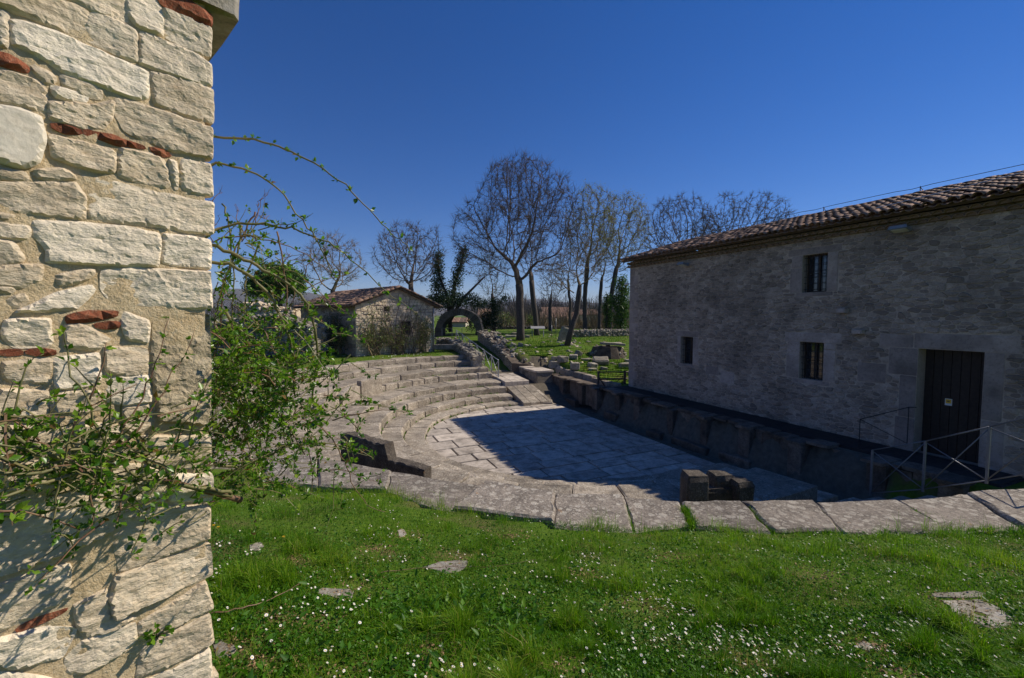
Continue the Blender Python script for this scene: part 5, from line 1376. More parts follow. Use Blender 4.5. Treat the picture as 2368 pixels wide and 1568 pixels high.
# ---------------------------------------------------------------- far houses and boundary wall
def far_house(u0, u1, ve, vr, D_, label, wins=(), depth=7.0, wallm='far_wall', hip=False):
    a, b = aty(u0, 740, D_), aty(u1, 740, D_); ze, zr = aty(u0, ve, D_)[2], aty(u0, vr, D_)[2]; zg = -2.6; w_ = b[0] - a[0]
    t = thing('far_house', label, 'house', (a + b) / 2 * [1, 1, 0] + [0, 0, zg], 'farmhouses beyond the trees')
    mb = MB(); mb.box(((a[0] + b[0]) / 2, D_ + depth / 2, (zg + ze) / 2), (w_, depth, ze - zg)); 
    for x in (a[0], b[0]): mb.add([(x, D_, ze), (x, D_ + depth, ze), (x, D_ + depth / 2, zr - .1)], [(0, 1, 2)])
    obj('wall', mb.mesh('wall', [MATS[wallm]]), t)
    rb = MB(); o_ = .3; x0, x1 = a[0] - o_, b[0] + o_; k = (zr - ze) / (depth / 2)
    for sgn in (-1, 1):
        yo_ = D_ - o_ if sgn < 0 else D_ + depth + o_
        q = [np.array(v, float) for v in ((x0, yo_, ze - o_ * k), (x1, yo_, ze - o_ * k), (x1, D_ + depth / 2, zr), (x0, D_ + depth / 2, zr))]
        rb.add(q + [v - [0, 0, .12] for v in q], [(0, 1, 2, 3), (7, 6, 5, 4), (0, 4, 5, 1), (1, 5, 6, 2), (3, 7, 4, 0), (2, 6, 7, 3)])
    ro_ = obj('roof', rb.mesh('roof', [MATS['roof_tile']]), t)
    tm = MB(); nb = int((x1 - x0) / .24); cv, cf = tile_mesh(math.hypot(depth / 2 + o_, zr - ze + o_ * k), .10, .10, 3)
    sl = math.atan2(k, 1); R = np.stack([np.array([0, -math.cos(sl), -math.sin(sl)]), np.array([1, 0, 0]), np.array([0, -math.sin(sl), math.cos(sl)])], 1)
    for i in range(nb): tm.add(cv @ R.T + np.array([x0 + (i + .5) * .24, D_ + depth / 2, zr + .01]), cf, random.random())
    obj('tiles', tm.mesh('tiles', [MATS['roof_tile']]), ro_, 'stuff')
    for (u, v, ww, hh) in wins:
        p = aty(u, v, D_ - .02); V, F = box(p, (ww, .06, hh)); wo = obj('window', mesh_np('window', V, F, MATS['dark_inside']), t)
        V, F = box(p + [0, -.02, -hh / 2 - .05], (ww + .2, .14, .1)); obj('sill', mesh_np('sill', V, F, MATS['house_ashlar']), wo)
far_house(1252, 1329, 735, 722, 88, 'pale farmhouse with low red roof and two small windows behind the trees', ((1286, 743, .95, 1.7), (1304, 743, .95, 1.7), (1321, 752, 1.0, .9)), 5)
far_house(1256, 1318, 724, 710, 94, 'taller red-roofed farmhouse part rising behind the low-roofed one', (), 6)
far_house(1334, 1382, 727, 716, 96, 'plain pale stone farmhouse wall right of the low red roof', ((1372, 747, 1.2, 1.6), (1345, 752, .9, .9)), 6)
far_house(1441, 1500, 730, 716, 90, 'pale stone farm building partly hidden by the corner of the long house', (), 6)
far_house(1038, 1076, 744, 735, 70, 'pale shed with a reddish roof seen through the old arch', (), 5)
far_house(1106, 1131, 735, 714, 78, 'brown-roofed building just right of the old arch', (), 6)
rubble_wall('boundary_wall', 'long low grey boundary wall across the far side of the grove', [aty(1130, 764, 58), aty(1250, 763, 60), aty(1380, 763, 62), aty(1480, 763, 64)], .7, [-1.6, -1.55, -1.55, -1.5], .2, 79, cat='stone wall', mat='arch_stone')
# ---------------------------------------------------------------- trees
def colonize(path, A, step, di, dk, seed, iters=160, grav=0.06, jit=0.12):
    r = np.random.default_rng(seed)
    N_ = [np.array(p, float) for p in path]; par = [-1] + list(range(len(path) - 1))
    A = np.asarray(A, float); alive = np.ones(len(A), bool)
    near = np.zeros(len(A), int); dist = np.full(len(A), 1e9)
    def upd(start):
        nonlocal near, dist
        B = np.array(N_[start:])
        if len(B) == 0: return
        d = np.sqrt(((A[:, None] - B[None]) ** 2).sum(2)); k = d.argmin(1); m = d[np.arange(len(A)), k]
        b = m < dist; dist = np.where(b, m, dist); near = np.where(b, k + start, near)
    upd(0); kids = {}
    for it in range(iters):
        act = alive & (dist < di)
        if not act.any():
            if not alive.any() or di > 30: break
            di *= 1.5; continue
        nodes = np.array(N_); dirs = A[act] - nodes[near[act]]; dirs /= np.linalg.norm(dirs, axis=1)[:, None] + 1e-9
        acc = np.zeros((len(N_), 3)); np.add.at(acc, near[act], dirs); idx = np.unique(near[act]); s0 = len(N_); add = 0
        for i in idx:
            v = acc[i] / (np.linalg.norm(acc[i]) + 1e-9) + r.normal(0, jit, 3) + np.array([0, 0, grav]); v /= np.linalg.norm(v)
            if kids.get(i, 0) > 3: alive[(near == i) & act] = False; continue
            N_.append(N_[i] + v * step); par.append(int(i)); kids[i] = kids.get(i, 0) + 1; add += 1
        upd(s0); alive &= dist > dk
        if add == 0: break
    return np.array(N_), np.array(par)
def skeleton(N_, par, tip, p=2.7):
    n = len(N_); acc = np.zeros(n); rad = np.zeros(n); ch = [[] for _ in range(n)]
    for i in range(n - 1, -1, -1):
        rad[i] = acc[i] ** (1 / p) if acc[i] > 0 else tip
        if par[i] >= 0: acc[par[i]] += rad[i] ** p; ch[par[i]].append(i)
    chains = []; stack = [(0, None)]
    while stack:
        s_, pr = stack.pop(); c = [pr] if pr is not None else []
        i = s_; c.append(i)
        while ch[i]:
            k = max(ch[i], key=lambda j: rad[j])
            for j in ch[i]:
                if j != k: stack.append((j, i))
            i = k; c.append(i)
        chains.append(c)
    return rad, chains, ch
def build_tree(label, base, path, A, step, di, dk, seed, tip=0.018, trunk_r=0.3, mats=('bark', 'twig'), twigs=8, twl=0.8, group='bare trees', buds=0, name='bare_tree', budmat='bud_leaf', ztop_bud=None, fine=True):
    r = np.random.default_rng(seed + 100)
    N_, par = colonize(path, A, step, di, dk, seed); rad, chains, ch = skeleton(N_, par, tip)
    sc = trunk_r / rad[0]; rad2 = np.maximum(rad * np.where(rad > tip * 3, 1 + (sc - 1) * np.clip((rad - tip * 3) / (rad[0] - tip * 3 + 1e-6), 0, 1), 1), tip)
    np0 = len(path); tr = MB(); cr = MB(); t = thing(name, label, 'tree', base, group)
    tp = [p for p in path]; tr.tube([np.array(p) - ([0, 0, .4] if i == 0 else [0, 0, 0]) for i, p in enumerate(tp)], [rad2[i] * (1.25 if i == 0 else 1) for i in range(np0)], 9)
    obj('trunk', tr.mesh('trunk', [MATS[mats[0]]], True), t)
    tips = []
    for c in chains:
        c2 = [i for i in c if i >= np0 - 1]
        if len(c2) < 2: continue
        rr = rad2[c2].copy(); 
        if c2[0] != c[0] or True: rr[0] = min(rr[0], rr[1] * 1.15)
        rr[-1] *= .6
        cr.tube(N_[c2], rr, 6 if rr[0] > .08 else (4 if rr[0] > .035 else 3))
    ends = [i for i in range(np0, len(N_)) if rad[i] < tip * 2.2]
    # fine twigs as thin three-sided spikes
    P = N_[ends]; d = P - N_[par[ends]]; d /= np.linalg.norm(d, axis=1)[:, None] + 1e-9
    P = np.repeat(P, twigs, 0); d = np.repeat(d, twigs, 0); d = d * .9 + r.normal(0, .55, d.shape) + [0, 0, .15]; d /= np.linalg.norm(d, axis=1)[:, None]
    L = twl * r.uniform(.4, 1.2, (len(P), 1)); E = P + d * L; M_ = (P + E) / 2 + r.normal(0, .05, P.shape) * L
    a = np.cross(d, r.normal(0, 1, d.shape)); a /= np.linalg.norm(a, axis=1)[:, None]; b = np.cross(d, a)
    w0, w1 = tip * .62, tip * .42
    V = np.stack([P + a * w0, P - a * w0 * .5 + b * w0, P - a * w0 * .5 - b * w0, M_ + a * w1, M_ - a * w1 * .5 + b * w1, M_ - a * w1 * .5 - b * w1, E], 1)
    n = len(P); F = np.array([(0, 1, 4, 3), (1, 2, 5, 4), (2, 0, 3, 5), (3, 4, 6, 6), (4, 5, 6, 6), (5, 3, 6, 6)])
    Fl = []
    for k in range(n):
        o_ = k * 7; Fl += [(o_, o_ + 1, o_ + 4, o_ + 3), (o_ + 1, o_ + 2, o_ + 5, o_ + 4), (o_ + 2, o_, o_ + 3, o_ + 5), (o_ + 3, o_ + 4, o_ + 6), (o_ + 4, o_ + 5, o_ + 6), (o_ + 5, o_ + 3, o_ + 6)]
    cr.add(V.reshape(-1, 3), Fl)
    obj('crown', cr.mesh('crown', [MATS[mats[1]]]), t)
    if buds:
        Q = np.vstack([E, M_]); 
        if ztop_bud is not None: Q = Q[Q[:, 2] > ztop_bud + r.normal(0, 1.0, len(Q))]
        V, F, T = leaf_cloud(Q, .11, buds, .12, seed); obj('buds', mesh_np('buds', V, F, MATS[budmat], tint=T), t, 'stuff')
    return t
def ellips(c, rx, ry, rz, n, seed, hollow=0.0, zmin=None, bottom=1.0):
    r = np.random.default_rng(seed); out = []
    while len(out) < n:
        p = r.uniform(-1, 1, 3); q = np.linalg.norm(p)
        if q > 1 or q < hollow * r.random(): continue
        if p[2] < 0: p[2] *= bottom
        v = np.array(c) + p * [rx, ry, rz]
        if zmin is not None and v[2] < zmin: continue
        out.append(v)
    return np.array(out)
def px(u, v, D_): return aty(u, v, D_)
def tree_px(label, D_, base, forks, crowns, seed, n=900, step=.42, tip=.017, trunk_r=.28, **kw):
    """base and trunk path in frame px at distance D_, crowns = (u, v, ru, rv, weight)"""
    b = px(*base, D_); b[2] = float(ground_h(b[0], b[1])) if D_ < 44 else min(b[2], -1.9)
    path = [b] + [px(*f, D_) + [0, rng.normal(0, .15), 0] for f in forks]
    pp = [path[0]]
    for a, c in zip(path[:-1], path[1:]):
        m = max(1, int(np.linalg.norm(c - a) / .6)); pp += [a + (c - a) * (k + 1) / m + rng.normal(0, .02, 3) for k in range(m)]
    A = np.vstack([ellips(px(u, v, D_), ru * D_ / FPX, ru * D_ / FPX * .85, rv * D_ / FPX, int(n * w_), seed + i, .6, bottom=bt) for i, (u, v, ru, rv, w_, bt) in enumerate(crowns)])
    nzv = np.array([mn.noise(Vector(a) * (.55 * 33 / D_) + Vector((seed, 0, 0))) for a in A]); A = A[nzv > -.26]
    return build_tree(label, b, pp, A, step, step * 6, step * 1.25, seed, tip, trunk_r, **kw)
tree_px('tall bare tree with a stout forked trunk standing over the grassy bank', 33, (1203, 783), [(1203, 720), (1200, 658)], [(1200, 520), (1195, 490)] and [(1200, 505, 120, 145, .7, .75), (1100, 545, 62, 80, .28, 1), (1285, 495, 66, 88, .26, 1), (1195, 435, 78, 74, .24, 1), (1120, 620, 60, 30, .08, 1), (1270, 600, 50, 40, .08, 1)], 3, n=2600, step=.34, tip=.013, trunk_r=.30, twigs=9, twl=.8)
tree_px('slender tree with yellow-green spring tips right of the tall bare tree', 46, (1353, 758), [(1352, 690), (1358, 610)], [(1368, 530, 62, 100, 1, 1)], 11, n=1500, step=.45, trunk_r=.24, buds=1, ztop_bud=5.5, mats=('bark', 'twig_brown'), tip=.02)
tree_px('second yellow-tipped tree close to the corner of the long house', 49, (1408, 758), [(1412, 690), (1425, 620)], [(1445, 540, 62, 92, 1, 1)], 12, n=1400, step=.48, trunk_r=.26, buds=1, ztop_bud=6.0, mats=('bark', 'twig_brown'), tip=.02)
tree_px('broad bare tree above the far end of the long house roof', 54, (1590, 756), [(1585, 700), (1580, 625)], [(1570, 535, 95, 85, 1, .9)], 13, n=1700, step=.48, trunk_r=.3, tip=.019)
tree_px('wide domed bare tree rising behind the middle of the long house roof', 56, (1700, 756), [(1702, 700), (1700, 615)], [(1715, 530, 112, 86, 1, .9)], 14, n=2000, step=.48, trunk_r=.3, tip=.019)
tree_px('leaning thin tree bent to the right above the loose stones', 31.5, (1308, 788), [(1318, 765), (1332, 725), (1340, 660)], [(1345, 600, 52, 62, .7, 1), (1300, 640, 40, 40, .3, 1)], 15, n=700, step=.36, trunk_r=.2, mats=('bark', 'twig_brown'), twigs=5)
tree_px('spreading bare tree directly behind the cottage ridge', 43, (955, 752), [(955, 700), (950, 668)], [(945, 595, 84, 82, 1, .8), (985, 560, 40, 50, .2, 1)], 16, n=1700, step=.42, trunk_r=.25, tip=.017)
tree_px('brownish bare tree left of the cottage roof behind the rose canes', 46, (772, 752), [(772, 700), (771, 672)], [(770, 610, 72, 72, 1, .8)], 17, n=1300, step=.44, trunk_r=.24, mats=('bark', 'twig_brown'), tip=.019)
tree_px('twin-stemmed bare tree just right of the tall tree trunk', 40, (1242, 775), [(1236, 720), (1228, 650)], [(1235, 590, 45, 70, 1, 1)], 18, n=700, step=.45, trunk_r=.24, twigs=5)
tree_px('thin bare tree in front of the low-roofed farmhouse', 52, (1272, 758), [(1272, 715), (1274, 690)], [(1275, 650, 36, 48, 1, 1)], 19, n=600, step=.45, trunk_r=.2, twigs=5)
tree_px('bare crooked tree right of the old arch with ivy on its trunk', 46, (1140, 760), [(1141, 715), (1138, 680)], [(1140, 635, 42, 55, 1, 1)], 20, n=650, step=.45, trunk_r=.22, twigs=5, buds=1, budmat='green_leaf')
tree_px('slim bare tree between the yellow-tipped trees', 55, (1385, 756), [(1388, 690), (1392, 640)], [(1400, 600, 40, 75, 1, 1)], 22, n=650, step=.5, trunk_r=.22, twigs=5, mats=('bark', 'twig_brown'))
tree_px('thin bare sapling beside the leaning tree', 44, (1318, 760), [(1318, 700), (1315, 660)], [(1312, 600, 34, 75, 1, 1)], 23, n=560, step=.45, trunk_r=.14, twigs=5, mats=('bark', 'twig_brown'))
# far woods that read as one mass
r = np.random.default_rng(5); mbw = MB()
for i in range(420):
    D_ = r.uniform(102, 150); u = r.uniform(1090, 1500) if i % 3 else r.uniform(480, 1000); b = px(u, 748, D_); b[2] = -2.0; h_ = r.uniform(3, 9) * (D_ / 100) ** .5
    for k in range(22):
        z0 = r.uniform(0, .5) * h_; a = b + [r.normal(0, .3), r.normal(0, .3), z0]; e = b + np.array([r.normal(0, 1.7), r.normal(0, 1.7), z0 + r.uniform(.2, .5) * h_]); mbw.tube([a, (a + e) / 2 + [0, 0, .2], e], [.05, .035, .02], 3)
    mbw.tube([b, b + [0, 0, h_ * .8]], [.16, .05], 4)
und = MB()
for i in range(95):
    D_ = r.uniform(58, 76); u = r.uniform(1120, 1480); b = px(u, 752, D_); b[2] = -2.0; h_ = r.uniform(1.2, 4.2)
    for k in range(26):
        a = b + [r.normal(0, .5), r.normal(0, .5), 0]; e = a + np.array([r.normal(0, .7), r.normal(0, .7), h_ * r.uniform(.4, 1)]); und.tube([a, (a + e) / 2 + r.normal(0, .1, 3), e], [.03, .022, .012], 3)
tag(obj('undergrowth', und.mesh('undergrowth', [MATS['twig_brown']])), 'bare brown undergrowth between the tree trunks before the farmhouses', 'undergrowth', kind='stuff')
tag(obj('far_woods', mbw.mesh('far_woods', [MATS['wood_grey']])), 'hazy brown bare woods along the horizon behind the farmhouses', 'woods', kind='stuff')
def evergreen(label, D_, base, stems, lobes, n, size, mat, seed, name='ivy_clad_tree', trunk_r=.22, cat='tree', group=None):
    b = px(*base, D_); t = thing(name, label, cat, b, group); r = np.random.default_rng(seed); mb = MB()
    for s_ in stems:
        pts = [px(*q, D_) for q in s_]; mb.tube(pts, np.linspace(trunk_r, trunk_r * .35, len(pts)), 7)
    obj('trunk', mb.mesh('trunk', [MATS['bark']], True), t)
    P = []
    for (u, v, ru, rv) in lobes:
        c = px(u, v, D_); m = max(40, int(n * ru * rv / 90))
        q = ellips(c, ru * D_ / FPX, ru * D_ / FPX, rv * D_ / FPX, m, seed + int(u), .9); P.append(q)
    P = np.vstack(P); P = P + r.normal(0, .08, P.shape)
    V, F, T = leaf_cloud(P, size, 8, size * 1.2, seed)
    # clumps: shift tint by clump
    o = obj('crown', mesh_np('crown', V, F, MATS[mat], tint=T), t)
    return t
lob = [(1012 + k * 0.3, 590 + i * 13, 9 + i * .9, 10) for i in range(7) for k in (0,)] + [(1071 - i * 3.2, 580 + i * 13, 7 + i * .8, 10) for i in range(7)] + [(1035, 685, 34, 16), (1030, 700, 40, 14), (1062, 698, 36, 12), (1005, 693, 22, 10), (1090, 690, 20, 8), (1105, 705, 16, 8), (1026, 752, 9, 18), (1090, 752, 8, 14)]
evergreen('dark ivy-clad tree with two upright tops behind the old arch', 43, (1042, 768), [[(1042, 768), (1035, 690), (1016, 640), (1012, 588)], [(1042, 730), (1050, 660), (1066, 610), (1072, 575)], [(1040, 740), (1070, 690), (1120, 640)]], lob, 34, .17, 'ivy_leaf', 31)
lob = [(1437 + rng.normal(0, 3), 650 + i * 11, 11 + 7 * math.sin(i / 10 * 3.1), 10) for i in range(11)]
evergreen('green ivy column on a trunk at the corner of the long house', 46, (1437, 760), [[(1437, 760), (1438, 640)]], lob, 40, .18, 'green_leaf', 32)
lob = [(1403 + rng.normal(0, 2), 690 + i * 11, 6 + 2 * math.sin(i), 9) for i in range(6)]
evergreen('thin ivy-covered trunk left of the green ivy column', 47, (1403, 760), [[(1403, 760), (1404, 680)]], lob, 30, .16, 'green_leaf', 33)
lob = [(1140 + rng.normal(0, 6), 700 + i * 10, 9 + 2 * i, 9) for i in range(6)] + [(1148, 745, 22, 9), (1118, 700, 14, 6), (1165, 690, 8, 14), (1125, 735, 16, 14), (1118, 752, 16, 9)]
evergreen('dark ivy bush round the foot of a trunk right of the arch', 45, (1142, 765), [[(1142, 765), (1140, 700)]], lob, 30, .17, 'ivy_leaf', 34)
lob = [(645, 645, 42, 26), (600, 655, 26, 20), (675, 650, 26, 22), (640, 632, 30, 16), (615, 668, 30, 14), (680, 668, 18, 12), (590, 672, 18, 10)]
evergreen('dense round dark green evergreen seen through the rose bush', 52, (652, 745), [[(652, 748), (648, 690), (642, 650)], [(650, 710), (625, 670)], [(650, 700), (675, 665)]], lob, 60, .26, 'green_leaf', 35, name='evergreen_tree')
lob = [(1185, 745, 16, 9), (1165, 738, 12, 16), (1228, 740, 12, 12), (1120, 748, 12, 7)]
evergreen('pale green spring bush in the gap left of the tall tree trunk', 62, (1172, 757), [[(1172, 758), (1172, 735)]], lob, 26, .2, 'bush_leaf', 36, name='far_bush', cat='bush', trunk_r=.1)
# ---------------------------------------------------------------- leaflets
def leaflets(P, A_, size, r, tint=None, width=0.62, fold=0.25):
    """folded pointed leaflets at P growing along A_ (unit)"""
    n = len(P); up = r.normal(0, 1, (n, 3)) + np.array([0.3, -0.2, 0.9]); b = np.cross(A_, up); b /= np.linalg.norm(b, axis=1)[:, None] + 1e-9; c = np.cross(b, A_)
    s = (np.asarray(size) * np.ones(n))[:, None]; w = s * width * 0.5
    V = np.stack([P, P + A_ * s * .45 + b * w + c * s * fold * .5, P + A_ * s - c * s * .05, P + A_ * s * .45 - b * w + c * s * fold * .5, P + A_ * s * .5], 1)
    o = np.arange(n)[:, None] * 5
    F = np.concatenate([o + np.array([[0, 4, 2, 1]]), o + np.array([[0, 3, 2, 4]])], 0)
    T = np.repeat(r.uniform(0, 1, n) if tint is None else tint, 5)
    return V.reshape(-1, 3), F, T
def bez(pts, m):
    P = np.array(pts, float); t = np.linspace(0, len(P) - 1, m); out = []
    for x in t:                                          # Catmull-Rom through the points
        i = min(int(x), len(P) - 2); f = x - i
        p0, p1, p2, p3 = P[max(i - 1, 0)], P[i], P[i + 1], P[min(i + 2, len(P) - 1)]
        out.append(0.5 * ((2 * p1) + (-p0 + p2) * f + (2 * p0 - 5 * p1 + 4 * p2 - p3) * f * f + (-p0 + 3 * p1 - 3 * p2 + p3) * f ** 3))
    return np.array(out)
rose = thing('rose_bush', 'sprawling wild rose bush with arching green canes around the stone wall end', 'bush', (-1.0, 2.25, -2.0))
br = np.random.default_rng(77); LP, LA, LS, LT = [], [], [], []
def cluster(p, n, spread, up=0.4, size=0.025, bias=None):
    """a small rose leaf: several leaflets fanning from one point"""
    d0 = br.normal(0, 1, 3) + np.array([0.25, -0.1, up])
    if bias is not None: d0 = d0 + bias
    d0 /= np.linalg.norm(d0); t0 = br.uniform(0, .85) ** 0.8
    for k in range(n):
        d = d0 + br.normal(0, .65, 3); d /= np.linalg.norm(d)
        LP.append(p + d * spread * br.uniform(0, .6)); LA.append(d); LS.append(size * br.uniform(.45, 1.3)); LT.append(np.clip(t0 + br.normal(0, .15), 0, .93) if br.random() > .03 else 1.0)
def cane(pts, r0, r1, mat='cane_green', leaf=0.05, nleaf=5, m=None, wob=.004, thorns=True, size=.025):
    L = sum(np.linalg.norm(np.array(b) - np.array(a)) for a, b in zip(pts[:-1], pts[1:])); m = m or max(6, int(L / .035))
    C_ = bez(pts, m) + br.normal(0, wob, (m, 3)); rad = np.linspace(r0, r1, m)
    mb = MB(); mb.tube(C_, rad, 6)
    if thorns:
        for i in range(2, m - 1, 1):
            if br.random() < .6:
                d = br.normal(0, 1, 3); d /= np.linalg.norm(d); p = C_[i]; mb.tube([p, p + d * (rad[i] + .006)], [.0016, .0003], 3)
    obj('cane', mb.mesh('cane', [MATS[mat]], True), rose)
    if nleaf:
        seg = np.linalg.norm(np.diff(C_, axis=0), axis=1); acc = 0
        for i in range(1, m):
            acc += seg[i - 1]
            if acc > leaf * br.uniform(.6, 1.4):
                acc = 0; cluster(C_[i], int(nleaf * br.uniform(.6, 1.5)) + 1, .02, .8, size)
    return C_
def PY(pts, d0, d1): return [aty(u, v, d0 + (d1 - d0) * i / (len(pts) - 1)) for i, (u, v) in enumerate(pts)]
cane(PY([(430, 330), (470, 314), (560, 319), (640, 338), (700, 363), (770, 408), (830, 462), (885, 520), (925, 555), (952, 580)], 2.2, 2.5), .0068, .002, leaf=.05, nleaf=5)
cane(PY([(440, 395), (470, 383), (530, 383), (590, 402), (640, 435), (690, 495), (725, 545), (750, 590), (772, 640)], 2.2, 2.45), .0065, .0028, leaf=.045, nleaf=6)
cane(PY([(470, 560), (498, 532), (552, 518), (600, 517), (653, 525), (706, 541), (751, 557), (795, 585), (848, 634), (900, 680), (962, 725)], 2.15, 2.6), .0075, .002, leaf=.05, nleaf=6)
cane(PY([(480, 560), (560, 546), (640, 560), (700, 585), (760, 625), (800, 660)], 2.3, 2.6), .004, .0015, 'cane_red', leaf=.09, nleaf=1)
cane(PY([(640, 537), (652, 590), (660, 640), (664, 700), (652, 762), (645, 800)], 2.4, 2.5), .0045, .002, 'cane_red', leaf=.08, nleaf=2)
cane(PY([(460, 560), (517, 578), (559, 595), (602, 620), (640, 639), (686, 674), (707, 701), (723, 740), (730, 781), (733, 818), (727, 866), (722, 930)], 2.1, 2.45), .010, .005, leaf=.06, nleaf=4)
cane(PY([(465, 600), (489, 606), (541, 617), (589, 646), (614, 676), (638, 711), (657, 753), (673, 795), (679, 854), (683, 920)], 2.05, 2.4), .0095, .005, leaf=.06, nleaf=4)
cane(PY([(560, 520), (550, 578), (526, 633), (506, 698), (495, 744), (502, 780)], 2.5, 2.4), .006, .003, leaf=.06, nleaf=4)
cane(PY([(520, 720), (555, 766), (581, 779), (600, 799), (613, 829), (618, 854), (622, 920)], 2.2, 2.35), .008, .005, leaf=.06, nleaf=4)
cane(PY([(487, 1071), (544, 1083), (603, 1060), (662, 1036), (706, 1027), (766, 1027), (824, 1039), (868, 1062)], 2.1, 2.5), .007, .002, leaf=.035, nleaf=6)
cane(PY([(690, 930), (715, 962), (751, 992), (780, 1033), (798, 1074), (818, 1124), (848, 1166), (889, 1183)], 2.3, 2.45), .0045, .0015, 'cane_red', leaf=.05, nleaf=3)
cane(PY([(818, 1124), (850, 1105), (877, 1098), (890, 1088)], 2.42, 2.45), .002, .001, leaf=.03, nleaf=4)
cane(PY([(600, 560), (572, 640), (566, 720), (570, 800), (566, 900)], 2.45, 2.4), .005, .003, leaf=.06, nleaf=4)
cane(PY([(520, 470), (535, 560), (540, 650), (538, 740), (548, 860)], 2.5, 2.4), .005, .003, leaf=.07, nleaf=3)
cane(PY([(590, 490), (560, 545), (535, 600), (515, 700), (505, 800)], 2.55, 2.4), .005, .003, 'cane_red', leaf=.08, nleaf=2)
cane(PY([(690, 690), (740, 705), (790, 722), (830, 733)], 2.45, 2.55), .0035, .0015, leaf=.04, nleaf=5)
cane(PY([(705, 800), (760, 790), (800, 760), (815, 728)], 2.45, 2.5), .0035, .0015, leaf=.05, nleaf=4)
cane(PY([(650, 620), (700, 640), (742, 690), (770, 720)], 2.4, 2.5), .003, .0015, leaf=.04, nleaf=5)
# bare grey twigs standing against the sky
for (p, q) in (((560, 560), (607, 455)), ((570, 545), (548, 480)), ((590, 520), (598, 470)), ((600, 500), (625, 498)), ((600, 520), (655, 528)), ((640, 640), (672, 585)), ((660, 620), (690, 600)), ((700, 640), (725, 600)), ((488, 480), (512, 445)), ((490, 560), (506, 510))):
    a, b = aty(*p, 2.5), aty(*q, 2.55); C_ = cane([a, (a + b) / 2 + br.normal(0, .012, 3), b], .003, .0012, 'cane_red', nleaf=0, thorns=False)
    for k in range(4):
        i = br.integers(1, len(C_)); e = C_[i] + np.array([br.normal(0, .035), br.normal(0, .03), abs(br.normal(0, .035))]); cane([C_[i], (C_[i] + e) / 2, e], .0014, .0008, 'cane_red', nleaf=0, m=4, thorns=False)
# the tangle: many shorter canes through the body of the bush
tang = MB()
def tangle(n, pick, leafp, nl, sz=.025):
    for i in range(n):
        p, dirv, L = pick(); m = 7; pts = []; d = dirv / np.linalg.norm(dirv)
        for k in range(m): pts.append(p.copy()); p = p + d * L / m; d = d + br.normal(0, .14, 3) + np.array([0, 0, -.05]); d /= np.linalg.norm(d)
        tang.tube(pts, np.linspace(.0035, .0012, m), 3, m=int(br.random() < .25))
        for k in range(1, m):
            if br.random() < leafp: cluster(pts[k], nl, .022, .5, sz)
def pk_right():
    v = np.clip(br.normal(930, 105), 590, 1130); w_ = 150 + 90 * min(1, max(0, (v - 560) / 200)); u = 487 + abs(br.normal(0, .55)) * w_
    u = min(u, 487 + w_ * 1.35)
    p = aty(u, v, br.uniform(2.0, 2.7)); return p, np.array([br.uniform(-.6, 1.4), br.normal(0, .5), br.normal(.05, .55)]), br.uniform(.12, .45)
tangle(380, pk_right, .68, 7)
def pk_up():
    u, v = br.uniform(487, 730), br.uniform(520, 760); 
    if u - 487 > (v - 450) * 1.1: u = 487 + (u - 487) * .5
    p = aty(u, v, br.uniform(2.2, 2.7)); return p, np.array([br.uniform(-.2, 1.2), br.normal(0, .4), br.normal(-.1, .6)]), br.uniform(.1, .35)
tangle(70, pk_up, .5, 5)
# canes in front of the sunlit wall
def NW(pts, off): return [WP + on_wall_t(u * .5574, v * .5574 + 693.5, o) for (u, v), o in zip(pts, np.linspace(off[0], off[1], len(pts)))]
def on_wall_t(u, v, o):
    d = ray(u, v); k = (WP @ WN + o) / (d @ WN); return d * k - WP
Lc = [([(960, 800), (880, 790), (700, 770), (560, 740), (400, 720), (250, 740), (100, 790), (-40, 830)], .008, .004, (.02, .30)), ([(960, 810), (870, 800), (760, 770), (650, 700), (560, 640), (440, 630), (300, 620), (150, 640), (-40, 600)], .007, .003, (.02, .26)),
      ([(560, 740), (480, 640), (400, 520), (360, 400), (300, 300), (270, 180), (250, 120)], .005, .0015, (.15, .12)), ([(480, 620), (560, 560), (640, 440), (700, 330), (760, 250), (810, 120)], .004, .001, (.15, .10)), ([(430, 630), (500, 560), (600, 380), (660, 230), (690, 80)], .004, .001, (.15, .12)),
      ([(380, 420), (420, 280), (440, 170)], .003, .001, (.12, .12)), ([(-40, 440), (100, 590), (230, 650), (400, 700)], .006, .004, (.2, .2)), ([(20, 560), (60, 450), (110, 280), (185, 225)], .004, .001, (.14, .14)), ([(600, 580), (720, 540), (960, 560)], .004, .002, (.1, .02)),
      ([(560, 560), (620, 620), (760, 620), (960, 600)], .005, .003, (.12, .02)), ([(400, 720), (370, 800), (380, 900), (350, 965)], .004, .0015, (.2, .22)), ([(530, 760), (500, 850), (490, 935)], .004, .0015, (.18, .2)), ([(250, 740), (230, 850), (210, 930)], .004, .0015, (.22, .24)), ([(-40, 700), (120, 730), (300, 690), (480, 700)], .006, .004, (.24, .2)),
      ([(-40, 880), (60, 870), (180, 900), (330, 950)], .004, .002, (.25, .2)), ([(300, 560), (330, 460), (420, 420), (560, 360)], .004, .0015, (.15, .1)), ([(-40, 640), (40, 690), (160, 700), (300, 640), (360, 540)], .006, .003, (.22, .18))]
for pts, a, b, off in Lc:
    mt = 'cane_green' if a > .0045 or br.random() < .5 else 'cane_red'; cane(NW(pts, off), a, b, mt, leaf=.05, nleaf=5, size=.023)
V, F = tube(bez(NW([(1000, 830), (880, 800), (790, 775), (700, 750), (640, 750)], (-.02, .1)), 12), np.linspace(.013, .006, 12), 7); obj('cane', mesh_np('cane', V, F, MATS['cane_red'], True), rose)
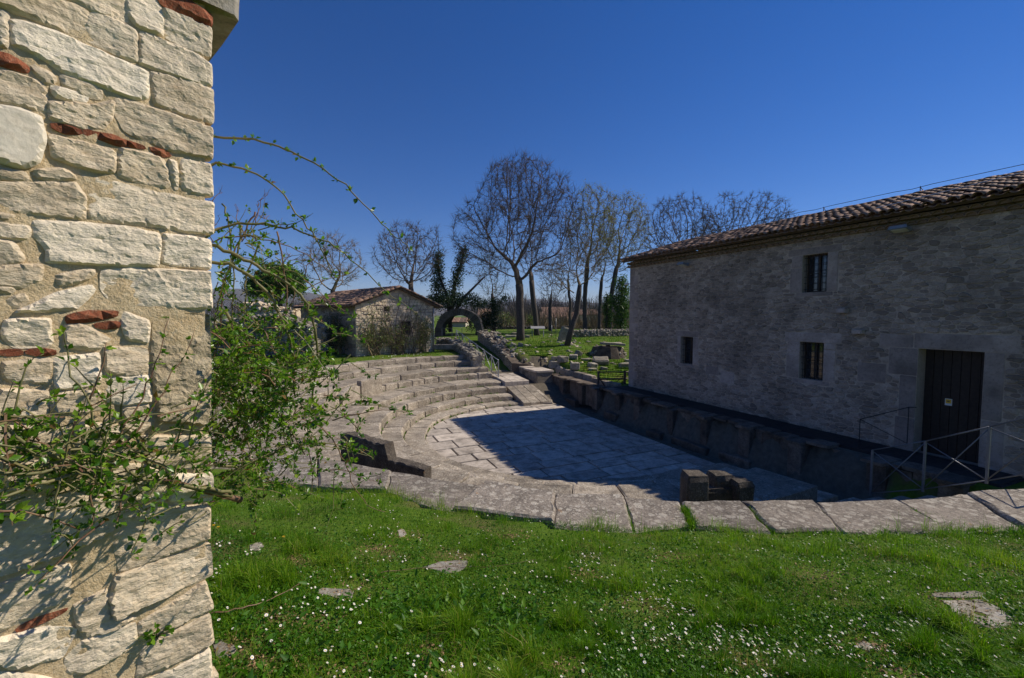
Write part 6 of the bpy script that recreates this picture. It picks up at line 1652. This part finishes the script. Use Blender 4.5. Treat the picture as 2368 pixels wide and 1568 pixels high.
def pk_left():
    u = br.uniform(-40, 900); v = np.clip(br.normal(690 if u > 300 else 650, 125), 430, 1000)
    p = WP + on_wall_t(u * .5574, v * .5574 + 693.5, br.uniform(.03, .24)); return p, WD * br.normal(0, .9) + WN * br.normal(.1, .35) + np.array([0, 0, br.normal(.1, .5)]), br.uniform(.08, .3)
tangle(140, pk_left, .42, 5, .025)
obj('thin_canes', tang.mesh('thin_canes', [MATS['cane_green'], MATS['cane_red']]), rose, 'stuff')
V, F, T = leaflets(np.array(LP), np.array(LA), np.array(LS), br, np.array(LT)); obj('leaves', mesh_np('leaves', V, F, MATS['rose_leaf'], tint=T), rose, 'stuff')
# sprout growing out of a joint low in the wall
sp = WP + on_wall_t(362, 1470, .0); spt = thing('wall_sprout', 'small leafy sprout growing from a joint low in the sunlit wall', 'plant', sp); mb = MB()
P, A_ = [], []
for k in range(26):
    d = WN * br.uniform(.3, 1) + np.array([0, 0, br.uniform(-.3, 1)]) + WD * br.normal(0, .8); d /= np.linalg.norm(d); L = br.uniform(.02, .055); e = sp + d * L + [0, 0, .015]; mb.tube([sp, sp + d * L * .5, e], [.0012, .001, .0008], 3); P.append(e); q = d + br.normal(0, .5, 3) ; A_.append(q / np.linalg.norm(q))
V, F, T = leaflets(np.array(P), np.array(A_), br.uniform(.018, .032, 26), br, br.uniform(.2, .8, 26), 1.0, .1)
obj('stalks', mb.mesh('stalks', [MATS['cane_green']]), spt); obj('leaves', mesh_np('leaves', V, F, MATS['rose_leaf'], tint=T), spt)
# ---------------------------------------------------------------- lawn
def vnoise(x, y, sc, seed):
    x = np.asarray(x) * sc; y = np.asarray(y) * sc; r = np.random.default_rng(seed); G = r.random((256, 256))
    xi, yi = np.floor(x).astype(int), np.floor(y).astype(int); fx, fy = x - xi, y - yi; fx = fx * fx * (3 - 2 * fx); fy = fy * fy * (3 - 2 * fy)
    g = lambda a, b: G[a % 256, b % 256]
    return (g(xi, yi) * (1 - fx) + g(xi + 1, yi) * fx) * (1 - fy) + (g(xi, yi + 1) * (1 - fx) + g(xi + 1, yi + 1) * fx) * fy
def blades(X, Y, H, Wd, r, lean=.5, tint=None, zoff=0.0):
    n = len(X); Z = ground_h(X, Y) + zoff; P = np.stack([X, Y, Z - .004], 1)
    a = r.uniform(0, 2 * np.pi, n); d = np.stack([np.cos(a), np.sin(a), np.zeros(n)], 1); s = np.stack([-np.sin(a), np.cos(a), np.zeros(n)], 1)
    b = a + r.normal(0, .6, n); l = np.abs(r.normal(0, lean, n))[:, None]; dv = np.stack([np.cos(b), np.sin(b), np.zeros(n)], 1)
    H = H[:, None]; up = np.array([[0, 0, 1.0]])
    M1 = P + up * H * .55 + dv * H * l * .25; Tp = P + up * H * (1 - .25 * np.minimum(l, 1.5)) + dv * H * l * .9; w = Wd[:, None] * .5
    V = np.stack([P - s * w, P + s * w, M1 + s * w * .8, M1 - s * w * .8, Tp + s * w * .12, Tp - s * w * .12], 1).reshape(-1, 3)
    o = np.arange(n)[:, None] * 6; F = np.concatenate([o + [[0, 1, 2, 3]], o + [[3, 2, 4, 5]]], 0)
    return V, F, np.repeat(tint, 6)
gr_ = np.random.default_rng(91)
yo_of = lambda x: np.interp(x, SLX_O, SLY_O)
def scatter(n, umin, umax, vmin, vmax):
    """points of the near lawn, even over the picture, so dense close by"""
    u = gr_.uniform(umin, umax, n); v = gr_.uniform(vmin, vmax, n)
    dx = (u - CX) / FPX; dy = -(v - CY) / FPX; c, s = math.cos(PIT), math.sin(PIT); D = np.stack([dx, c + dy * s, -s + dy * c], 1)
    t = 2.2 / -D[:, 2]
    for _ in range(12):
        p = D * t[:, None]; t = ground_h(p[:, 0], p[:, 1]) / D[:, 2]
    p = D * t[:, None]; return p[:, 0], p[:, 1]
BARE = [(1060, 1290, .32), (880, 1270, .18), (730, 1440, .22), (820, 1360, .3), (1040, 1560, .25), (1290, 1540, .2), (560, 1500, .22), (600, 1540, .2), (2010, 1490, .22), (2180, 1390, .3), (2270, 1450, .25), (1000, 1500, .18), (640, 1430, .15), (1180, 1240, .2), (950, 1240, .22), (2080, 1560, .2), (1480, 1400, .3), (1720, 1530, .25), (1350, 1330, .2), (680, 1300, .2), (1900, 1330, .3), (1560, 1290, .25), (780, 1560, .3), (2300, 1320, .3)]
BAREP = np.array([[*on_ground(u, v)[:2], r_] for u, v, r_ in BARE])
def bare(x, y):
    d = np.min(np.hypot(x[:, None] - BAREP[:, 0], (y[:, None] - BAREP[:, 1]) * 1.2) / BAREP[:, 2], 1); return np.clip(1.25 - d, 0, 1)
FLAT = []     # flat stones lying in the lawn: keep grass off them
def flat_ok(x, y):
    ok = np.ones(len(x), bool)
    for (cx_, cy_, rx, ry, a) in FLAT:
        c, s = math.cos(a), math.sin(a); dx, dy = x - cx_, y - cy_; ok &= ((dx * c + dy * s) / rx) ** 2 + ((-dx * s + dy * c) / ry) ** 2 > gr_.uniform(.55, 1.15, len(x))
    return ok
# flat stones
def flat_stone(pts, label, hole=None, dz=.004, mat='ruin_stone'):
    P = np.array([on_ground(u, v) for u, v in pts]); c = P.mean(0); Q = []
    for i in range(len(P)):
        a, b = P[i], P[(i + 1) % len(P)]
        for k in range(3): Q.append(a + (b - a) * k / 3 + np.array([gr_.normal(0, .008), gr_.normal(0, .008), 0]))
    Q = np.array(Q); ar = 0.5 * np.sum(Q[:, 0] * np.roll(Q[:, 1], -1) - np.roll(Q[:, 0], -1) * Q[:, 1])
    if ar < 0: Q = Q[::-1]
    n = len(Q); z = c[2] + dz; slope = np.linalg.lstsq(np.c_[P[:, :2] - c[:2], np.ones(len(P))], P[:, 2] - c[2], rcond=None)[0]
    zt = lambda q: z + (q[:, :2] - c[:2]) @ slope[:2]
    I = Q.copy(); I[:, :2] = c[:2] + (Q[:, :2] - c[:2]) * .95
    rows = [np.c_[Q[:, :2], zt(Q) - .08], np.c_[Q[:, :2], zt(Q) - .01], np.c_[I[:, :2], zt(I)]]
    if hole is not None:
        h = on_ground(*hole[0]); ang = np.arctan2(Q[:, 1] - h[1], Q[:, 0] - h[0])
        hr = hole[1]; Hh = np.stack([h[0] + np.cos(ang) * hr, h[1] + np.sin(ang) * hr], 1); rows += [np.c_[Hh, zt(Hh)], np.c_[Hh, zt(Hh) - .06]]
    V = np.vstack(rows) ; F = []
    for r_ in range(len(rows) - 1):
        for i in range(n): F.append((r_ * n + i, r_ * n + (i + 1) % n, (r_ + 1) * n + (i + 1) % n, (r_ + 1) * n + i))
    F.append(tuple((len(rows) - 1) * n + i for i in range(n)))
    e = (P[:, :2] - c[:2]); FLAT.append((c[0], c[1], np.abs(e[:, 0]).max() * .85, np.abs(e[:, 1]).max() * .85, 0.0))
    return tag(obj('flat_stone', mesh_np('flat_stone', V, F, MATS[mat])), label, 'flat stone', 'flat stones lying in the lawn')
X6 = lambda *p: [((3400 + x / 3.056) * .57788, (2200 + y / 3.056) * .57788) for x, y in p]
X7 = lambda *p: [((840 + x / 2.234) * .57788, (2100 + y / 2.234) * .57788) for x, y in p]
flat_stone(X6((1090, 615), (1350, 610), (1600, 610), (1830, 710), (2070, 905), (1720, 975), (1480, 905), (1230, 760)), 'large flat grey stone with a round socket hole in the daisy lawn', (X6((1590, 785))[0], .035))
flat_stone(X6((970, 530), (1300, 520), (1560, 500), (1690, 545), (1600, 575), (1300, 590), (1010, 575)), 'narrow worn stone strip behind the large flat stone with the hole')
flat_stone(X7((1890, 380), (2040, 330), (2310, 310), (2290, 380), (2200, 430), (2110, 440)), 'small flat stone with a socket hole in the middle of the lawn', (X7((2150, 352))[0], .022))
flat_stone(X7((1670, 50), (1740, 40), (1750, 90), (1690, 118)), 'little pale stone in the lawn between the bush and the slabs')
flat_stone(X7((350, 180), (440, 155), (495, 190), (440, 235), (350, 225)), 'grey flat stone in the lawn under the rose bush twigs')
flat_stone(X7((880, 610), (1010, 565), (1260, 575), (1290, 640), (1180, 680), (1010, 620)), 'brownish half-buried flat stone among broad weeds')
flat_stone(X6((100, 1110), (300, 1140), (310, 1190), (230, 1240), (110, 1200)), 'small pink-grey stone sunk in the daisy lawn left of the socket stone')
flat_stone([(488, 1478), (520, 1484), (548, 1500), (530, 1522), (495, 1520)], 'pale stone against the foot of the sunlit wall end')
# grass blades
X, Y = scatter(430000, 440, 2640, 1085, 1660)
yo_ = yo_of(X); edge = yo_ - Y
nz = vnoise(X + 40, Y + 40, 2.2, 1); nf = vnoise(X + 40, Y + 40, 9.0, 2); ng = vnoise(X + 40, Y + 40, .8, 3)
keep = (edge > -.02 - .14 * np.clip((nf - .45) * 3, 0, 1)) & (gr_.random(len(X)) < (.10 + 1.0 * nz)) & (gr_.random(len(X)) > bare(X, Y) * .93) & flat_ok(X, Y)
wt = (X - WP[0]) * WN[0] + (Y - WP[1]) * WN[1]; beh = (X - WP[0]) * WD[0] + (Y - WP[1]) * WD[1]; keep &= ~((beh < 0.02) & (wt < .02) & (wt > -.6))
X, Y, nz, nf, ng, edge = X[keep], Y[keep], nz[keep], nf[keep], ng[keep], edge[keep]; n = len(X)
tuft = np.clip((nf - .58) * 4, 0, 1) * (nz > .5)
rim = np.exp(-np.abs(edge) / .16)
H = gr_.uniform(.016, .042, n) * (.6 + .6 * ng + .5 * nf) * (1 + 2.6 * tuft) * (1 + 1.1 * rim) + .004
Wd = gr_.uniform(.0018, .0036, n) * (1 + .25 * np.hypot(X, Y) / 4)
tint = np.clip(gr_.normal(.43 + .5 * (ng - .5) + .35 * (nz - .5) + .3 * (nf - .5) + .12 * rim, .17, n), 0, .9); dry = gr_.random(n) < .025 + .12 * bare(X, Y); tint[dry] = gr_.uniform(.92, 1, dry.sum())
V, F, T = blades(X, Y, H, Wd, gr_, .85, tint)
tag(obj('grass', mesh_np('grass', V, F, MATS['grass_blade'], tint=T)), 'short green grass of the sunny foreground lawn', 'grass', kind='stuff')
# grass in the slab joints and along the seats
def tuft_line(a, b, n, h, sp=.03):
    t = gr_.random(n); P = a[None] + (b - a)[None] * t[:, None] + gr_.normal(0, sp, (n, len(a))); return P
TX, TY, TH, TZ = [], [], [], []
for i, n_, h_ in ((5, 260, .07), (6, 900, .12), (7, 900, .12), (9, 220, .06), (3, 160, .05), (2, 120, .05), (8, 120, .05)):
    a = atz(*inner[i + 0], ZS); b = atz(*outer[i + 0], ZS); P = tuft_line(np.array([*a[:2]]) * .7 + np.array([*b[:2]]) * .3, np.array([*b[:2]]) + (np.array([*b[:2]]) - np.array([*a[:2]])) * .05, n_, h_, .022 if i not in (6, 7) else .035)
    TX += list(P[:, 0]); TY += list(P[:, 1]); TH += list(gr_.uniform(.35, 1.1, n_) * h_); TZ += [-2.80] * n_
for R0, z in ((6.05, -4.48), (6.83, -4.22), (7.6, -3.93), (9.02, -3.7), (9.6, -3.42), (10.87, -3.13), (11.82, -2.86), (5.3, -4.6)):
    for k in range(26 if R0 > 5.4 else 60):
        ph = gr_.uniform(-2, 125); m = int(gr_.integers(6, 34)); ph2 = ph + gr_.normal(0, .5, m)
        for q in ph2:
            p = WR(R0 - abs(gr_.normal(0, .02)), q, z); TX.append(p[0]); TY.append(p[1]); TH.append(gr_.uniform(.03, .11)); TZ.append(z)
TX, TY, TH, TZ = map(np.array, (TX, TY, TH, TZ)); V, F, T = blades(TX, TY, TH, gr_.uniform(.003, .007, len(TX)) * np.where(np.hypot(TX, TY) > 8, 2.2, 1), gr_, .5, np.clip(gr_.normal(.55, .2, len(TX)), 0, .9), TZ - ground_h(TX, TY))
tag(obj('joint_grass', mesh_np('joint_grass', V, F, MATS['grass_blade'], tint=T)), 'tufts of grass in the joints of the slabs and seats', 'grass', kind='stuff')
# grass of the farther lawns, coarser
def far_grass(n, u0, u1, v0, v1, h, w, cond, label):
    u = gr_.uniform(u0, u1, n); v = gr_.uniform(v0, v1, n); Ps = []
    dx = (u - CX) / FPX; dy = -(v - CY) / FPX; c, s = math.cos(PIT), math.sin(PIT); D = np.stack([dx, c + dy * s, -s + dy * c], 1); t = np.full(n, 8.0)
    hit = np.zeros(n, bool)
    for k in range(140):
        p = D * t[:, None]; below = p[:, 2] < ground_h(p[:, 0], p[:, 1]); hit |= below; t = np.where(hit, t, t * 1.018)
    p = D[hit] * t[hit][:, None]; ok = cond(p[:, 0], p[:, 1]); p = p[ok]; m = len(p)
    k = vnoise(p[:, 0] + 50, p[:, 1] + 50, .7, 8); ok = gr_.random(m) < .3 + k; p = p[ok]; k = k[ok]; m = len(p)
    V, F, T = blades(p[:, 0], p[:, 1], gr_.uniform(.5, 1.3, m) * h * (.6 + k), np.full(m, w) * gr_.uniform(.6, 1.4, m), gr_, .6, np.where(gr_.random(m) < .12 + .3 * (vnoise(p[:, 0] + 50, p[:, 1] + 50, .45, 12) > .55), gr_.uniform(.9, 1, m), np.clip(gr_.normal(.36, .2, m), 0, .9)))
    tag(obj('grass', mesh_np('grass', V, F, MATS['grass_blade'], tint=T)), label, 'grass', kind='stuff'); return p
def c1(x, y): s, n_ = sn(x, y); return (np.hypot(s, n_) > 12.75) & (n_ < .6) & (y < 45)
def c2(x, y): s, n_ = sn(x, y); return (n_ > 1.0) & (s > 3.4) & (y < 70) & ~((n_ < 3.6) & (s < 18)) & ~((n_ < 5.2) & (s < 9.8))
pl = far_grass(26000, 480, 1130, 790, 880, .07, .016, c1, 'mown grass of the lawn in front of the small cottage')
pb_ = far_grass(34000, 1130, 1465, 752, 895, .10, .022, c2, 'rough grass on the bank among the tumbled blocks')
# broad weeds and clover
def weeds(n, u0, u1, v0, v1, smin, smax, tilt, cond=None, seed=1, width=.55):
    X, Y = scatter(n, u0, u1, v0, v1); k = vnoise(X + 10, Y + 10, 3.0, 20 + seed); ok = (yo_of(X) - Y > .02) & (gr_.random(n) < k * 1.3) & (gr_.random(n) > bare(X, Y) * .8) & flat_ok(X, Y)
    X, Y = X[ok], Y[ok]; m = len(X); Z = ground_h(X, Y) + gr_.uniform(.004, .026, m); a = gr_.uniform(0, 2 * np.pi, m); e = gr_.uniform(*tilt, m)
    A_ = np.stack([np.cos(a) * np.cos(e), np.sin(a) * np.cos(e), np.sin(e)], 1); return leaflets(np.stack([X, Y, Z], 1), A_, gr_.uniform(smin, smax, m), gr_, np.clip(gr_.normal(.45, .25, m), 0, 1), width, .2)
parts = [weeds(105000, 440, 2640, 1120, 1640, .008, .024, (-.1, .8), seed=1, width=.8), weeds(12000, 470, 2420, 1230, 1640, .018, .045, (.05, .7), seed=2), weeds(1500, 470, 1250, 1330, 1640, .04, .085, (.1, .8), seed=3, width=.42)]
V = np.vstack([p[0] for p in parts]); off = np.cumsum([0] + [len(p[0]) for p in parts]); F = np.vstack([p[1] + o for p, o in zip(parts, off)]); T = np.concatenate([p[2] for p in parts])
tag(obj('weeds', mesh_np('weeds', V, F, MATS['weed_leaf'], tint=T)), 'clover and broad-leaved weeds growing through the foreground lawn', 'weeds', kind='stuff')
# dead leaves and litter in the bare patches
m = 5200; k = gr_.integers(0, len(BAREP), m); X = BAREP[k, 0] + gr_.normal(0, .6, m) * BAREP[k, 2]; Y = BAREP[k, 1] + gr_.normal(0, .5, m) * BAREP[k, 2]
ok = yo_of(X) - Y > .05; X, Y = X[ok], Y[ok]; m = len(X); a = gr_.uniform(0, 6.28, m); e = gr_.normal(0, .3, m); A_ = np.stack([np.cos(a) * np.cos(e), np.sin(a) * np.cos(e), np.sin(e)], 1)
big = gr_.random(m) < .06; V, F, T = leaflets(np.stack([X, Y, ground_h(X, Y) + .006], 1), A_, np.where(big, gr_.uniform(.02, .04, m), gr_.uniform(.012, .03, m)), gr_, gr_.random(m), .5, .3); 
tag(obj('dead_leaves', mesh_np('dead_leaves', V, F, MATS['dead_leaf'], tint=T)), 'brown dead leaves and straw in bare patches of the lawn', 'dead leaves', kind='stuff')

# ---------------------------------------------------------------- daisies
def daisy_mesh(rad=.0105, petals=14, col=2):
    V, F, M_ = [], [], []
    def add(v, f, m): 
        o = len(V); V.extend(v); F.extend([tuple(i + o for i in q) for q in f]); M_.extend([m] * len(f))
    h = .045
    sv, sf = tube([(0, 0, -.005), (.004, 0, h * .6), (0, 0, h)], [.0009, .0008, .0008], 3); add([tuple(q) for q in sv], sf, 2)
    for i in range(petals):
        a = 2 * math.pi * i / petals; ca, sa = math.cos(a), math.sin(a); w = rad * .20; z = h + .001 * (i % 2)
        p = lambda rr, ww, zz: (ca * rr - sa * ww, sa * rr + ca * ww, zz)
        add([p(rad * .25, -w * .5, z), p(rad * .7, -w, z + .0012), p(rad, 0, z + .0016), p(rad * .7, w, z + .0012), p(rad * .25, w * .5, z)], [(0, 1, 2, 3, 4)], 0)
    c = [(math.cos(k) * rad * .36, math.sin(k) * rad * .36, h + .0018) for k in np.arange(8) * math.pi / 4]; add(c + [(0, 0, h + .0042)], [(i, (i + 1) % 8, 8) for i in range(8)], 1)
    return np.array(V), F, M_
dv, df, dm_ = daisy_mesh()
dmats = [MATS['petal'], MATS['flower_disc'], MATS['grass_blade']]
dme = [mesh_np('daisy', dv * s_, df, dmats, False, np.full(len(dv), .4), dm_) for s_ in (.8, 1.0, 1.2)]
dn = 9000; X, Y = scatter(dn, 480, 2400, 1128, 1590); cl = vnoise(X + 5, Y + 9, 1.6, 41); cl2 = vnoise(X + 5, Y + 9, 5.5, 42)
u_ = CX + FPX * X / Y; ok = (yo_of(X) - Y > .06) & (gr_.random(dn) < np.clip((cl - .15) * 1.5, .12, 1) * np.clip((cl2 - .2) * 1.6, .12, 1) * np.where(u_ > 1500, 1.0, .55) * np.where(Y < 2.6, .4, 1)) & flat_ok(X, Y) & ~((X < -1.1) & (Y < 1.9))
X, Y = X[ok], Y[ok]; sel = gr_.permutation(len(X))[:1900]; X, Y = X[sel], Y[sel]; order = np.argsort(X * X + Y * Y); X, Y = X[order], Y[order]; Z = ground_h(X, Y)
rest = MB()
def rotm(r): return Matrix.Rotation(r[2], 3, 'Z') @ Matrix.Rotation(r[0], 3, 'X') @ Matrix.Rotation(r[1], 3, 'Y')
for i in range(len(X)):
    t_ = (gr_.normal(-.1, .3), gr_.normal(.42, .3), gr_.normal(0, .3)); s_ = gr_.uniform(.55, .95)
    if i < 300:
        o = bpy.data.objects.new('daisy', dme[i % 3]); S.collection.objects.link(o); o.location = (X[i], Y[i], Z[i]); o.rotation_euler = rotm(t_).to_euler(); o.scale = (s_,) * 3
        tag(o, 'small white daisy with a yellow centre in the near part of the lawn', 'daisy', 'daisies in the near lawn')
    else: rest.add(dv @ (np.array(rotm(t_)).T * s_) + [X[i], Y[i], Z[i]], df, .4); 
rm = mesh_np('daisies', np.vstack(rest.V), rest.F, dmats, False, np.concatenate(rest.T), dm_ * (len(rest.F) // len(df)))
tag(obj('daisies', rm), 'many white daisies farther off in the lawn towards the slabs', 'daisies', kind='stuff')
# daisies as specks on the lawn before the cottage
fx = pl[gr_.random(len(pl)) < .05]; fx = fx[vnoise(fx[:, 0] + 50, fx[:, 1] + 50, .35, 44) > .5][:700]; mb = MB()
for p in fx: mb.add(np.array([(math.cos(a) * .03, math.sin(a) * .03, 0) for a in np.arange(6)]) @ np.array(Matrix.Rotation(.6, 3, 'Y')).T + [p[0], p[1], float(ground_h(p[0], p[1])) + .07], [tuple(range(6))])
if mb.n: tag(obj('far_daisies', mb.mesh('far_daisies', [MATS['petal']])), 'white daisies scattered over the lawn before the cottage', 'daisies', kind='stuff')
# dandelions
for i, (u, v, lab) in enumerate(((494, 1218, 'yellow dandelion right against the sunlit wall edge'), (505, 1222, 'second yellow dandelion just right of the one against the wall'), (649, 1147, 'yellow dandelion under the rose bush near the slabs'), (656, 1245, 'lone yellow dandelion in the lawn below the rose bush'), (2146, 1289, 'lone yellow dandelion at the far side of the daisy lawn'))):
    p = on_ground(u, v + 8); t = thing('dandelion', lab, 'dandelion', p, 'dandelions in the lawn'); V, F = tube([p, p + [0, 0, .05]], .0015, 4); obj('stem', mesh_np('stem', V, F, MATS['cane_green']), t)
    V = []; F = []
    for k in range(40):
        a = k * 2.4; q = .002 + .0135 * (k / 40) ** .6; z = .05 + .007 * (1 - k / 40); o = len(V); ca, sa = math.cos(a), math.sin(a)
        V += [p + [0, 0, .05], p + [ca * q - sa * .0022, sa * q + ca * .0022, z], p + [ca * q * 1.15, sa * q * 1.15, z + .001], p + [ca * q + sa * .0022, sa * q - ca * .0022, z]]; F.append((o, o + 1, o + 2, o + 3))
    obj('flower_head', mesh_np('flower_head', np.array(V), F, MATS['flower_disc']), t)
# fallen cane lying in the lawn
for pts, lab in (([(488, 1428), (540, 1420), (600, 1405), (660, 1378), (706, 1350)], 'long reddish fallen cane lying in the lawn beside the wall'), ([(880, 1330), (960, 1322), (1060, 1318), (1150, 1316), (1240, 1300)], 'thin dry twig lying across the middle of the lawn')):
    P = [on_ground(u, v) + [0, 0, .03] for u, v in pts]; V, F = tube(bez(P, 16) + gr_.normal(0, .003, (16, 3)), np.linspace(.006, .002, 16) * (1 if 'long' in lab else .45), 5); tag(obj('fallen_twig', mesh_np('fallen_twig', V, F, MATS['cane_red'])), lab, 'twig')
# ---------------------------------------------------------------- thin air between here and the hills
hm = bpy.data.materials.new('haze'); hm.use_nodes = True; hn = hm.node_tree
for n_ in list(hn.nodes):
    if n_.type == 'BSDF_PRINCIPLED': hn.nodes.remove(n_)
pv = hn.nodes.new('ShaderNodeVolumePrincipled'); pv.inputs['Color'].default_value = (0.72, 0.80, 1.0, 1); pv.inputs['Density'].default_value = 0.00011
hn.links.new(pv.outputs[0], [n_ for n_ in hn.nodes if n_.type == 'OUTPUT_MATERIAL'][0].inputs['Volume'])
V, F = box((0, 3000, 110), (16000, 14000, 240))
tag(obj('haze', mesh_np('haze', V, F, hm)), 'faint blue haze over the distant hills', 'haze', kind='stuff')
